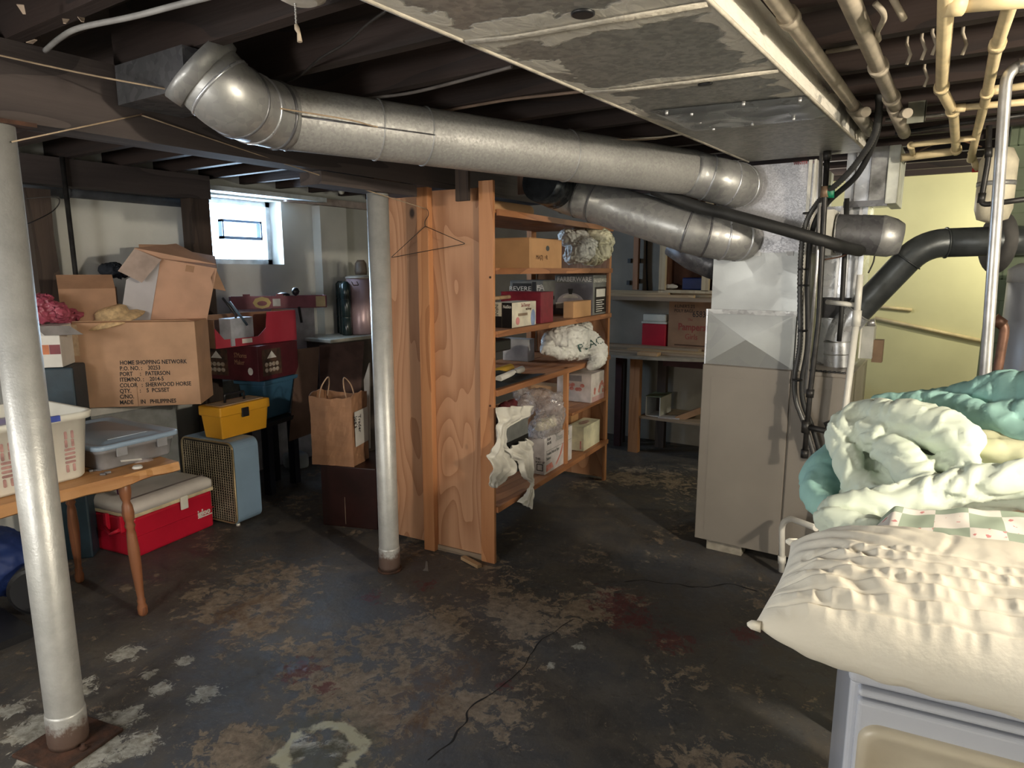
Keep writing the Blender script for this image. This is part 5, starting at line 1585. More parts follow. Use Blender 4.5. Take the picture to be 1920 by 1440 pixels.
# -- fourth shelf
b = sbox(990, 637, 672, zz(3), wr=0.10, wl=0.20, xf=-0.36)
carton('flat_box', 'long pale grey box lying at the back of the fourth shelf', b, mat('pale_grey_card', (0.42, 0.41, 0.40), 0.6), tape=False)
bz = b.z1
o = MB().box(SM, -0.42, -0.18, 0.06, 0.50, bz + 0.001, bz + 0.07).build('black_case', M_BLACK, None, 0.01)
tag(o, 'flat black case lying on top of the pale grey box', 'case')
z3 = ZS[3]
P = [SM @ Vector((-0.20, 0.05, z3 + 0.028)), SM @ Vector((-0.24, 0.60, z3 + 0.028))]
tag(MB().tube(P, 0.026, 18).build('paper_roll', mat('bright_yellow_roll', (0.62, 0.36, 0.03), 0.5)), 'bright yellow roll lying lengthwise on the fourth shelf', 'roll')
P = [SM @ Vector((-0.11, 0.22, z3 + 0.022)), SM @ Vector((-0.17, 0.62, z3 + 0.022))]
t2 = thing('paper_roll', 'white paper roll held by a rubber band, beside the yellow roll', 'roll', P[0])
MB().tube(P, 0.020, 18).build('rolled_sheet', M_WHITE, t2)
q = P[0].lerp(P[1], 0.62); d = (P[1] - P[0]).normalized()
MB().tube([q - d * 0.002, q + d * 0.002], 0.0212, 18).build('rubber_band', M_BLACK, t2)
# curled black mat
g = MB(); n = 24
vs = []
for j in range(2):
    for i in range(n + 1):
        a = i / n
        if j == 0: p = Vector((-0.30 + 0.285 * a, 0.03, z3 + 0.004 + 0.055 * (1 - a) ** 2))
        else: p = Vector((-0.16 + 0.15 * a, 0.62 - 0.3 * (1 - a) ** 2, z3 + 0.004 + 0.05 * max(0, 1 - 1.6 * a) ** 2))
        vs.append(SM @ p)
vs += [v + Vector((0, 0, 0.003)) for v in vs]
m_ = n + 1
fs = [(i, m_ + i, m_ + i + 1, i + 1) for i in range(n)] + [(2 * m_ + i, 2 * m_ + i + 1, 3 * m_ + i + 1, 3 * m_ + i) for i in range(n)]
fs += [(i, i + 1, 2 * m_ + i + 1, 2 * m_ + i) for i in range(n)] + [(m_ + i, 3 * m_ + i, 3 * m_ + i + 1, m_ + i + 1) for i in range(n)]
fs += [(0, 2 * m_, 3 * m_, m_), (n, m_ + n, 3 * m_ + n, 2 * m_ + n)]
g.add(vs, fs, True)
tag(g.build('rubber_mat', mat('matt_black', (0.012, 0.012, 0.012), 0.8)), 'curled black mat at the front of the fourth shelf', 'mat')
o = bag('plastic_bag', 'crumpled white shopping bag with green lettering hanging off the fourth shelf', 'bag', M_BAGW,
    [[(1030, 640, lx(1030, 640, -0.18), 18), (1055, 635, lx(1055, 635, -0.10), 26), (1085, 640, lx(1085, 640, -0.06), 30), (1110, 650, lx(1110, 650, -0.02), 26)],
     [(1075, 620, lx(1075, 620, -0.18), 16), (1100, 615, lx(1100, 615, -0.14), 12)],
     [(1105, 645, lx(1105, 645, -0.0), 20), (1120, 660, lx(1120, 660, 0.03), 20), (1118, 678, lx(1118, 678, 0.05), 14), (1108, 688, lx(1108, 688, 0.05), 7)],
     [(1025, 652, lx(1025, 652, -0.1), 14), (1050, 662, lx(1050, 662, -0.05), 12), (1090, 660, lx(1090, 660, -0.03), 14)]], seed=7, amp=0.008)
pc_ = at(1108, 655, y=lx(1108, 655, -0.01))
pa = pc_ + (CAMP - pc_).normalized() * 0.112
from mathutils.bvhtree import BVHTree
tx = text(None, 'PLAC', frame_m(pa - _rt * 0.075 + _up * -0.02, _rt + _up * 0.40, _up - _rt * 0.40), 0.075, mat('dark_green_ink', (0.02, 0.08, 0.07), 0.6), t=0.0)
bv = BVHTree.FromPolygons([v.co.copy() for v in o.data.vertices], [tuple(p.vertices) for p in o.data.polygons])
dcast = (pc_ - CAMP).normalized()
for v in tx.data.vertices:
    hit = bv.ray_cast(v.co - dcast * 0.3, dcast)
    if hit[0] is not None: v.co = hit[0] - dcast * 0.004
adopt(tx, o)

# -- short shelf
b = sbox(1108, 702, 758, 0.651, uR=1137, uL=1044)
r = carton('flower_box', 'white box with red flower pictures on the short shelf at the far end', b, mat('white_pink_card', (0.66, 0.60, 0.58), 0.5), tape=False)
FLR = mat('flower_red', (0.50, 0.15, 0.12), 0.6, 0, 0.5, 30, 0, col2=(0.62, 0.30, 0.26))
rr_ = random.Random(5)
for k in range(9):
    MB().plate(b.right(0, 0), disc(b.wr * rr_.uniform(0.2, 0.8), b.h * rr_.uniform(0.25, 0.6), 0.018, 0.018, n=8), 0.001 + 0.0001 * k).build('printed_flower', FLR, r)
for k in range(8):
    MB().plate(b.left(0, 0), disc(b.wl * rr_.uniform(0.35, 0.75), b.h * rr_.uniform(0.42, 0.60), 0.018, 0.014, n=8), 0.001 + 0.0001 * k).build('printed_flower', FLR, r)
MB().box(b.left(0, 0), b.wl * 0.32, b.wl * 0.72, b.h * 0.72, b.h * 0.92, 0, 0.001).build('grey_label', mat('grey_label', (0.30, 0.28, 0.30), 0.5), r)
MB().box(b.right(0, 0), b.wr * 0.05, b.wr * 0.95, 0, b.h * 0.18, 0, 0.001).build('pink_band', mat('pink_band', (0.60, 0.38, 0.38), 0.6), r)
b = sbox(1071, 728, 785, zz(4), uR=1084, wl=0.34, xf=-0.20)
carton('cardboard_box', 'light brown carton behind the clear bags, left of the flower box', b, M_CARD3, tape=False)
bx = b
# -- bottom shelf
zb5 = zz(4)
b = sbox(1021, 823, 899, zb5, uR=1072, uL=960)
bw = b
M_WB = mat('white_ream_box', (0.58, 0.55, 0.55), 0.5)
r = carton('white_box', 'large white shipping box with a red swoosh on the bottom shelf', b, M_WB, tape=False)
for (a0, a1, c0, c1) in ((0.04, 0.25, 0.60, 0.615),):
    MB().box(b.right(0, 0), b.wr * a0, b.wr * 0.96, b.h * 0.62, b.h * 0.63, 0, 0.0008).build('lid_line', M_FGREY, r)
MB().plate(b.right(0, 0), [(b.wr * 0.05, b.h * 0.06), (b.wr * 0.30, b.h * 0.10), (b.wr * 0.24, b.h * 0.26), (b.wr * 0.05, b.h * 0.24)], 0.001).build('red_mark', FLR, r)
MB().plate(b.right(0, 0), [(b.wr * 0.36, b.h * 0.12), (b.wr * 0.42, b.h * 0.12), (b.wr * 0.58, b.h * 0.35), (b.wr * 0.66, b.h * 0.62), (b.wr * 0.62, b.h * 0.62), (b.wr * 0.53, b.h * 0.36)], 0.001).build('red_swoosh', FLR, r)
text(r, 'Premium Multi-use Paper\nBusiness', b.right(b.wr * 0.06, b.h * 0.50), 0.030, M_FGREY, sx=0.62)
text(r, 'PLAN\nBOOK', b.right(b.wr * 0.08, b.h * 0.90), 0.026, M_INK, sx=0.8)
text(r, 'Xmas Ta Ss', b.right(b.wr * 0.38, b.h * 0.78), 0.060, M_FGREYL, 'handwriting', sx=0.75)
for k, (a, c) in enumerate(((0.12, 0.10), (0.40, 0.10), (0.76, 0.10))):
    g = MB(); F = b.left(b.wl * a, b.h * c)
    s_ = 0.045
    g.box(F, 0, s_, 0, 0.005, 0, .001).box(F, 0, s_, s_ - 0.005, s_, 0, .001).box(F, 0, 0.005, 0.005, s_ - .005, 0, .001).box(F, s_ - 0.005, s_, 0.005, s_ - .005, 0, .001)
    g.build('printed_square', M_INK, r)
text(r, 'THIS\nWAY UP', b.left(b.wl * 0.72, b.h * 0.40), 0.022, M_INK, sx=0.8)
b = sbox(1094, 802, 850, zb5, uR=1124, uL=1063)
r = carton('cream_box', 'cream tissue-style box at the far end of the bottom shelf', b, mat('cream_yellow_card', (0.68, 0.64, 0.46), 0.6), tape=False)
MB().plate(b.top(b.wr * 0.5, b.wl * 0.5), disc(0, 0, b.wr * 0.25, b.wl * 0.22), 0.001).build('top_picture', mat('dusky_rose', (0.25, 0.10, 0.09), 0.6, 0, 0.4, 30, 0, col2=(0.5, 0.4, 0.3)), r)
MB().box(b.left(0, 0), b.wl * 0.78, b.wl * 0.86, b.h * 0.08, b.h * 0.42, 0, 0.001).build('red_print', FLR, r)
b = sbox(943, 793, 838, bw.z1 - 0.10, uR=990, wl=0.2, xf=0.0)
r = thing('cookware_box', 'dark grey cookware box turned upside down under white rags', 'box', b.c)
MB().box(b.M, 0, b.wr, 0, b.wl, 0, b.h).build('box_body', M_FGREY, r, 0.002)
MB().box(b.right(0, 0), 0.01, b.wr, b.h * 0.45, b.h * 0.62, 0, 0.001).build('black_stripe', M_BLK, r)
text(r, 'FARBERWARE', frame_m(b.right(b.wr * 0.98, b.h * 0.40, 0.001).translation, -b.er, (0, 0, -1)), b.h * 0.36, M_SILV, sx=b.wr * 0.92 / (b.h * 0.36 * 6.2), bold=0.001)
print('box tops', bw.z1, b.z1)
M_RAG = mat('white_rag', (0.66, 0.64, 0.58), 0.8, 0, 0.06, 10, 0.2)
bag('plastic_bag', 'clear plastic bag of pale odds and ends on the large white box', 'bag', M_CLEAR,
    [[(1005, 745, lx(1005, 745, -0.2), 20), (1030, 760, lx(1030, 760, -0.1), 26), (1030, 790, lx(1030, 790, -0.08), 26), (1010, 805, lx(1010, 805, -0.06), 18)],
     [(1050, 745, lx(1050, 745, -0.12), 14), (1045, 780, lx(1045, 780, -0.1), 18)]], seed=3, amp=0.010, vox=0.010)
bag('tissue_bundle', 'bundle of pale crumpled tissue inside the clear bag', 'tissue', M_BAGY,
    [[(1010, 800, lx(1010, 800, -0.09), 9), (1035, 790, lx(1035, 790, -0.10), 12)]], seed=9, amp=0.006)
bag('plastic_bag', 'second clear plastic bag standing nearer the plywood panel', 'bag', M_CLEAR,
    [[(975, 735, lx(975, 735, -0.25), 14), (985, 755, lx(985, 755, -0.2), 18), (975, 775, lx(975, 775, -0.15), 18)]], seed=5, amp=0.010, vox=0.010)
bag('red_cloth', 'dark red cloth tucked behind the white rags', 'cloth', mat('dark_red_cloth', (0.10, 0.008, 0.012), 0.8),
    [[(945, 765, lx(945, 765, -0.12), 12), (962, 760, lx(962, 760, -0.14), 10)]], seed=5, amp=0.005)


def drape(name, label, cat, m, rows, xf, amp, seed, n=26, sub=5, wav=3.0):
    """thin hanging cloth: rows of (uL, vL, uR, vR) pixels read off at local x = xf, with soft folds"""
    R = [(SM.inverted() @ (SM @ slx(r[0], r[1], xf)), SM.inverted() @ (SM @ slx(r[2], r[3], xf))) for r in rows]
    Ls = spline([q[0] for q in R], sub); Rs = spline([q[1] for q in R], sub)
    vs = []
    for j, (l, r) in enumerate(zip(Ls, Rs)):
        for i in range(n + 1):
            a = i / n
            p = l.lerp(r, a)
            w = (r - l).length
            f = amp * sin(a * wav * 2 * pi + 1.4 * noise.noise(Vector((j * 0.16, seed, 0))) * 3 + seed) * min(1, w / 0.08)
            f += amp * 0.9 * noise.noise(Vector((p.y * 28, p.z * 22, seed))) + amp * 0.5 * noise.noise(Vector((p.y * 70, p.z * 60, seed)))
            p.x += f
            p.z += 0.006 * noise.noise(Vector((a * 6, j * 0.5, seed + 4)))
            vs.append(SM @ p)
    k = n + 1
    o = MB().add(vs, [(j * k + i, j * k + i + 1, (j + 1) * k + i + 1, (j + 1) * k + i) for j in range(len(Ls) - 1) for i in range(n)], True).build(name, m)
    sd = o.modifiers.new('thick', 'SOLIDIFY'); sd.thickness = 0.003
    return tag(o, label, cat)


drape('white_rag', 'white rag spilling down the front edge of the shelves by the plywood panel', 'rag', M_RAG,
      [(931, 764, 1000, 760), (931, 776, 996, 770), (932, 790, 985, 782), (932, 803, 948, 803), (931, 830, 948, 828), (922, 848, 952, 842), (916, 858, 962, 860), (921, 880, 965, 884), (918, 897, 950, 892), (919, 908, 938, 906), (923, 914, 930, 914)], 0.035, 0.012, 3)
drape('white_rag', 'second white rag twisted into a knot and hanging below the shelf', 'rag', M_RAG,
      [(948, 842, 990, 822), (958, 858, 999, 834), (975, 868, 1000, 850), (976, 885, 999, 878), (985, 897, 999, 895), (994, 904, 999, 903), (994, 914, 999, 913), (986, 928, 999, 925), (973, 942, 998, 955)], 0.05, 0.012, 5)

# -- wire hanger and cords
yh = -0.052
A, Bq, Cq = SM @ sl(797, 424, yh), SM @ sl(733, 483, yh), SM @ sl(873, 457, yh)
hk = [SM @ sl(797, 424, yh), SM @ sl(797, 414, yh), SM @ sl(803, 404, yh), SM @ sl(802, 394, yh), SM @ sl(795, 390, yh)]
t2 = thing('wire_hanger', 'bent wire coat hanger hung on the plywood panel', 'hanger', A)
MB().tube(rounded([A, Bq, Cq, A], 0.012), 0.0018, 8).build('hanger_frame', M_WIRE, t2)
MB().tube(spline(hk, 5), 0.0018, 8).build('hook', M_WIRE, t2)
nail = at(263, 215, x=-2.322)
endp = SM @ sl(800, 392, -0.05)
simple('clothesline', 'pale cord running from a nail on the beam down to the plywood panel', 'cord', [nail, nail.lerp(endp, 0.5) - Vector((0, 0, 0.006)), endp], 0.0025, M_CORD, 6, smooth=6)
pt_ = at(22, 266, x=-2.322)
simple('clothesline', 'pale cord tied from the front post up to the nail on the beam', 'cord', [pt_, nail], 0.0025, M_CORD, 6)
A = at(-30, 97, x=-2.30); Bq = at(640, 222, y=1.70); Cq = at(1180, 262, y=2.95); 
simple('clothesline', 'long pale cord stretched in front of the round duct', 'cord', [A + Vector((-0.02, -1.2, 0.03)), A, at(340, 172, y=1.25), Bq, at(780, 246, y=2.0), Cq, at(1260, 255, y=3.2)], 0.0028, M_CORD, 6, smooth=6)
tag(MB().tube([nail + Vector((-0.01, 0, 0)), nail + Vector((0.012, 0, 0))], 0.003, 6).build('nail', M_RUST), 'bent nail holding the cords on the beam', 'nail')
o = MB().quad3(SM @ sl(714, 362, -0.02), SM @ sl(730, 362, -0.02), SM @ sl(724, 376, -0.02), SM @ sl(716, 374, -0.02), 0.003).build('red_scrap', mat('red_plastic', (0.5, 0.02, 0.03), 0.5))
tag(o, 'scrap of red plastic stuck on the panel\'s top corner by the middle post', 'scrap')
# hanging boards
def vboard(uL, uR, vT, vB, y, th, m, label):
    a = at(uL, vT, y=y); b_ = at(uR, vT, y=y); c = at(uR, vB, y=y)
    o = MB().wbox(a.x, b_.x, y, y + th, c.z, a.z).build('hanging_board', m, None, 0.003)
    return tag(o, label, 'board', 'boards hanging from the joists')
ya = (SM @ Vector((-0.2, -0.07, 0))).y
vboard(851, 876, 200, 376, ya - 0.03, 0.02, M_DWOODZ, 'dark board hanging from the joists onto the top of the plywood panel')
vboard(970, 1003, 185, 363, 3.30, 0.03, wood('rotten_pine', (0.26, 0.17, 0.12), (0.10, 0.05, 0.035), 'z', 5, 8, 0.9), 'pale rotten board hanging behind the long round duct')

# ---------------------------------------------------------------- work table at the left
M_TABLE = wood('rough_orange_table', (0.50, 0.26, 0.10), (0.34, 0.15, 0.05), 'y', 5, 3, 0.55, bump=0.5)
M_LEG = wood('turned_leg', (0.30, 0.12, 0.055), (0.18, 0.07, 0.035), 'z', 5, 5, 0.4)
TX = -2.93; TY1 = 1.655; TZ = 0.72; TYN = -0.2
t = thing('work_table', 'rough-edged wooden table on turned legs at the left edge', 'table', (TX - 0.4, 0.8, 0))
g = MB(); n = 60
vs = []; m_ = 0
rows = []
for k in range(n + 1):
    y = TYN + (TY1 - TYN) * k / n
    e = 0.010 * noise.noise(Vector((y * 8, 0, 0))) + 0.006 * noise.noise(Vector((y * 25, 3, 0)))
    zb = TZ - 0.052 + 0.010 * noise.noise(Vector((y * 7, 9, 0))) + (0.012 * max(0, (y - 1.45) / 0.2))
    rows.append([(TX + e * 0.4 - 0.006, y, TZ), (TX + e, y, TZ - 0.012), (TX + e * 0.8 + 0.004, y, zb + 0.008), (TX + e - 0.01, y, zb), (TX - 0.80, y, TZ - 0.045), (TX - 0.80, y, TZ)])
for r in rows: vs += r
m_ = 6
fs = [(k * m_ + i, k * m_ + (i + 1) % m_, (k + 1) * m_ + (i + 1) % m_, (k + 1) * m_ + i) for k in range(n) for i in range(m_)]
fs += [tuple(reversed(range(m_))), tuple(n * m_ + i for i in range(m_))]
g.add(vs, fs).build('tabletop', M_TABLE, t)
lp = at(269, 1153, z=0)
top_ = TZ - 0.05
prof = [(0.016, 0), (0.024, 0.01), (0.026, 0.04), (0.019, 0.06), (0.022, 0.075), (0.017, 0.085), (0.020, 0.13), (0.027, 0.24), (0.029, 0.32), (0.024, 0.40), (0.019, 0.425), (0.027, 0.44), (0.019, 0.455), (0.026, 0.47), (0.030, 0.50), (0.026, 0.535), (0.018, 0.555), (0.026, 0.575), (0.030, 0.60), (0.030, top_)]
prof = [(r * 0.86, z) for r, z in prof]
for (x, y, dx_) in ((lp.x, lp.y, 0.05), (TX - 0.72, lp.y, -0.05), (lp.x, 0.05, 0.05), (TX - 0.72, 0.05, -0.05)):
    M = Matrix(((1, 0, -dx_, x + 0.0), (0, 1, -0.02, y), (0, 0, 1, 0), (0, 0, 0, 1)))
    MB().lathe(M, prof, 20).build('leg', M_LEG, t)

# white laundry basket
bk0 = at(10, 940, z=TZ); bk1 = at(163, 893, z=TZ)
ey_ = Vector((-0.06, 1, 0)).normalized(); ex_ = Vector((-1, -0.06, 0)).normalized()     # ey along the front, ex to the back
L_ = 0.46; D_ = 0.40
BO = Vector((bk1.x, bk1.y, TZ + 0.002)) - ey_ * L_
BM = frame_m(BO, ey_, ex_, (0, 0, 1))
t = thing('laundry_basket', 'white plastic laundry basket full of clothes on the table', 'basket', BM @ Vector((L_ / 2, D_ / 2, 0)))
hB = hgt(172, 748, (bk1.x, bk1.y)) - TZ
print('basket h', hB)
hB = min(hB, 0.29)


def rr2(w, d, r, fl, n=6):
    return [(x, y) for x, y in rrect(-fl, w + fl, -fl, d + fl, r, n)]


g = MB(); vs = []; lev = [(0.0, 0.0, 0.05), (0.012, 0.008, 0.05), (hB - 0.03, 0.028, 0.055), (hB - 0.03, 0.045, 0.065), (hB - 0.005, 0.048, 0.066), (hB, 0.042, 0.062), (hB - 0.004, 0.026, 0.05), (0.02, 0.003, 0.045)]
for (z, fl, r) in lev:
    pts = rr2(L_, D_, r, fl); c_ = len(pts)
    vs += [BM @ Vector((p[0], p[1], z)) for p in pts]
fs = [(i * c_ + k, i * c_ + (k + 1) % c_, (i + 1) * c_ + (k + 1) % c_, (i + 1) * c_ + k) for i in range(len(lev) - 1) for k in range(c_)]
fs += [tuple(reversed(range(c_))), tuple((len(lev) - 1) * c_ + k for k in range(c_))]
g.add(vs, fs, True).build('basket_body', M_WHITEP, t)
M_SLOT = mat('pink_cloth_in_slot', (0.52, 0.30, 0.27), 0.8, 0, 0.3, 30, 0, col2=(0.30, 0.16, 0.15))
F = frame_m(BM @ Vector((0, -0.0285, 0)), ey_, (0, 0, 1))


def pill(F, x, z, w, h, m, root, name='slot', fl=0.0):
    r = min(w, h) / 2
    pts = rrect(x - w / 2, x + w / 2, z - h / 2, z + h / 2, r * 0.98, 5)
    tl = 0.0205 * (z / (hB - 0.03))
    MB().plate(F @ Matrix.Translation((0, 0, -0.0205 + tl + 0.001)) @ Matrix.Identity(4), pts, 0.001).build(name, m, root)


for grp in range(4):
    gx = L_ - 0.065 - grp * 0.115
    for k in range(5):
        z = 0.055 + k * 0.036
        if k % 2 == 0:
            for d_ in (-0.013, 0.013): pill(F, gx + d_ * (1 if (grp + k // 2) % 2 else 1), z + 0.0, 0.011, 0.034, M_SLOT, t) if (grp + k // 2) % 2 == 0 else pill(F, gx, z + d_ * 0.7, 0.042, 0.011, M_SLOT, t)
        else:
            for d_ in (-0.013, 0.013):
                if (grp + k // 2) % 2 == 0: pill(F, gx, z + d_ * 0.7, 0.042, 0.011, M_SLOT, t)
                else: pill(F, gx + d_, z, 0.011, 0.034, M_SLOT, t)
pill(F, L_ - 0.17, hB - 0.055, 0.075, 0.014, M_BLACK, t, 'handle_slot')
MB().box(BM, L_ * 0.52, L_ * 0.78, -0.050, -0.036, hB - 0.022, hB + 0.001).build('blue_strip', mat('cobalt_plastic', (0.06, 0.10, 0.45), 0.4), t)
o = bag('folded_laundry', 'white and lilac laundry heaped inside the basket', 'laundry', mat('lilac_white_cloth', (0.55, 0.52, 0.60), 0.85, 0, 0.1, 12, 0.1, col2=(0.40, 0.36, 0.55)), [], seed=1) if False else None
g = MB(); n = 16; vs = []
for j in range(n + 1):
    for i in range(n + 1):
        a, b_ = i / n, j / n
        vs.append(BM @ Vector((0.01 + a * (L_ - 0.02), 0.01 + b_ * (D_ - 0.02), hB - 0.055 + 0.03 * noise.noise(Vector((a * 4, b_ * 4, 2))) + 0.012 * noise.noise(Vector((a * 11, b_ * 11, 2))))))
g.add(vs, [(j * (n + 1) + i, j * (n + 1) + i + 1, (j + 1) * (n + 1) + i + 1, (j + 1) * (n + 1) + i) for j in range(n) for i in range(n)], True)
o = g.build('folded_laundry', mat('lilac_white_cloth', (0.55, 0.50, 0.50), 0.85, 0, 0.1, 12, 0.1, col2=(0.34, 0.30, 0.48)))
sd = o.modifiers.new('thick', 'SOLIDIFY'); sd.thickness = 0.03
tag(o, 'pale and lilac laundry heaped inside the white basket', 'laundry')

# clear storage bin with a blue-grey lid
N0 = at(188, 888, z=TZ); R0 = at(327, 848, z=TZ)
LT = N0.z
hb = 0.145
b = Box(180, 834, 886, 94, uR=333, wl=0.56, P=(N0.x, N0.y, TZ + 0.002))
b.h = hgt(170, 846, N0) - TZ
print('tray', b.wr, b.h)
b.h = max(0.11, min(b.h, 0.16)); b.z1 = b.z0 + b.h
t = thing('storage_bin', 'clear plastic storage bin with a blue-grey lid on the table', 'storage bin', b.c)
M_BIN = mat('cloudy_clear_plastic', (0.36, 0.36, 0.38), 0.25, 0, 0.1, 10, 0.05, alpha=0.72)
M_LID = mat('blue_grey_lid', (0.27, 0.36, 0.47), 0.35, 0, 0.04, 6, 0.02)
g = MB(); vs = []; lev = [(0.0, -0.02, 0.03), (0.01, -0.014, 0.035), (b.h - 0.03, -0.003, 0.035), (b.h - 0.03, 0.004, 0.035), (b.h - 0.012, 0.005, 0.035)]
for (z, fl, r) in lev:
    pts = rrect(-fl, b.wr + fl, -fl, b.wl + fl, r, 6); c_ = len(pts)
    vs += [b.M @ Vector((p[0], p[1], z)) for p in pts]
fs = [(i * c_ + k, i * c_ + (k + 1) % c_, (i + 1) * c_ + (k + 1) % c_, (i + 1) * c_ + k) for i in range(len(lev) - 1) for k in range(c_)] + [tuple(reversed(range(c_)))]
g.add(vs, fs, True).build('bin_body', M_BIN, t)
g = MB(); vs = []; lev = [(b.h - 0.014, 0.014, 0.04), (b.h - 0.012, 0.018, 0.042), (b.h + 0.004, 0.018, 0.042), (b.h + 0.008, 0.012, 0.04), (b.h + 0.008, -0.005, 0.035), (b.h - 0.002, -0.02, 0.03), (b.h - 0.002, -0.045, 0.025), (b.h + 0.007, -0.06, 0.02)]
for (z, fl, r) in lev:
    pts = rrect(-fl, b.wr + fl, -fl, b.wl + fl, r, 6); c_ = len(pts)
    vs += [b.M @ Vector((p[0], p[1], z)) for p in pts]
fs = [(i * c_ + k, i * c_ + (k + 1) % c_, (i + 1) * c_ + (k + 1) % c_, (i + 1) * c_ + k) for i in range(len(lev) - 1) for k in range(c_)]
fs += [tuple(reversed(range(c_))), tuple((len(lev) - 1) * c_ + k for k in range(c_))]
blid = g.add(vs, fs, True).build('lid', M_LID, t)
MB().box(b.M, b.wr * 0.25, b.wr * 0.75, 0.085, 0.091, b.h + 0.004, b.h + 0.0095).build('lid_ridge', mat('pale_edge_blue', (0.42, 0.50, 0.58), 0.35), blid)
for q in (0.2, 0.72):
    MB().box(b.M, b.wr * q, b.wr * q + 0.05, -0.012, -0.004, b.h - 0.055, b.h - 0.006).build('latch', M_BIN, t, 0.003)
for k, (q, w, col, nm) in enumerate(((0.15, 0.03, (0.3, 0.25, 0.2), 'jar'), (0.45, 0.035, (0.14, 0.14, 0.15), 'can'), (0.72, 0.028, (0.35, 0.20, 0.13), 'thread_spool'), (0.86, 0.03, (0.5, 0.45, 0.42), 'jar'))):
    o = MB().lathe(b.M @ Matrix.Translation((b.wr * q, 0.07, 0.006)), [(w * 0.95, 0), (w, 0.01), (w, 0.055), (w * 0.7, 0.07)], 16).build(nm, mat('contents_%d' % k, col, 0.6))
    tag(o, ['small brownish jar dimly seen at the near end of the clear bin', 'dark can dimly seen in the middle of the clear bin', 'reddish spool dimly seen in the clear bin', 'pale jar dimly seen at the far end of the clear bin'][k], nm.replace('_', ' '), 'odds and ends inside the clear bin')
# small clear bag with a card, and scraps
pc = at(262, 866, z=TZ)
o = bag('plastic_bag', 'small clear bag with a white card header on the table edge', 'bag', M_CLEAR,
        [[(238, 868, pc.y - 0.03, 7), (262, 868, pc.y, 8), (286, 868, pc.y + 0.05, 8)]], seed=11, amp=0.004, vox=0.005)
q = frame_m(at(222, 855, z=TZ + 0.05), (-0.1, 1, -0.15), (-0.6, 0.1, 0.55))
MB().box(q, 0, 0.10, -0.035, 0.035, 0, 0.001).build('card_header', M_WHITE, o)
MB().box(q, 0.025, 0.045, -0.015, 0.012, 0.001, 0.0016).build('green_print', mat('dark_green_ink', (0.02, 0.08, 0.07)), o)
MB().lathe(Matrix.Translation(at(258, 878, z=TZ + 0.004)), [(0.02, 0), (0.022, 0.004), (0.018, 0.012)], 16).build('white_cap', M_WHITE, o)
rr_ = random.Random(8)
for k in range(5):
    p = at(170 + 8 * k, 886 + rr_.uniform(-4, 5), z=TZ)
    M = Matrix.Translation((p.x, p.y, TZ + 0.003)) @ Matrix.Rotation(rr_.uniform(0, 3), 4, 'Z')
    o = MB().box(M, -0.012, 0.012, -0.006, 0.006, -0.002, 0.006).build('metal_scrap', M_GALVD)
    tag(o, 'tiny metal scrap on the table between basket and clear bin, ' + ['nearest the basket', 'second from the basket', 'middle of the five', 'fourth from the basket', 'nearest the clear bin'][k], 'scrap', 'metal scraps on the table')

# ---------------------------------------------------------------- red cooler
M_RED = mat('cooler_red', (0.50, 0.010, 0.032), 0.35, 0, 0.06, 4, 0.02)
cb = Box(255, 955, 1050, 99, uR=407, uL=172, zb=0.0)
info(cb, 'cooler')
t = thing('cooler', 'large red picnic cooler with a white lid under the table end', 'cooler', cb.c)
hb = cb.h * 0.80
MB().box(cb.M, 0.01, cb.wr - 0.01, 0.01, cb.wl - 0.01, 0, hb).build('cooler_body', M_RED, t, 0.018, 3)
MB().box(cb.M, 0.004, cb.wr - 0.004, 0.004, cb.wl - 0.004, hb * 0.52, hb * 0.53).build('body_groove', M_RED, t, 0.002)
MB().box(cb.M, 0.002, cb.wr - 0.002, 0.002, cb.wl - 0.002, hb - 0.002, hb + 0.022).build('rim', mat('cream_rim', (0.66, 0.56, 0.36), 0.5), t, 0.006)
LM = cb.M @ Matrix.Translation((0, 0, hb + 0.022))
g = MB(); vs = []
lev = [(0.0, 0.0, 0.03), (0.045, 0.0, 0.03), (0.062, -0.02, 0.03), (0.070, -0.05, 0.03)]
for (z, fl, r) in lev:
    pts = rrect(-fl, cb.wr + fl, -fl, cb.wl + fl, r, 5); c_ = len(pts)
    vs += [LM @ Vector((p[0], p[1], z)) for p in pts]
fs = [(i * c_ + k, i * c_ + (k + 1) % c_, (i + 1) * c_ + (k + 1) % c_, (i + 1) * c_ + k) for i in range(len(lev) - 1) for k in range(c_)] + [tuple(reversed(range(c_))), tuple((len(lev) - 1) * c_ + k for k in range(c_))]
clid = g.add(vs, fs, True).build('lid', mat('cooler_white', (0.70, 0.66, 0.62), 0.45, 0, 0.05, 8, 0.02), t)
MB().box(LM, 0.02, cb.wr - 0.02, 0.058, 0.078, 0.0685, 0.0712).build('lid_stripe', mat('brown_stripe', (0.26, 0.22, 0.21), 0.6), clid)
MB().box(cb.M, cb.wr * 0.55, cb.wr * 0.55 + 0.05, -0.012, 0.0, hb - 0.05, hb + 0.03).build('latch', M_WHITEP, t, 0.004)
hf = frame_m(cb.M @ Vector((0, 0, 0)), cb.el, (0, 0, 1))
for q in (0.08, 0.20):
    MB().box(cb.M, -0.014, 0.010, q, q + 0.025, hb - 0.09, hb + 0.005).build('handle_bracket', M_RED, t, 0.004)
MB().tube([cb.M @ Vector((-0.02, 0.09, hb - 0.07)), cb.M @ Vector((-0.03, 0.15, hb - 0.10)), cb.M @ Vector((-0.02, 0.21, hb - 0.07))], 0.010, 10).build('handle', M_RED, t)
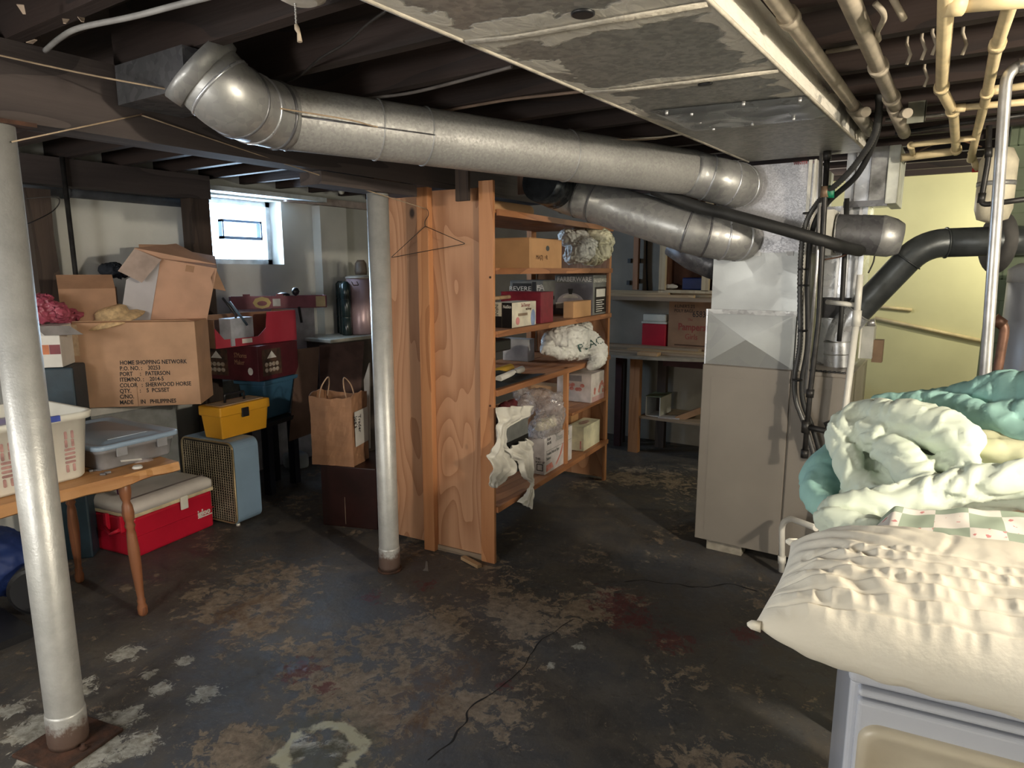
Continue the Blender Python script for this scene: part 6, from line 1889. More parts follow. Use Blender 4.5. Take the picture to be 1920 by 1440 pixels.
text(t, 'igloo', frame_m(cb.M @ Vector((cb.wr * 0.77, 0.0, hb * 0.42)) - cb.el * -0.008, cb.er, (0, 0, 1)) @ Matrix.Translation((0, 0, 0.0)), 0.055, M_WHITEP, 'logo', t=0.003, bold=0.0015, sx=0.85)
MB().box(frame_m(cb.M @ Vector((cb.wr * 0.77, 0.0, hb * 0.42)) - cb.el * -0.008, cb.er, (0, 0, 1)), 0.0, 0.105, -0.012, -0.005, 0, 0.003).build('logo_underline', M_WHITEP, t)

# ---------------------------------------------------------------- box fan
fb = Box(446, 832, 990, 97, uR=491, uL=349, zb=0.0)
info(fb, 'fan')
t = thing('box_fan', 'old box heater with woven brass mesh front and light blue side beside the cooler', 'fan', fb.c)
M_FBLUE = mat('powder_blue_paint', (0.25, 0.37, 0.50), 0.45, 0.1, 0.04, 5, 0.02)
g = MB(); r = 0.05
prof_ = rrect(0.0, fb.wl, 0.012, fb.h, r, 6)
FMt = frame_m(fb.P + fb.el * fb.wl + fb.er * 0.006, -fb.el, (0, 0, 1))     # mesh face frame: x to the near corner, y up, z outwards (-er)
inner = FMt
n_ = len(prof_)
A_ = [inner @ Vector((p[0], p[1], -0.006)) for p in prof_]; B_ = [inner @ Vector((p[0], p[1], -fb.wr)) for p in prof_]
g.add(A_ + B_, [tuple(range(n_)), tuple(reversed(range(n_, 2 * n_)))] + [(i, n_ + i, n_ + (i + 1) % n_, (i + 1) % n_) for i in range(n_)], False)
g.build('case', M_FBLUE, t)
pr = [inner @ Vector((p[0], p[1], -0.002)) for p in rrect(0.008, fb.wl - 0.008, 0.02, fb.h - 0.008, r - 0.008, 6)]
MB().tube(pr + [pr[0]], 0.006, 8).build('brass_rim', mat('dull_brass', (0.42, 0.32, 0.18), 0.4, 0.5), t)
M_MESH = mat('brass_mesh', (0.40, 0.34, 0.24), 0.4, 0.5, 0.15, 20, 0.0)
MB().plate(inner @ Matrix.Translation((0, 0, -0.008)), rrect(0.01, fb.wl - 0.01, 0.022, fb.h - 0.01, r - 0.01, 6), 0.003).build('dark_backing', mat('fan_dark', (0.035, 0.03, 0.025), 0.7), t)
g = MB(); nv = int(fb.wl / 0.020)
for k in range(1, nv):
    x = fb.wl * k / nv
    pts = [inner @ Vector((x + (0.0035 if j % 2 else -0.0035), 0.03 + (fb.h - 0.055) * j / 52, 0.0005 + (0.0025 if j % 2 else 0))) for j in range(53)]
    g.tube(pts, 0.0027, 5)
nh = int(fb.h / 0.017)
for k in range(1, nh):
    y = 0.02 + (fb.h - 0.03) * k / nh
    g.tube([inner @ Vector((0.014, y, -0.001)), inner @ Vector((fb.wl - 0.014, y, -0.001))], 0.0016, 5)
g.build('woven_grille', M_MESH, t)
for y in (0.08, fb.wl - 0.06):
    pass
for q in (0.03, fb.wl - 0.03):
    MB().lathe(fb.M @ Matrix.Translation((0.03, q, 0)), [(0.012, 0), (0.012, 0.014)], 10).build('foot', M_WHITEP, t)

# yellow toolbox on top of it
zt = fb.z1 + 0.003
tb = Box(417, 765, 826, 97, uR=505, uL=380, zb=zt)
info(tb, 'toolbox')
M_TY = mat('toolbox_yellow', (0.66, 0.32, 0.02), 0.4, 0, 0.04, 5, 0.02)
t = thing('toolbox', 'yellow plastic toolbox with a black handle on top of the box fan', 'toolbox', tb.c)
h1 = tb.h * 0.72
g = MB()
vs = [tb.M @ Vector(p) for p in ((0.012, 0.012, 0), (tb.wr - 0.012, 0.012, 0), (tb.wr - 0.012, tb.wl - 0.012, 0), (0.012, tb.wl - 0.012, 0), (0, 0, h1), (tb.wr, 0, h1), (tb.wr, tb.wl, h1), (0, tb.wl, h1))]
g.add(vs, [(0, 3, 2, 1), (4, 5, 6, 7), (0, 1, 5, 4), (1, 2, 6, 5), (2, 3, 7, 6), (3, 0, 4, 7)]).build('toolbox_body', M_TY, t, 0.006)
tlid = MB().box(tb.M, -0.01, tb.wr + 0.01, -0.01, tb.wl + 0.01, h1 - 0.005, tb.h).build('lid', M_TY, t, 0.008)
MB().box(tb.M, 0.02, tb.wr - 0.02, 0.02, tb.wl - 0.02, tb.h - 0.001, tb.h + 0.004).build('lid_top', mat('dusty_tan', (0.45, 0.33, 0.22), 0.6), tlid, 0.002)
MB().box(tb.M, tb.wr * 0.40, tb.wr * 0.40 + 0.055, -0.018, -0.008, h1 - 0.03, h1 + 0.03).build('latch', M_BLACK, t, 0.003)
hy = tb.wl * 0.5
hp = [tb.M @ Vector((tb.wr * 0.30, hy, tb.h)), tb.M @ Vector((tb.wr * 0.30, hy, tb.h + 0.055)), tb.M @ Vector((tb.wr * 0.70, hy, tb.h + 0.055)), tb.M @ Vector((tb.wr * 0.70, hy, tb.h))]
MB().tube(rounded(hp, 0.01), 0.009, 8, ry=0.006).build('handle', M_BLACK, tlid)

# ---------------------------------------------------------------- big moving box and its neighbours
hx = Box(143, 606, 766, 44, uR=377, wl=0.30, x=-4.15)
info(hx, 'moving box')
hx.z0
crz = hx.z0 - 0.004
cr = thing('plastic_crate', 'grey plastic crate carrying the large lettered carton behind the table', 'crate', hx.c)
Mc = frame_m((-4.12, 1.78, 0), (0, 1, 0), (-1, 0, 0), (0, 0, 1))
cw = 0.56
MB().box(Mc, 0, cw, 0, 0.32, 0, crz - 0.05).build('crate_body', mat('grey_plastic', (0.20, 0.21, 0.21), 0.5), cr, 0.01)
MB().box(Mc, -0.02, cw + 0.02, -0.02, 0.33, crz - 0.05, crz).build('rim', mat('pale_plastic', (0.50, 0.50, 0.47), 0.5), cr, 0.006)
r = thing('moving_box', 'large brown carton with black shipping lettering behind the table', 'box', hx.c)
d_ = 0.30
MB().box(hx.M, 0, hx.wr, 0, d_, 0, hx.h).build('box_body', M_CARD, r, 0.003)
MB().quad3(hx.M @ Vector((0.02, 0.004, hx.h)), hx.M @ Vector((hx.wr, 0.004, hx.h)), hx.M @ Vector((hx.wr - 0.03, -0.02, hx.h - 0.0)) + Vector((0, 0, 0.012)), hx.M @ Vector((0.04, -0.03, hx.h + 0.012)), 0.003).build('flap', M_CARD, r)
MB().quad3(hx.M @ Vector((0.0, d_, hx.h)), hx.M @ Vector((0.0, 0.0, hx.h)), hx.M @ Vector((-0.10, 0.02, hx.h - 0.06)), hx.M @ Vector((-0.10, d_, hx.h - 0.06)), 0.003).build('flap', M_CARD2, r)
MB().box(hx.M, 0.0, 0.05, -0.0015, -0.0005, hx.h * 0.62, hx.h - 0.01).build('shiny_tape', mat('glossy_tape', (0.50, 0.36, 0.24), 0.12, 0, 0.1, 30, 0.3), r)
MB().box(hx.M, hx.wr * 0.49, hx.wr * 0.495, -0.0012, -0.0004, 0.0, hx.h * 0.3).build('crease', M_CARD2, r)
lines = ['HOME SHOPPING NETWORK', 'P.O. NO. :    30253', 'PORT     :   PATERSON', 'ITEM/NO. :    2014-5', 'COLOR   :  SHERWOOD HORSE', 'QTY.      :    5  PCS/SET', 'C/NO.', 'MADE     IN   PHILIPPINES']
for k, s_ in enumerate(lines):
    uu, vv = 225, 684 + k * 10.6
    q = hx.M.inverted() @ on_plane(uu, vv, hx.P, hx.el)
    text(r, s_, hx.right(q.x, q.z, 0.001), 0.034, M_INK, 'stencilled_lettering', sx=0.80, bold=0.0006, line=1)
zt = hx.z1 + 0.002
# straw hat brim peeping over it
p = hx.M @ Vector((hx.wr * 0.30, 0.13, hx.h - 0.02))
t = thing('straw_hat', 'pale straw hat peeping over the rear edge of the big carton', 'hat', p)
Mh = Matrix.Translation(p + Vector((0, 0, 0.03))) @ Matrix.Rotation(radians(18), 4, 'X')
MB().lathe(Mh, [(0.165, -0.006), (0.170, 0.0), (0.13, 0.022), (0.09, 0.028), (0.085, 0.06), (0.06, 0.075), (0.0, 0.078)], 28).build('hat_body', mat('straw', (0.55, 0.38, 0.20), 0.8, 0, 0.15, 40, 0.3), t)

# tilted open carton resting on the big one
ctr = at(330, 628, x=-3.98)
Mt = frame_m(at(280, 614, x=-4.03), (0.52, 0.80, -0.08), (-0.81, 0.50, 0.30))
w_ = 0.0
e = Mt.inverted()
fw_ = on_plane(383, 627, Mt.translation, Mt.to_3x3() @ Vector((0, 1, 0)))
ft_ = on_plane(301, 485, Mt.translation, Mt.to_3x3() @ Vector((0, 1, 0)))
wB = (fw_ - Mt.translation).length; hBx = (ft_ - Mt.translation).length
print('tilted', wB, hBx)
upv = (ft_ - Mt.translation).normalized(); exv = (fw_ - Mt.translation).normalized()
eyv = upv.cross(exv).normalized()
upv2 = exv.cross(eyv) * 1.0
MT = Matrix((exv, eyv, upv)).transposed().to_4x4(); MT.translation = Mt.translation
if MT.to_3x3().determinant() < 0: print('neg det')
t = thing('open_carton', 'open carton tipped on its side atop the big lettered carton, white inside', 'box', MT @ Vector((wB / 2, 0.12, hBx / 2)))
dB = 0.26; tk = 0.005
M_CIN = mat('white_box_inside', (0.40, 0.38, 0.39), 0.8, 0, 0.05, 6, 0.03)
M_CFR = mat('cardboard_pinkish', (0.46, 0.27, 0.18), 0.8, 0, 0.06, 7, 0.08)
g = MB()      # the opening faces left-back: bottom is the face seen by the camera
g.box(MT, 0, wB, 0, tk, 0, hBx)                      # broad face
g.box(MT, wB - tk, wB, tk, dB, 0, hBx)               # right
g.box(MT, 0, wB, tk, dB, 0, tk).box(MT, 0, wB, tk, dB, hBx - tk, hBx)
g.build('box_body', M_CFR, t)
g = MB()
# white panel flaring to the left from the front edge
q = [MT @ Vector((0, 0.0, 0)), MT @ Vector((0, 0.0, hBx))]
MB().quad3(q[0], q[1], on_plane(237, 524, q[1] + eyv * 0.02, eyv), on_plane(227, 592, q[0] + eyv * 0.02, eyv), 0.005).build('white_panel', M_CIN, t)
a_ = MT @ Vector((0, 0.0, hBx)); pl_ = eyv
MB().quad3(on_plane(303, 487, a_ - eyv * 0.03, pl_), on_plane(266, 530, a_ - eyv * 0.05, pl_), on_plane(221, 508, a_ - eyv * 0.02, pl_), on_plane(252, 466, a_ - eyv * 0.0, pl_), 0.005).build('flap', mat('dull_flap', (0.33, 0.25, 0.21), 0.8), t)
MB().quad3(on_plane(252, 466, a_, pl_), on_plane(301, 485, a_, pl_), on_plane(405, 501, a_, pl_) + eyv * 0.05, on_plane(330, 480, a_, pl_) + eyv * 0.25, 0.005).build('flap', M_CFR, t)
c_ = MT @ Vector((wB, 0.0, hBx))
MB().quad3(on_plane(404, 502, c_, pl_), on_plane(424, 548, c_, pl_) + eyv * 0.02, on_plane(400, 541, c_, pl_), on_plane(395, 520, c_, pl_), 0.005).build('flap', M_CARD2, t)
MB().box(MT, 0.06, wB - 0.08, -0.0015, -0.0005, 0.02, 0.035).build('tape', M_TAPE, t)
MB().box(MT, wB * 0.45, wB * 0.60, -0.0015, -0.0005, hBx - 0.05, hBx - 0.01).build('tape', M_CARD2, t)
p = MT @ Vector((0.02, 0.16, hBx))
# small box peeping out at the top
o_ = Box(262, 458, 482, 56, uR=325, wl=0.2, x=-4.35)
o_.h += o_.z0 - hx.z1 - 0.004; o_.M.translation.z = hx.z1 + 0.004; o_.P.z = hx.z1 + 0.004
carton('cardboard_box', 'small carton just showing behind the top of the tipped open carton', o_, M_CARD2, tape=False)
# left open carton behind
b = Box(116, 541, 606, 62, uR=222, wl=0.26, x=-4.22)
info(b, 'left carton')
open_box('open_carton', 'open brown carton with a long front flap near the weathered timber post', b, M_CARD2, flaps=((0, 40),), flen=0.12)
q = b.M
tb_ = MB().quad3(at(97, 537, x=-4.20), at(237, 549, x=-4.02), at(236, 520, x=-4.20), at(120, 501, x=-4.35), 0.004)
bag('dark_cloth', 'dark cloth bundle behind the open brown carton', 'cloth', mat('navy_black', (0.02, 0.025, 0.035), 0.8),
    [[(196, 505, 2.12, 10), (212, 506, 2.15, 14), (228, 512, 2.2, 12)]], seed=4, amp=0.008)
bag('plastic_bag', 'pink-red plastic bag bunched between the timber post and the cartons', 'bag', mat('raspberry_plastic', (0.34, 0.07, 0.11), 0.35, 0, 0.15, 12, 0.2, bscale=25),
    [[(72, 590, 1.62, 20), (85, 575, 1.66, 18), (105, 585, 1.70, 18), (120, 595, 1.76, 14), (142, 590, 1.84, 11)],
     [(75, 565, 1.66, 14), (90, 560, 1.68, 8)]], seed=6, amp=0.012)
# white box with orange and maroon squares
b = Box(74, 612, 690, 50, uR=118, wl=0.20, x=-4.0)
info(b, 'orange box')
r = thing('printed_box', 'white box with an orange and a maroon square, left of the big carton', 'box', b.c)
MB().box(b.M, 0, b.wr, 0, b.wl, 0, b.h).build('box_body', M_WHITE, r, 0.002)
MB().box(b.right(0, 0), b.wr * 0.08, b.wr * 0.50, b.h * 0.32, b.h * 0.55, 0, 0.001).build('orange_square', mat('orange_print', (0.55, 0.16, 0.05), 0.5), r)
MB().box(b.right(0, 0), b.wr * 0.52, b.wr * 0.98, b.h * 0.32, b.h * 0.55, 0, 0.001).build('maroon_square', mat('maroon_print', (0.20, 0.02, 0.03), 0.5), r)
MB().quad3(b.M @ Vector((0, 0.0, b.h)), b.M @ Vector((b.wr + 0.05, 0.0, b.h)), b.M @ Vector((b.wr + 0.12, -0.03, b.h - 0.045)), b.M @ Vector((0.05, -0.03, b.h - 0.045)), 0.003).build('flap', mat('grey_flap', (0.22, 0.20, 0.19), 0.8), r)
zq = b.z0
b2 = Box(84, 695, 775, 50, uR=145, wl=0.25, x=-4.0)
b2.P.z = 0; b2.z1 = zq - 0.003
o = MB().box(frame_m(b2.P, b2.er, b2.el, (0, 0, 1)), 0, b2.wr, 0, 0.22, 0, b2.z1).build('blue_footlocker', mat('dark_teal_blue', (0.012, 0.03, 0.045), 0.5), None, 0.01)
tag(o, 'dark blue trunk under the white printed box, behind the laundry basket', 'trunk')
# purple thing at the end of the table
p = at(338, 840, x=-3.55)
o = MB().tube([Vector((-3.80, 1.80, 0.36)), Vector((-3.78, 1.76, 0.80))], [0.02, 0.03], 12).build('purple_cloth', mat('purple_cloth', (0.20, 0.015, 0.12), 0.7))
tag(o, 'strip of purple cloth hanging at the end of the table behind the clear bin', 'cloth')
# under the table
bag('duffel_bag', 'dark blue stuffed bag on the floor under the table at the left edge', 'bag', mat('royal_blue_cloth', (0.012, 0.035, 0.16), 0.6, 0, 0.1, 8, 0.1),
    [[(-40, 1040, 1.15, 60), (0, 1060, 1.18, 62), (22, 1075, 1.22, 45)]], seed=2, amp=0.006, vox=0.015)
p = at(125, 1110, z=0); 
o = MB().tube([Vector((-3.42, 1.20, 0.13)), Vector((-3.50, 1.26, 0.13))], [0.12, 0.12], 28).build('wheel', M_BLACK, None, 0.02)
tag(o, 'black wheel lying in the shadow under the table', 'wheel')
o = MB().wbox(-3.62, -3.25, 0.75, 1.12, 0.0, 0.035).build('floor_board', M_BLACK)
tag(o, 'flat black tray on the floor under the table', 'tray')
# vertical thin pole and horizontal pipes on the window wall
P = [at(120, 330, x=-4.45), at(137, 500, x=-4.45)]
P = [Vector((-4.45, P[0].y, 2.25)), Vector((-4.45, P[1].y + 0.02, 0.0))]
tag(MB().tube(P, 0.014, 10).build('iron_pipe', M_IRON), 'thin dark vertical pipe against the whitewashed wall at the left', 'pipe')
P = [at(60, 354, x=-4.66), at(352, 381, x=-4.66)]
P = [P[0].lerp(P[1], -1.2), P[1].lerp(P[0], -0.1)]
o = pipe('drain_pipe', 'long dark pipe running along the window wall at the left', 'pipe', P, 0.033, mat('slate_pipe', (0.10, 0.11, 0.13), 0.6), joints=(0.6,))
P = [Vector((-4.12, 1.55, 1.95)), at(105, 370, x=-4.0), at(100, 395, x=-4.0), at(40, 425, x=-3.6), at(0, 437, x=-3.4)]
simple('hanging_wire', 'thin dark wire curling out from the weathered timber post', 'wire', P, 0.003, M_WIRE, 6, smooth=8)

# ---------------------------------------------------------------- middle heap: fruit box, tray, drinks box, tote
def heapx(): pass


M_MAR = mat('maroon_print_box', (0.085, 0.012, 0.018), 0.45)
b = Box(486, 650, 716, 103, uL=383, uR=560, x=-3.93)
info(b, 'maroon box')
r = thing('picture_box', 'dark maroon box with two white pyramid pictures, under the red fruit box', 'box', b.c)
MB().box(b.M, 0, b.wr, 0, b.wl, 0, b.h).build('box_body', M_MAR, r, 0.002)
M_PIC = mat('brown_photo', (0.10, 0.05, 0.03), 0.5, 0, 0.5, 25, 0, col2=(0.03, 0.02, 0.015))
M_PALE = mat('pale_print', (0.48, 0.42, 0.36), 0.6, 0, 0.3, 40, 0, col2=(0.25, 0.18, 0.12))
for F, w in ((b.left(0, 0), b.wl), (b.right(0, 0), b.wr)):
    x0 = w * (0.06 if w == b.wl else 0.10); s_ = min(b.h * 0.80, w * 0.48)
    pic_ = MB().box(F, x0, x0 + s_, b.h * 0.12, b.h * 0.12 + s_ * 0.95, 0, 0.001).build('printed_picture', M_PIC, r)
    MB().plate(F @ Matrix.Translation((0, 0, 0.001)), [(x0 + s_ * 0.25, b.h * 0.12 + s_ * 0.62), (x0 + s_ * 0.75, b.h * 0.12 + s_ * 0.62), (x0 + s_ * 0.5, b.h * 0.12 + s_ * 0.88)], 0.0006).build('printed_pyramid', M_SILV, pic_)
    for k in range(8):
        MB().plate(F @ Matrix.Translation((0, 0, 0.001)), disc(x0 + s_ * (0.2 + 0.19 * (k % 4)), b.h * 0.12 + s_ * (0.2 + 0.2 * (k // 4)), s_ * 0.09, s_ * 0.08, n=10), 0.0006).build('printed_cup', M_PALE, pic_)
text(r, 'S\'Mores\nMaker', b.left(b.wl * 0.58, b.h * 0.66), b.h * 0.2, M_CARD2, sx=0.7)
MB().plate(b.left(0, 0), disc(b.wl * 0.86, b.h * 0.28, b.h * 0.09, b.h * 0.11, n=10), 0.001).build('white_crest', M_SILV, r)
zt = b.z1 + 0.003; zm = b.z0
# red fruit box: low open crate
fbx = Box(408, 600, 648, 106, uR=556, wl=0.26, P=at(408, 648, x=-3.99))
c0 = at(404, 648, x=-4.02)
d0 = Vector((0.42, 0.90, 0)).normalized()
P0 = Vector((c0.x, c0.y, zt))
# front runs to the right along d0
uE = solve_len(P0, Vector((-0.05, 1.0, 0)).normalized(), 556)
dF = Vector((-0.05, 1, 0)).normalized()
FB = frame_m(P0, dF, Vector((-1, -0.05, 0)), (0, 0, 1))
hF = hgt(404, 605, P0) - zt
print('fruit', uE, hF)
t = thing('fruit_box', 'low red open cardboard fruit box with papers and odds and ends', 'box', FB @ Vector((uE / 2, 0.12, 0)))
M_FRED = mat('scarlet_card', (0.36, 0.022, 0.045), 0.5, 0, 0.05, 6, 0.02)
hR = hF * 1.28
MB().plate(frame_m(P0 - Vector((0, 0, 0)), dF, (0, 0, 1)), [(0, 0), (uE, 0), (uE, hR), (uE * 0.62, hR), (uE * 0.60, hR * 0.5), (uE * 0.50, hR * 0.25), (uE * 0.1, hR * 0.25), (0, hR * 0.6)], 0.004).build('front_panel', M_FRED, t)
MB().box(FB, 0, uE, 0.004, 0.25, 0, 0.004).box(FB, 0, uE, 0.246, 0.25, 0, hF * 1.2).box(FB, 0, 0.004, 0.004, 0.25, 0, hF * 1.1).box(FB, uE - 0.004, uE, 0.004, 0.25, 0, hR).build('box_body', M_CARD2, t)
MB().plate(frame_m(P0 + dF * (uE * 0.30) + Vector((0, 0, hR * 0.08)) + Vector((0.001, 0, 0)), dF, (0, 0, 1)), [(0, 0), (uE * 0.12, 0), (uE * 0.12, hR * 0.14), (0, hR * 0.14)], 0.0045).build('white_label', M_WHITE, t)
def inbox(nm, lab, cat, pts, r_, m, n=8): return simple(nm, lab, cat, [FB @ Vector(p) for p in pts], r_, m, n)
o = MB().box(FB @ Matrix.Rotation(radians(14), 4, 'Z'), uE * 0.16, uE * 0.5, -0.04, 0.05, 0.006, hF * 1.1).build('paper_pad', mat('blue_white_paper', (0.42, 0.44, 0.50), 0.7))
tag(o, 'stack of bluish white papers standing in the red fruit box', 'papers')
inbox('umbrella_handle', 'dark umbrella handle leaning out of the red fruit box', 'stick', [(uE * 0.20, 0.03, 0.01), (uE * 0.30, 0.04, hF * 1.2), (uE * 0.16, 0.04, hF * 1.9)], 0.008, M_BLACK)  # umbrella handle standing in the fruit box
inbox('ruler', 'blue-grey ruler leaning across the papers in the fruit box', 'ruler', [(uE * 0.40, 0.02, hF * 0.8), (uE * 0.2, 0.01, hF * 1.75)], 0.010, mat('slate_blue', (0.10, 0.16, 0.22), 0.4), 4)
# long flat printed tray behind
tb = Box(434, 557, 581, 62, uR=613, wl=0.12, x=-4.36)
info(tb, 'tray')
r = thing('long_tray', 'long shallow maroon fruit tray lying above the red fruit box', 'tray', tb.c)
M_TRY = mat('dusty_maroon', (0.16, 0.04, 0.06), 0.6)
MB().box(tb.M, 0, tb.wr, 0, tb.wl, 0, 0.004).box(tb.M, 0, tb.wr, 0, 0.004, 0, tb.h).box(tb.M, 0, tb.wr, tb.wl - .004, tb.wl, 0, tb.h).box(tb.M, 0, 0.004, 0, tb.wl, 0, tb.h).box(tb.M, tb.wr - 0.004, tb.wr, 0, tb.wl, 0, tb.h).build('tray_body', M_TRY, r)
for q in (0.12, 0.46): MB().box(tb.M, tb.wr * q, tb.wr * q + 0.05, 0, 0.004, tb.h, tb.h + 0.018).build('corner_tab', M_TRY, r)
MB().plate(tb.right(0, 0), disc(tb.wr * 0.31, tb.h * 0.5, 0.065, tb.h * 0.48, n=8), 0.001).build('yellow_crest', mat('faded_yellow', (0.40, 0.32, 0.12), 0.6), r)
MB().plate(tb.right(0, 0, 0.002), disc(tb.wr * 0.31, tb.h * 0.45, 0.035, tb.h * 0.2, n=12), 0.001).build('crest_centre', M_TRY, r)
MB().box(tb.right(0, 0), tb.wr * 0.88, tb.wr * 0.985, tb.h * 0.08, tb.h * 0.95, 0, 0.001).build('yellow_end', mat('faded_tan', (0.32, 0.25, 0.14), 0.6), r)
MB().box(tb.right(0, 0), tb.wr * 0.42, tb.wr * 0.50, tb.h * 0.2, tb.h * 0.8, 0, 0.001).build('grey_print', M_FGREYL, r)
o = thing('gadget', 'black round-headed gadget standing in the long maroon tray', 'gadget', tb.M @ Vector((tb.wr * 0.66, 0.05, 0.01)))
q = tb.M @ Vector((tb.wr * 0.68, 0.05, 0))
bm_ = MB(); bm_.lathe(Matrix.Translation(q + Vector((0, 0, tb.h + 0.032))), [(0.001, -0.03), (0.02, -0.024), (0.031, 0), (0.02, 0.024), (0.001, 0.03)], 18).build('round_head', M_BLACK, o)
bm_ = MB().tube([q + Vector((0, -0.02, 0.006)), q + Vector((0, 0, tb.h + 0.01))], 0.01, 8).build('stem', M_BLACK, o)
MB().lathe(Matrix.Translation(tb.M @ Vector((tb.wr * 0.55, 0.05, tb.h - 0.01))), [(0.05, 0), (0.045, 0.025), (0.02, 0.035)], 18).build('rounded_base', M_BLACK, o)
# something under the tray: grey cabinet behind
o = Box(452, 583, 650, 88, uR=592, wl=0.12, x=-4.54)
gb = MB().box(frame_m(Vector((o.P.x, o.P.y, 0)), o.er, o.el, (0, 0, 1)), 0, o.wr, 0, 0.12, 0, tb.z0 - 0.003).build('storage_box', mat('pale_lilac_box', (0.42, 0.42, 0.46), 0.7), None, 0.005)
tag(gb, 'pale box standing behind the red fruit box, under the long tray', 'box')
P = [tb.M @ Vector((tb.wr * 0.69, -0.012, 0.01)), tb.M @ Vector((tb.wr * 0.71, -0.012, -0.11))]
tag(MB().tube(P, 0.010, 8).build('black_handle', M_BLACK), 'black handle dangling below the long maroon tray', 'handle')  # black handle hanging below the tray

# blue tote under the maroon box
tz1 = zm - 0.004
tN = at(505, 790, x=-3.98)
M_TOTE = mat('tote_blue', (0.045, 0.13, 0.22), 0.4, 0, 0.05, 6, 0.02)
b = Box(500, 722, 790, 104, uL=450, uR=556, x=-3.95)
info(b, 'tote')
b.h = tz1 - b.z0
t = thing('storage_tote', 'blue plastic tote under the dark maroon box', 'tote', b.c)
g = MB()
vs = [b.M @ Vector(p) for p in ((0.03, 0.03, 0), (b.wr - 0.03, 0.03, 0), (b.wr - 0.03, b.wl - 0.03, 0), (0.03, b.wl - 0.03, 0), (0, 0, b.h - 0.03), (b.wr, 0, b.h - 0.03), (b.wr, b.wl, b.h - 0.03), (0, b.wl, b.h - 0.03))]
g.add(vs, [(0, 3, 2, 1), (4, 5, 6, 7), (0, 1, 5, 4), (1, 2, 6, 5), (2, 3, 7, 6), (3, 0, 4, 7)]).build('tote_body', M_TOTE, t, 0.015)
MB().box(b.M, -0.02, b.wr + 0.02, -0.02, b.wl + 0.02, b.h - 0.03, b.h).build('lid', M_TOTE, t, 0.006)
MB().box(b.left(0, 0, 0.0), b.wl * 0.3, b.wl * 0.72, b.h * 0.30, b.h * 0.62, 0, 0.001).build('label', mat('pale_label', (0.30, 0.36, 0.40), 0.6), t)
stz = b.z0 - 0.003
t = thing('side_table', 'dark little table under the blue tote', 'table', b.c)
MB().box(frame_m(Vector((b.P.x, b.P.y, 0)), b.er, b.el, (0, 0, 1)), -0.05, b.wr + 0.03, -0.04, b.wl + 0.05, stz - 0.03, stz).build('tabletop', M_BLACK, t)
for (x, y) in ((0.0, 0.0), (b.wr - 0.05, 0.0), (0.0, b.wl - 0.05), (b.wr - 0.05, b.wl - 0.05)):
    MB().box(frame_m(Vector((b.P.x, b.P.y, 0)), b.er, b.el, (0, 0, 1)), x, x + 0.055, y, y + 0.055, 0, stz - 0.03).build('leg', mat('navy_paint', (0.008, 0.010, 0.022), 0.5), t)
# white box seen left of the tote
o = Box(405, 718, 790, 88, uR=452, wl=0.10, x=-4.56)
ob = MB().box(frame_m(Vector((o.P.x, o.P.y, 0)), o.er, o.el, (0, 0, 1)), 0, o.wr, 0, 0.10, 0, o.z1).build('white_panel_box', mat('greenish_white', (0.48, 0.50, 0.46), 0.7), None, 0.004)
tag(ob, 'tall pale box standing against the wall left of the blue tote', 'box')
# pale slabs low behind the side table
M_SLAB = mat('bluish_slab', (0.34, 0.38, 0.42), 0.8, 0, 0.1, 8, 0.1)
for k, (uN, vT, vB, uR, xx, lab) in enumerate(((545, 856, 885, 582, -4.25, 'pale rounded foam block on the floor right of the dark table leg'), (492, 850, 882, 512, -4.2, 'pale foam block on the floor left of the dark table leg'))):
    o = Box(uN, vT, vB, 75, uR=uR, wl=0.16, zb=0.0)
    ob = MB().box(o.M, 0, min(o.wr, 0.3), 0, 0.16, 0, max(0.05, o.h)).build('foam_block', M_SLAB, None, 0.03, 3)
    tag(ob, lab, 'foam block', 'foam blocks under the dark table')

# leaning cardboard sheets
def sheetbox(pts, th, m, label, name='cardboard_sheet'):
    o = MB().quad3(*pts, th).build(name, m)
    return tag(o, label, 'cardboard', 'flattened cartons leaning in the corner')


M_DKC = mat('dark_cardboard', (0.12, 0.07, 0.05), 0.85, 0, 0.1, 8, 0.05)  # dark brown cardboard colour
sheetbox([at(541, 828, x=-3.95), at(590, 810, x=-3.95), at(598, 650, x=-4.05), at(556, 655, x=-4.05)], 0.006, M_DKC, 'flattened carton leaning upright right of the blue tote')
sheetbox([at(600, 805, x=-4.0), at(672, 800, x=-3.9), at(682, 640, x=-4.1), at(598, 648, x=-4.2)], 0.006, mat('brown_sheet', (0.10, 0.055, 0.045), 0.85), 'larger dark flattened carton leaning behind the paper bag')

# dresser top with pot in the far corner
dz = at(640, 632, x=-4.3).z
t = thing('low_dresser', 'pale dresser top in the window-side corner carrying the pink pot', 'dresser', (-4.42, 4.75, 0))
y0_ = at(612, 632, x=-4.25).y
MB().wbox(-4.69, -4.20, y0_, y0_ + 1.0, dz - 0.03, dz).build('dresser_top', mat('grey_cream_top', (0.42, 0.40, 0.34), 0.6), t, 0.006)
MB().wbox(-4.68, -4.22, y0_ + 0.02, y0_ + 0.98, 0.0, dz - 0.03).build('cabinet', mat('dark_cabinet', (0.08, 0.06, 0.05), 0.6), t)
pp = at(675, 625, x=-4.38)
t = thing('stock_pot', 'tall dusty pink metal pot with lid on the dresser behind the middle post', 'pot', pp)
rP = 0.12
hP = hgt(675, 522, pp) - dz
MB().lathe(Matrix.Translation((pp.x, pp.y + 0.02, dz + 0.001)), [(rP * 0.97, 0), (rP, 0.01), (rP, hP)], 32).build('pot_body', mat('dusty_pink_metal', (0.42, 0.30, 0.32), 0.35, 0.3, 0.06, 5, 0.02), t)
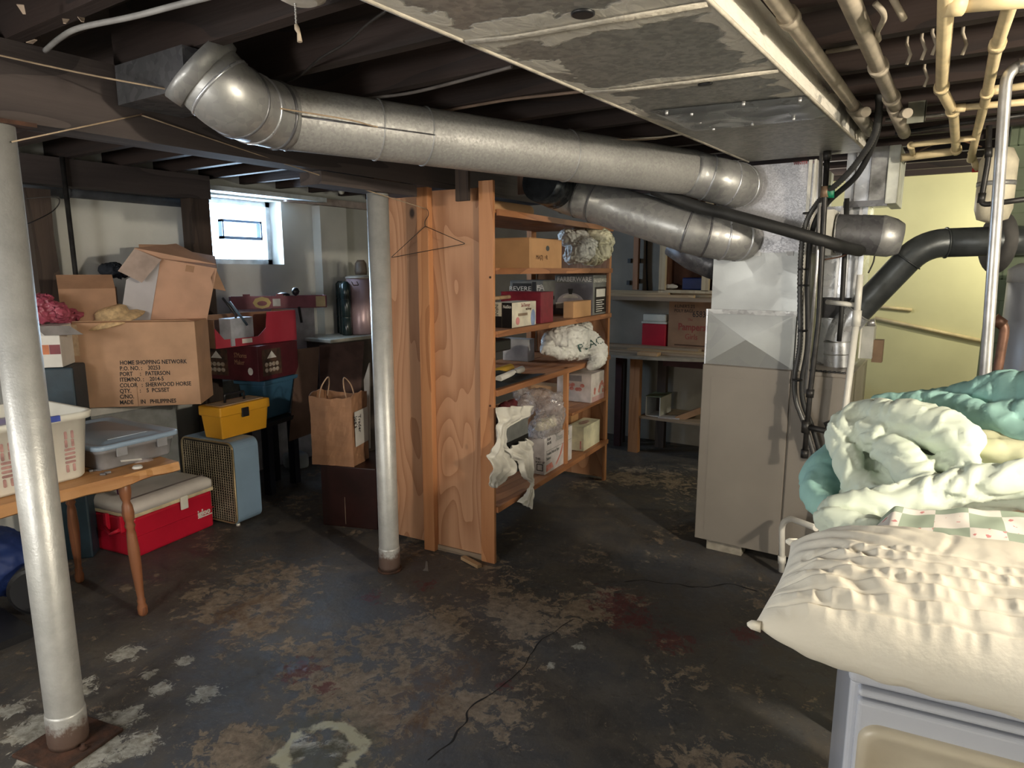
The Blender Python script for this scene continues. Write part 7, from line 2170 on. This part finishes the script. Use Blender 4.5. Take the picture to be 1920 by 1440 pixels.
MB().lathe(Matrix.Translation((pp.x, pp.y + 0.02, dz + hP)), [(rP * 1.04, 0.0), (rP * 1.04, 0.012), (rP * 0.9, 0.022), (0.02, 0.028)], 32).build('lid', mat('dusty_lid', (0.40, 0.35, 0.30), 0.5, 0.2), t)
hp = at(664, 528, x=-4.27)
MB().tube(rounded([hp + Vector((0.0, -0.03, 0)), hp + Vector((0.02, -0.03, -0.03)), hp + Vector((0.02, 0.03, -0.03)), hp + Vector((0.0, 0.03, 0))], 0.008), 0.004, 8).build('handle', M_RUST, t)
o = MB().lathe(Matrix.Translation((pp.x - 0.02, pp.y + 0.06, dz + hP + 0.03)), [(0.05, 0), (0.055, 0.03), (0.05, 0.10), (0.03, 0.13)], 16).build('jug', mat('brown_jug', (0.16, 0.12, 0.09), 0.5))
tag(o, 'small brown jug on the pink pot\'s lid', 'jug')
for k in range(3):
    c = at(646, 625, x=-4.55 + 0.09 * k)
    o = MB().lathe(Matrix.Translation((-4.58 + 0.10 * k, c.y + 0.02 * k + 0.0, dz + 0.001)), [(0.04, 0), (0.042, 0.01), (0.042, hP * 0.30), (0.038, hP * 0.31), (0.042, hP * 0.33), (0.042, hP * 0.62), (0.038, hP * 0.64), (0.042, hP * 0.66), (0.042, hP * 0.9), (0.02, hP * 0.95)], 16).build('canister', mat('dark_green_glass', (0.02, 0.035, 0.035), 0.2))
    tag(o, 'dark ribbed canister stack left of the pink pot, ' + ['nearest the wall', 'middle of three', 'closest to the pot'][k], 'canister', 'dark canisters beside the pink pot')

# paper bag on dark crate
b = Box(606, 872, 984, 19.5, uR=708, wl=0.36, zb=0.0)
info(b, 'brown crate2')
t = thing('brown_cabinet', 'very dark reddish-brown wooden cabinet under the paper bag', 'cabinet', b.c)
M_DRB = mat('dark_red_brown', (0.022, 0.006, 0.005), 0.35, 0, 0.2, 6, 0.05)
MB().box(b.M, 0, b.wr, 0, b.wl, 0, b.h).build('cabinet_body', M_DRB, t, 0.005)
MB().box(b.M, b.wr * 0.42, b.wr * 0.43, -0.001, 0.0, 0.02, b.h * 0.5).build('pale_scratch', mat('pale_scratch', (0.20, 0.14, 0.10), 0.8), t)
zp = b.z1 + 0.002
pb = Box(664, 745, 876, 110, uR=692, uL=585, P=(at(664, 876, z=zp)))
info(pb, 'paper bag')
t = thing('paper_bag', 'crumpled brown paper shopping bag with twisted handles on the dark cabinet', 'bag', pb.c)
M_PB = mat('kraft_paper', (0.33, 0.17, 0.09), 0.75, 0, 0.08, 8, 0.3, bscale=18)
bw_, bd_, bh_ = pb.wr, pb.wl, pb.h
g = MB(); n = 14; nz_ = 14
def bagp(x, y, z, o=0):
    q = Vector((x, y, z))
    f = 1 - 0.03 * sin(pi * z / bh_)
    c = Vector((bw_ / 2, bd_ / 2, 0))
    q = c + (q - c) * f; q.z = z
    d = 0.010 * noise.noise(Vector((x * 12, y * 12, z * 10))) + 0.006 * noise.noise(Vector((x * 30, y * 30, z * 25)))
    return pb.M @ (q + Vector((d, d, 0)))
ring_ = [(i / n * bw_, 0) for i in range(n)] + [(bw_, i / n * bd_) for i in range(n)] + [(bw_ - i / n * bw_, bd_) for i in range(n)] + [(0, bd_ - i / n * bd_) for i in range(n)]
vs = []; c_ = len(ring_)
for k in range(nz_ + 1):
    z = bh_ * k / nz_
    for i, (x, y) in enumerate(ring_):
        zz_ = z
        if k == nz_: zz_ = z + 0.018 * sin(i / c_ * 4 * pi) + 0.012 * noise.noise(Vector((x * 15, y * 15, 0)))
        vs.append(bagp(x, y, zz_))
fs = [(k * c_ + i, k * c_ + (i + 1) % c_, (k + 1) * c_ + (i + 1) % c_, (k + 1) * c_ + i) for k in range(nz_) for i in range(c_)]
fs.append(tuple(reversed(range(c_))))
o = g.add(vs, fs, False).build('bag_body', M_PB, t)
sd = o.modifiers.new('thick', 'SOLIDIFY'); sd.thickness = 0.0025
for yy, dxx in ((0.0, 0.0), (bd_, 0.0)):
    pass
for xx, s_ in ((bd_ * 0.20, 1), (bd_ * 0.86, -1)):
    P = [pb.M @ Vector((bw_ * a_, xx + s_ * q_ * 0.02, bh_ + h_)) for a_, q_, h_ in ((0.25, 0, -0.03), (0.28, 1, 0.05), (0.5, 2, 0.10), (0.72, 1, 0.05), (0.75, 0, -0.03))]
    MB().tube(spline(P, 6), 0.004, 8).build('handle', mat('kraft_twine', (0.42, 0.27, 0.17), 0.8), t)
lab_ = MB().box(pb.right(0, 0, 0.006), bw_ * 0.10, bw_ * 0.95, bh_ * 0.28, bh_ * 0.78, 0, 0.002).build('white_label', M_WHITE, t)
text(lab_, 'Trader\nJoe\'s', frame_m(pb.right(bw_ * 0.30, bh_ * 0.72, 0.010).translation, (0, 0, -1), pb.er), 0.05, M_INK, 'label_lettering', sx=0.8)
# white paper corner beside the bag
q = at(690, 700, x=-3.0)
zq_ = at(685, 735, y=3.15)
o = MB().quad3(Vector((zq_.x, 3.15, 0.402)), Vector((zq_.x + 0.03, 3.15, 0.402)), at(694, 680, y=3.15), at(684, 712, y=3.15), 0.01).build('paper_scrap', M_WHITE)
tag(o, 'curl of white paper peeking out left of the middle post', 'paper')

# ---------------------------------------------------------------- workbench at the back wall
BY = at(1187, 848, z=0).y
bz_ = hgt(1187, 662, at(1187, 848, z=0))
print('bench y z', BY, bz_)
t = thing('workbench', 'home-made workbench with a rounded front edge against the back wall', 'workbench', (-1.9, BY + 0.2, 0))
xL = at(1100, 650, y=BY).x; xR = at(1420, 650, y=BY).x
xc = at(1200, 660, y=BY).x
g = MB(); n = 24
pts = []
for k in range(n + 1):
    x = xL + (xR - xL) * k / n
    u = (x - xc) / ((xR - xL) / 2)
    pts.append((x, BY - 0.02 - 0.22 * max(0, 1 - u * u)))
poly = pts + [(xR, 5.86), (xL, 5.86)]
MB().plate(Matrix.Translation((0, 0, bz_ - 0.02)), poly, 0.02).build('worktop', mat('worn_worktop', (0.26, 0.23, 0.19), 0.7), t)
M_BR = mat('dark_red_frame', (0.05, 0.012, 0.012), 0.7)
MB().wbox(at(1240, 662, y=BY).x, xR, BY + 0.05, BY + 0.09, bz_ - 0.10, bz_ - 0.02).build('apron', M_BR, t)
for (u, m_, w, yy) in ((1187, M_PINEZ, 0.045, BY), (1162, M_DWOODZ, 0.03, BY + 0.25), (1237, M_DWOODZ, 0.04, BY + 0.28)):
    x = at(u, 800, y=yy).x
    MB().wbox(x - w, x + w, yy, yy + 0.06, 0, bz_ - 0.02).build('leg', m_, t)
zs = hgt(1250, 780, at(1250, 835, z=0))
zs = at(1250, 785, y=BY + 0.05).z
MB().wbox(at(1195, 780, y=BY).x, xR, BY + 0.02, 5.86, zs - 0.02, zs).build('lower_shelf', M_PINEX2, t)
# boards lying on the bench
def board(u0, u1, v, y, w, th, m, lab, zoff=0.001, rot=0, z=None):
    zz_ = (z if z is not None else bz_) + zoff
    a = at(u0, v, y=y).x; b_ = at(u1, v, y=y).x
    M = Matrix.Translation(((a + b_) / 2, y, zz_)) @ Matrix.Rotation(radians(rot), 4, 'Z')
    o = MB().box(M, -(b_ - a) / 2, (b_ - a) / 2, 0, w, 0, th).build('board', m, None, 0.002)
    return tag(o, lab, 'board', 'boards on the workbench')
M_PALE1 = wood('pale_board', (0.42, 0.31, 0.18), (0.30, 0.20, 0.11), 'x', 4, 6, 0.6)
board(1110, 1310, 640, BY + 0.28, 0.10, 0.03, M_PINEX2, 'long greyish board lying at the back of the workbench')
board(1177, 1345, 645, BY + 0.10, 0.11, 0.022, M_PALE1, 'pale board lying along the middle of the workbench', rot=2)
board(1120, 1335, 655, BY - 0.04, 0.09, 0.018, M_PINEX2, 'narrow grey board near the front edge of the workbench', rot=0)
board(1195, 1232, 658, BY - 0.16, 0.10, 0.028, M_PINEX, 'short square wood block overhanging the rounded bench edge', zoff=0.002, rot=3)
# small cooler and cartons on the bench
yc = BY + 0.42
a = at(1200, 630, y=yc); b_ = at(1250, 590, y=yc)
t = thing('cooler', 'small red cooler with a white lid on the workbench', 'cooler', ((a.x + b_.x) / 2, yc, bz_))
hh = max(0.1, at(1225, 607, y=yc).z - bz_)
MB().wbox(a.x + 0.015, b_.x, yc, yc + 0.13, bz_ + 0.001, bz_ + hh).build('cooler_body', M_RED, t, 0.012)
MB().wbox(a.x + 0.01, b_.x + 0.005, yc - 0.006, yc + 0.136, bz_ + hh, bz_ + hh + 0.02).build('rim', M_WHITEP, t, 0.005)
MB().wbox(a.x + 0.02, b_.x - 0.005, yc + 0.003, yc + 0.127, bz_ + hh + 0.02, b_.z).build('lid', M_WHITEP, t, 0.012)
a = at(1252, 632, y=yc); b_ = at(1340, 562, y=yc)
t = thing('diaper_carton', 'brown diaper carton with black and red printing on the workbench', 'box', ((a.x + b_.x) / 2, yc, bz_))
MB().wbox(a.x, b_.x, yc, yc + 0.13, bz_ + 0.001, b_.z).build('box_body', M_CARD2, t, 0.003)
F = frame_m((a.x, yc - 0.001, bz_), (1, 0, 0), (0, 0, 1))
HB = b_.z - bz_; ppx = (b_.x - a.x) / 88.0
text(t, '4 LINER\'S 2\'S\nPOLY BAGS', F @ Matrix.Translation((ppx * 11, HB * 0.83, 0)), 0.040, M_INK, sx=0.85)
text(t, '6583', F @ Matrix.Translation((ppx * 47, HB * 0.66, 0)), 0.075, M_INK, sx=0.8)
M_RINK = mat('rust_red_ink', (0.30, 0.05, 0.035), 0.7)
text(t, 'Pampers', F @ Matrix.Translation((ppx * 20, HB * 0.40, 0)), 0.085, M_RINK, sx=0.85, bold=0.002)
text(t, 'Girls', F @ Matrix.Translation((ppx * 34, HB * 0.22, 0)), 0.07, M_RINK, sx=0.85)
text(t, 'The', F @ Matrix.Translation((ppx * 38, HB * 0.58, 0)), 0.035, M_RINK, sx=0.85)
MB().box(F, ppx * 14, ppx * 88, HB * 0.09, HB * 0.115, 0, 0.001).build('printed_line', M_INKB, t)
# upper shelf with long slats
zu = at(1230, 553, y=BY + 0.1).z
print('upper shelf', zu)
x0 = at(1100, 553, y=BY + 0.1).x; x1 = at(1420, 553, y=BY + 0.1).x
t = thing('wall_shelf', 'upper shelf above the workbench carrying long slats', 'shelf', ((x0 + x1) / 2, 5.6, zu))
MB().wbox(x0, x1, BY + 0.08, 5.88, zu - 0.05, zu - 0.02).build('shelf_board', M_PINEX2, t)
ux = at(1190, 500, y=BY + 0.12).x
for (u0, u1, dy, w, z_, lab) in ((1100, 1300, 0.0, 0.05, 0.0, 'front slat on the upper shelf'), (1100, 1245, 0.10, 0.05, 0.012, 'middle slat on the upper shelf'), (1100, 1345, 0.20, 0.06, 0.024, 'rear slat on the upper shelf')):
    xa_, xb_ = at(u0, 550, y=BY + 0.08).x, at(u1, 550, y=BY + 0.08).x
    o = MB().wbox(xa_, xb_, BY + 0.085 + dy, BY + 0.085 + dy + w, zu - 0.019, zu + 0.004 + z_).build('long_lath', M_PALE1)
    tag(o, lab, 'slat', 'long slats on the upper shelf')
def vpost(u, vT, vB, y, w, m, lab, nm='wooden_upright', bot=None):
    p = at(u, vB, y=y); q = at(u, vT, y=y)
    o = MB().wbox(p.x - w, p.x + w, y, y + 0.04, p.z if bot is None else bot, min(q.z, ZJ)).build(nm, m)
    return tag(o, lab, 'upright')
vpost(1190, 400, 545, 5.80, 0.024, M_PINEZ, 'orange wooden upright against the grey back wall', bot=zu + 0.03)
# paler cabinet frame on top of upper shelf
a = at(1240, 546, y=5.62); b_ = at(1335, 440, y=5.62)
t = thing('wall_cabinet', 'open pale-framed wooden cabinet on the back wall above the workbench', 'cabinet', ((a.x + b_.x) / 2, 5.7, a.z))
M_FRM = wood('pale_frame', (0.40, 0.33, 0.22), (0.30, 0.23, 0.15), 'z', 4, 6, 0.6)
zt_ = 2.24
zb_ = zu + 0.035
MB().wbox(a.x - 0.02, a.x + 0.035, 5.60, 5.64, zb_, zt_).build('frame_stile', M_FRM, t)
c_ = at(1318, 500, y=5.62).x
MB().wbox(c_, c_ + 0.06, 5.60, 5.64, zb_, zt_).build('frame_stile', M_FRM, t)
MB().wbox(a.x - 0.02, b_.x + 0.05, 5.60, 5.88, zb_ - 0.02, zb_ + 0.005).build('frame_rail', M_FRM, t)
MB().wbox(a.x, b_.x + 0.05, 5.865, 5.885, zb_, zt_).build('back_panel', mat('dark_brown_panel', (0.09, 0.035, 0.018), 0.7), t)
MB().wbox(a.x + 0.01, a.x + 0.02, 5.64, 5.865, zb_, zt_).build('side_panel', mat('dark_brown_panel2', (0.16, 0.07, 0.035), 0.7), t)
MB().wbox(b_.x + 0.04, b_.x + 0.05, 5.64, 5.865, zb_, zt_).build('side_panel', mat('dark_brown_panel2', (0.16, 0.07, 0.035), 0.7), t)
p = at(1290, 530, y=5.68)
o = MB().wbox(p.x - 0.06, p.x + 0.13, 5.70, 5.82, zb_ + 0.006, zb_ + 0.11).build('blue_tray', mat('dark_blue_tray', (0.01, 0.02, 0.09), 0.4), None, 0.01)
tag(o, 'dark blue tray inside the open wall cabinet', 'tray')
p = at(1256, 535, y=5.70)
bag('white_rag', 'small pale crumpled rag in the open wall cabinet, left of the blue tray', 'rag', M_RAG, [[(1247, 538, 5.70, 4), (1258, 537, 5.70, 5), (1268, 538, 5.70, 3)]], seed=3, amp=0.004, vox=0.007, bottom=zb_ + 0.006)
# outlets / dark brackets on the grey wall
for k, (u, v) in enumerate(((1180, 489), (1197, 489), (1178, 530), (1196, 527))):
    p = at(u, v, y=5.88)
    o = MB().wbox(p.x - 0.015, p.x + 0.015, 5.875, 5.899, p.z - 0.02, p.z + 0.02).build('wall_bracket', M_BLACK)
    tag(o, 'small dark bracket on the grey wall ' + ['upper left of the orange upright', 'upper right of the orange upright', 'lower left of the orange upright', 'lower right of the orange upright'][k], 'bracket', 'brackets behind the orange upright')
# dark cord on wall
simple('wall_cable', 'dark cord running down the grey back wall', 'cord', [at(1213, 440, y=5.87), at(1212, 500, y=5.87), at(1214, 545, y=5.87)], 0.008, M_BLACK, 6)
# lower shelf things
b = Box(1236, 745, 775, 100, uL=1208, wr=0.25, zb=zs + 0.002)
b = Box(1210, 743, 776, 0, uR=1237, wl=0.28, P=Vector((at(1210, 776, y=BY + 0.06).x, BY + 0.06, zs + 0.002)))
info(b, 'dark box')
o = thing('open_carton', 'small open-ended green-lidded carton on the lower bench shelf', 'box', b.c)
MB().box(b.M, 0, 0.006, 0, b.wl, 0, b.h).box(b.M, b.wr - 0.006, b.wr, 0, b.wl, 0, b.h).box(b.M, 0, b.wr, 0, b.wl, 0, 0.005).box(b.M, 0, b.wr, b.wl - 0.006, b.wl, 0, b.h).build('box_body', M_WHITE, o)
MB().box(b.M, -0.003, b.wr + 0.003, 0, b.wl, b.h, b.h + 0.006).build('lid', mat('olive_green', (0.16, 0.18, 0.10), 0.6), o)
p = at(1290, 770, y=BY + 0.10)
o = MB().box(Matrix.Translation((p.x, BY + 0.12, zs + 0.01)) @ Matrix.Rotation(radians(-25), 4, 'Y') @ Matrix.Rotation(radians(30), 4, 'Z'), -0.10, 0.14, 0, 0.14, 0.0, 0.05).build('cardboard_scrap', M_CARD2)
tag(o, 'dark cardboard scrap leaning on the lower bench shelf', 'cardboard')
p = at(1255, 772, y=BY + 0.05)
o = MB().box(Matrix.Translation((p.x, BY + 0.04, zs + 0.002)) @ Matrix.Rotation(radians(12), 4, 'Z'), -0.09, 0.09, 0, 0.13, 0.0, 0.008).build('magazine', mat('printed_paper', (0.40, 0.36, 0.36), 0.5))
tag(o, 'pale magazine on the lower bench shelf', 'magazine')
# dark uprights in shadow left of the bench
for k, (u, w, m_, lab) in enumerate(((1158, 0.03, M_BR, 'dark red wooden upright in the shadow left of the bench leg'),)):
    x = at(u, 760, y=5.5).x
    tag(MB().wbox(x - w, x + w, 5.5, 5.54, 0, bz_ - 0.021).build('wooden_upright', m_), lab, 'upright')

# ---------------------------------------------------------------- ceiling bits
p = at(565, -9, z=2.22)
t = thing('lamp_holder', 'white ceramic lamp holder with a pull chain at the top edge', 'lamp holder', (p.x, p.y, 2.2))
MB().lathe(Matrix.Translation((p.x, p.y, 0)), [(0.035, 2.205), (0.055, 2.215), (0.06, 2.235), (0.06, 2.249)], 28).build('holder_body', mat('ceramic_white', (0.62, 0.58, 0.52), 0.4), t)
c0 = at(553, 8, z=2.205); c1 = at(558, 45, z=2.13)
c0 = Vector((p.x - 0.03, p.y + 0.01, 2.21)); c0 = at(553, 5, z=2.207)
L0 = hgt(555, 46, c0); L1 = hgt(562, 80, c0)
g = MB(); nb = 12
for k in range(nb):
    z = c0.z + (L0 - c0.z) * (k + 0.5) / nb
    g.lathe(Matrix.Translation((c0.x + 0.001 * (k % 2), c0.y, z)), [(0.0012, -0.0035), (0.0028, 0), (0.0012, 0.0035)], 6)
g.build('pull_chain', M_STEEL, t)
MB().tube([Vector((c0.x, c0.y, L0)), Vector((c0.x + 0.003, c0.y, L0 - 0.01)), Vector((c0.x + 0.008, c0.y, (L0 + L1) / 2)), Vector((c0.x + 0.010, c0.y, L1))], [0.004, 0.006, 0.004, 0.006], 8).build('pull_string', mat('cotton_string', (0.55, 0.45, 0.34), 0.9), t)
P = [at(85, 95, z=2.235), at(112, 72, z=2.235), at(150, 52, z=2.235), at(245, 32, z=2.235), at(330, 10, z=2.235), at(400, -8, z=2.235)]
simple('ceiling_conduit', 'pale bent conduit under the joists at the upper left', 'conduit', P, 0.0075, mat('pale_conduit', (0.35, 0.34, 0.33), 0.5), 10, smooth=6)
P = [at(480, 162, z=2.243), at(510, 158, z=2.243), at(555, 146, z=2.243), at(600, 110, z=2.243), at(650, 80, z=2.243), at(690, 45, z=2.243), at(725, 20, z=2.243)]
simple('ceiling_wire', 'thin dark wire snaking under the joists above the long round duct', 'wire', P, 0.004, M_WIRE, 6, smooth=6)
P = [at(670, 186, z=2.243), at(760, 176, z=2.243), at(850, 155, z=2.243), at(960, 125, z=2.243)]
simple('ceiling_wire', 'dull grey cable sagging along a joist left of the rectangular duct', 'wire', P, 0.006, mat('dull_grey_cable', (0.16, 0.14, 0.13), 0.7), 6, smooth=6)
P = [at(820, 210, z=2.243), at(900, 196, z=2.243), at(960, 186, z=2.243), at(1050, 176, z=2.243), at(1125, 168, z=2.243)]
simple('ceiling_wire', 'brownish cable crossing above the long round duct toward the rectangular one', 'wire', P, 0.006, mat('brown_cable', (0.22, 0.15, 0.11), 0.7), 6, smooth=6)
P = [at(1150, 262, z=2.2), at(1240, 257, z=2.2), at(1290, 250, z=2.2)]
simple('ceiling_wire', 'thin wire just above the far end of the long round duct', 'wire', P, 0.004, M_OLDPIPE, 6, smooth=4)
# hanger strap wire loop around the duct
P = [at(977, 165, y=2.9), at(1008, 160, y=2.9), at(1015, 245, y=2.75), at(1016, 290, y=2.62), at(995, 330, y=2.62)]
simple('hanger_wire', 'thin wire loop hanging the long round duct', 'wire', P, 0.0018, M_WIRE, 6, smooth=6)
for k, (u, v, du, dv) in enumerate(((38, 8, 8, 18), (55, 80, 12, -6), (123, 35, -2, 8), (152, 32, 3, 8))):
    a = at(u, v, z=2.235); c = at(u + du, v + dv, z=2.22)
    d_ = (c - a); n_ = Vector((-d_.y, d_.x, 0)).normalized() * 0.008
    o = MB().quad3(a - n_, a + n_, c + n_ * 0.4, c - n_ * 0.4, 0.002).build('paper_shred', mat('pale_paper', (0.55, 0.42, 0.32), 0.8))
    tag(o, ['torn brown paper shred hanging at the top left corner', 'pale splinter under the beam near the conduit', 'tiny pale shred between the joists, left of its twin', 'tiny pale shred between the joists, right of its twin'][k], 'paper shred')
for k, (u, v, w) in enumerate(((638, 358, 0.018),)):
    p = at(u, v, x=-4.55)
    o = MB().lathe(Matrix.Translation(p) @ Matrix.Rotation(pi / 2, 4, 'Y'), [(0.0, 0), (0.03, 0.004), (0.03, 0.02), (0.0, 0.03)], 16).build('wall_disc', M_WHITEP)
    tag(o, 'small round white knob hanging near the top of the window wall', 'knob')
# floor bits
rr_ = random.Random(21)
p = at(800, 1062, z=0)
o = MB().plate(Matrix.Translation((p.x, p.y, 0.0005)) @ Matrix.Rotation(radians(-50), 4, 'Z'), [(-0.07, -0.006), (0.02, -0.008), (0.05, -0.02), (0.06, 0.01), (0.02, 0.008), (-0.06, 0.004)], 0.001).build('paper_shred', mat('dirty_white', (0.20, 0.19, 0.18), 0.8))
tag(o, 'dirty white paper shred on the floor right of the middle post', 'paper shred')
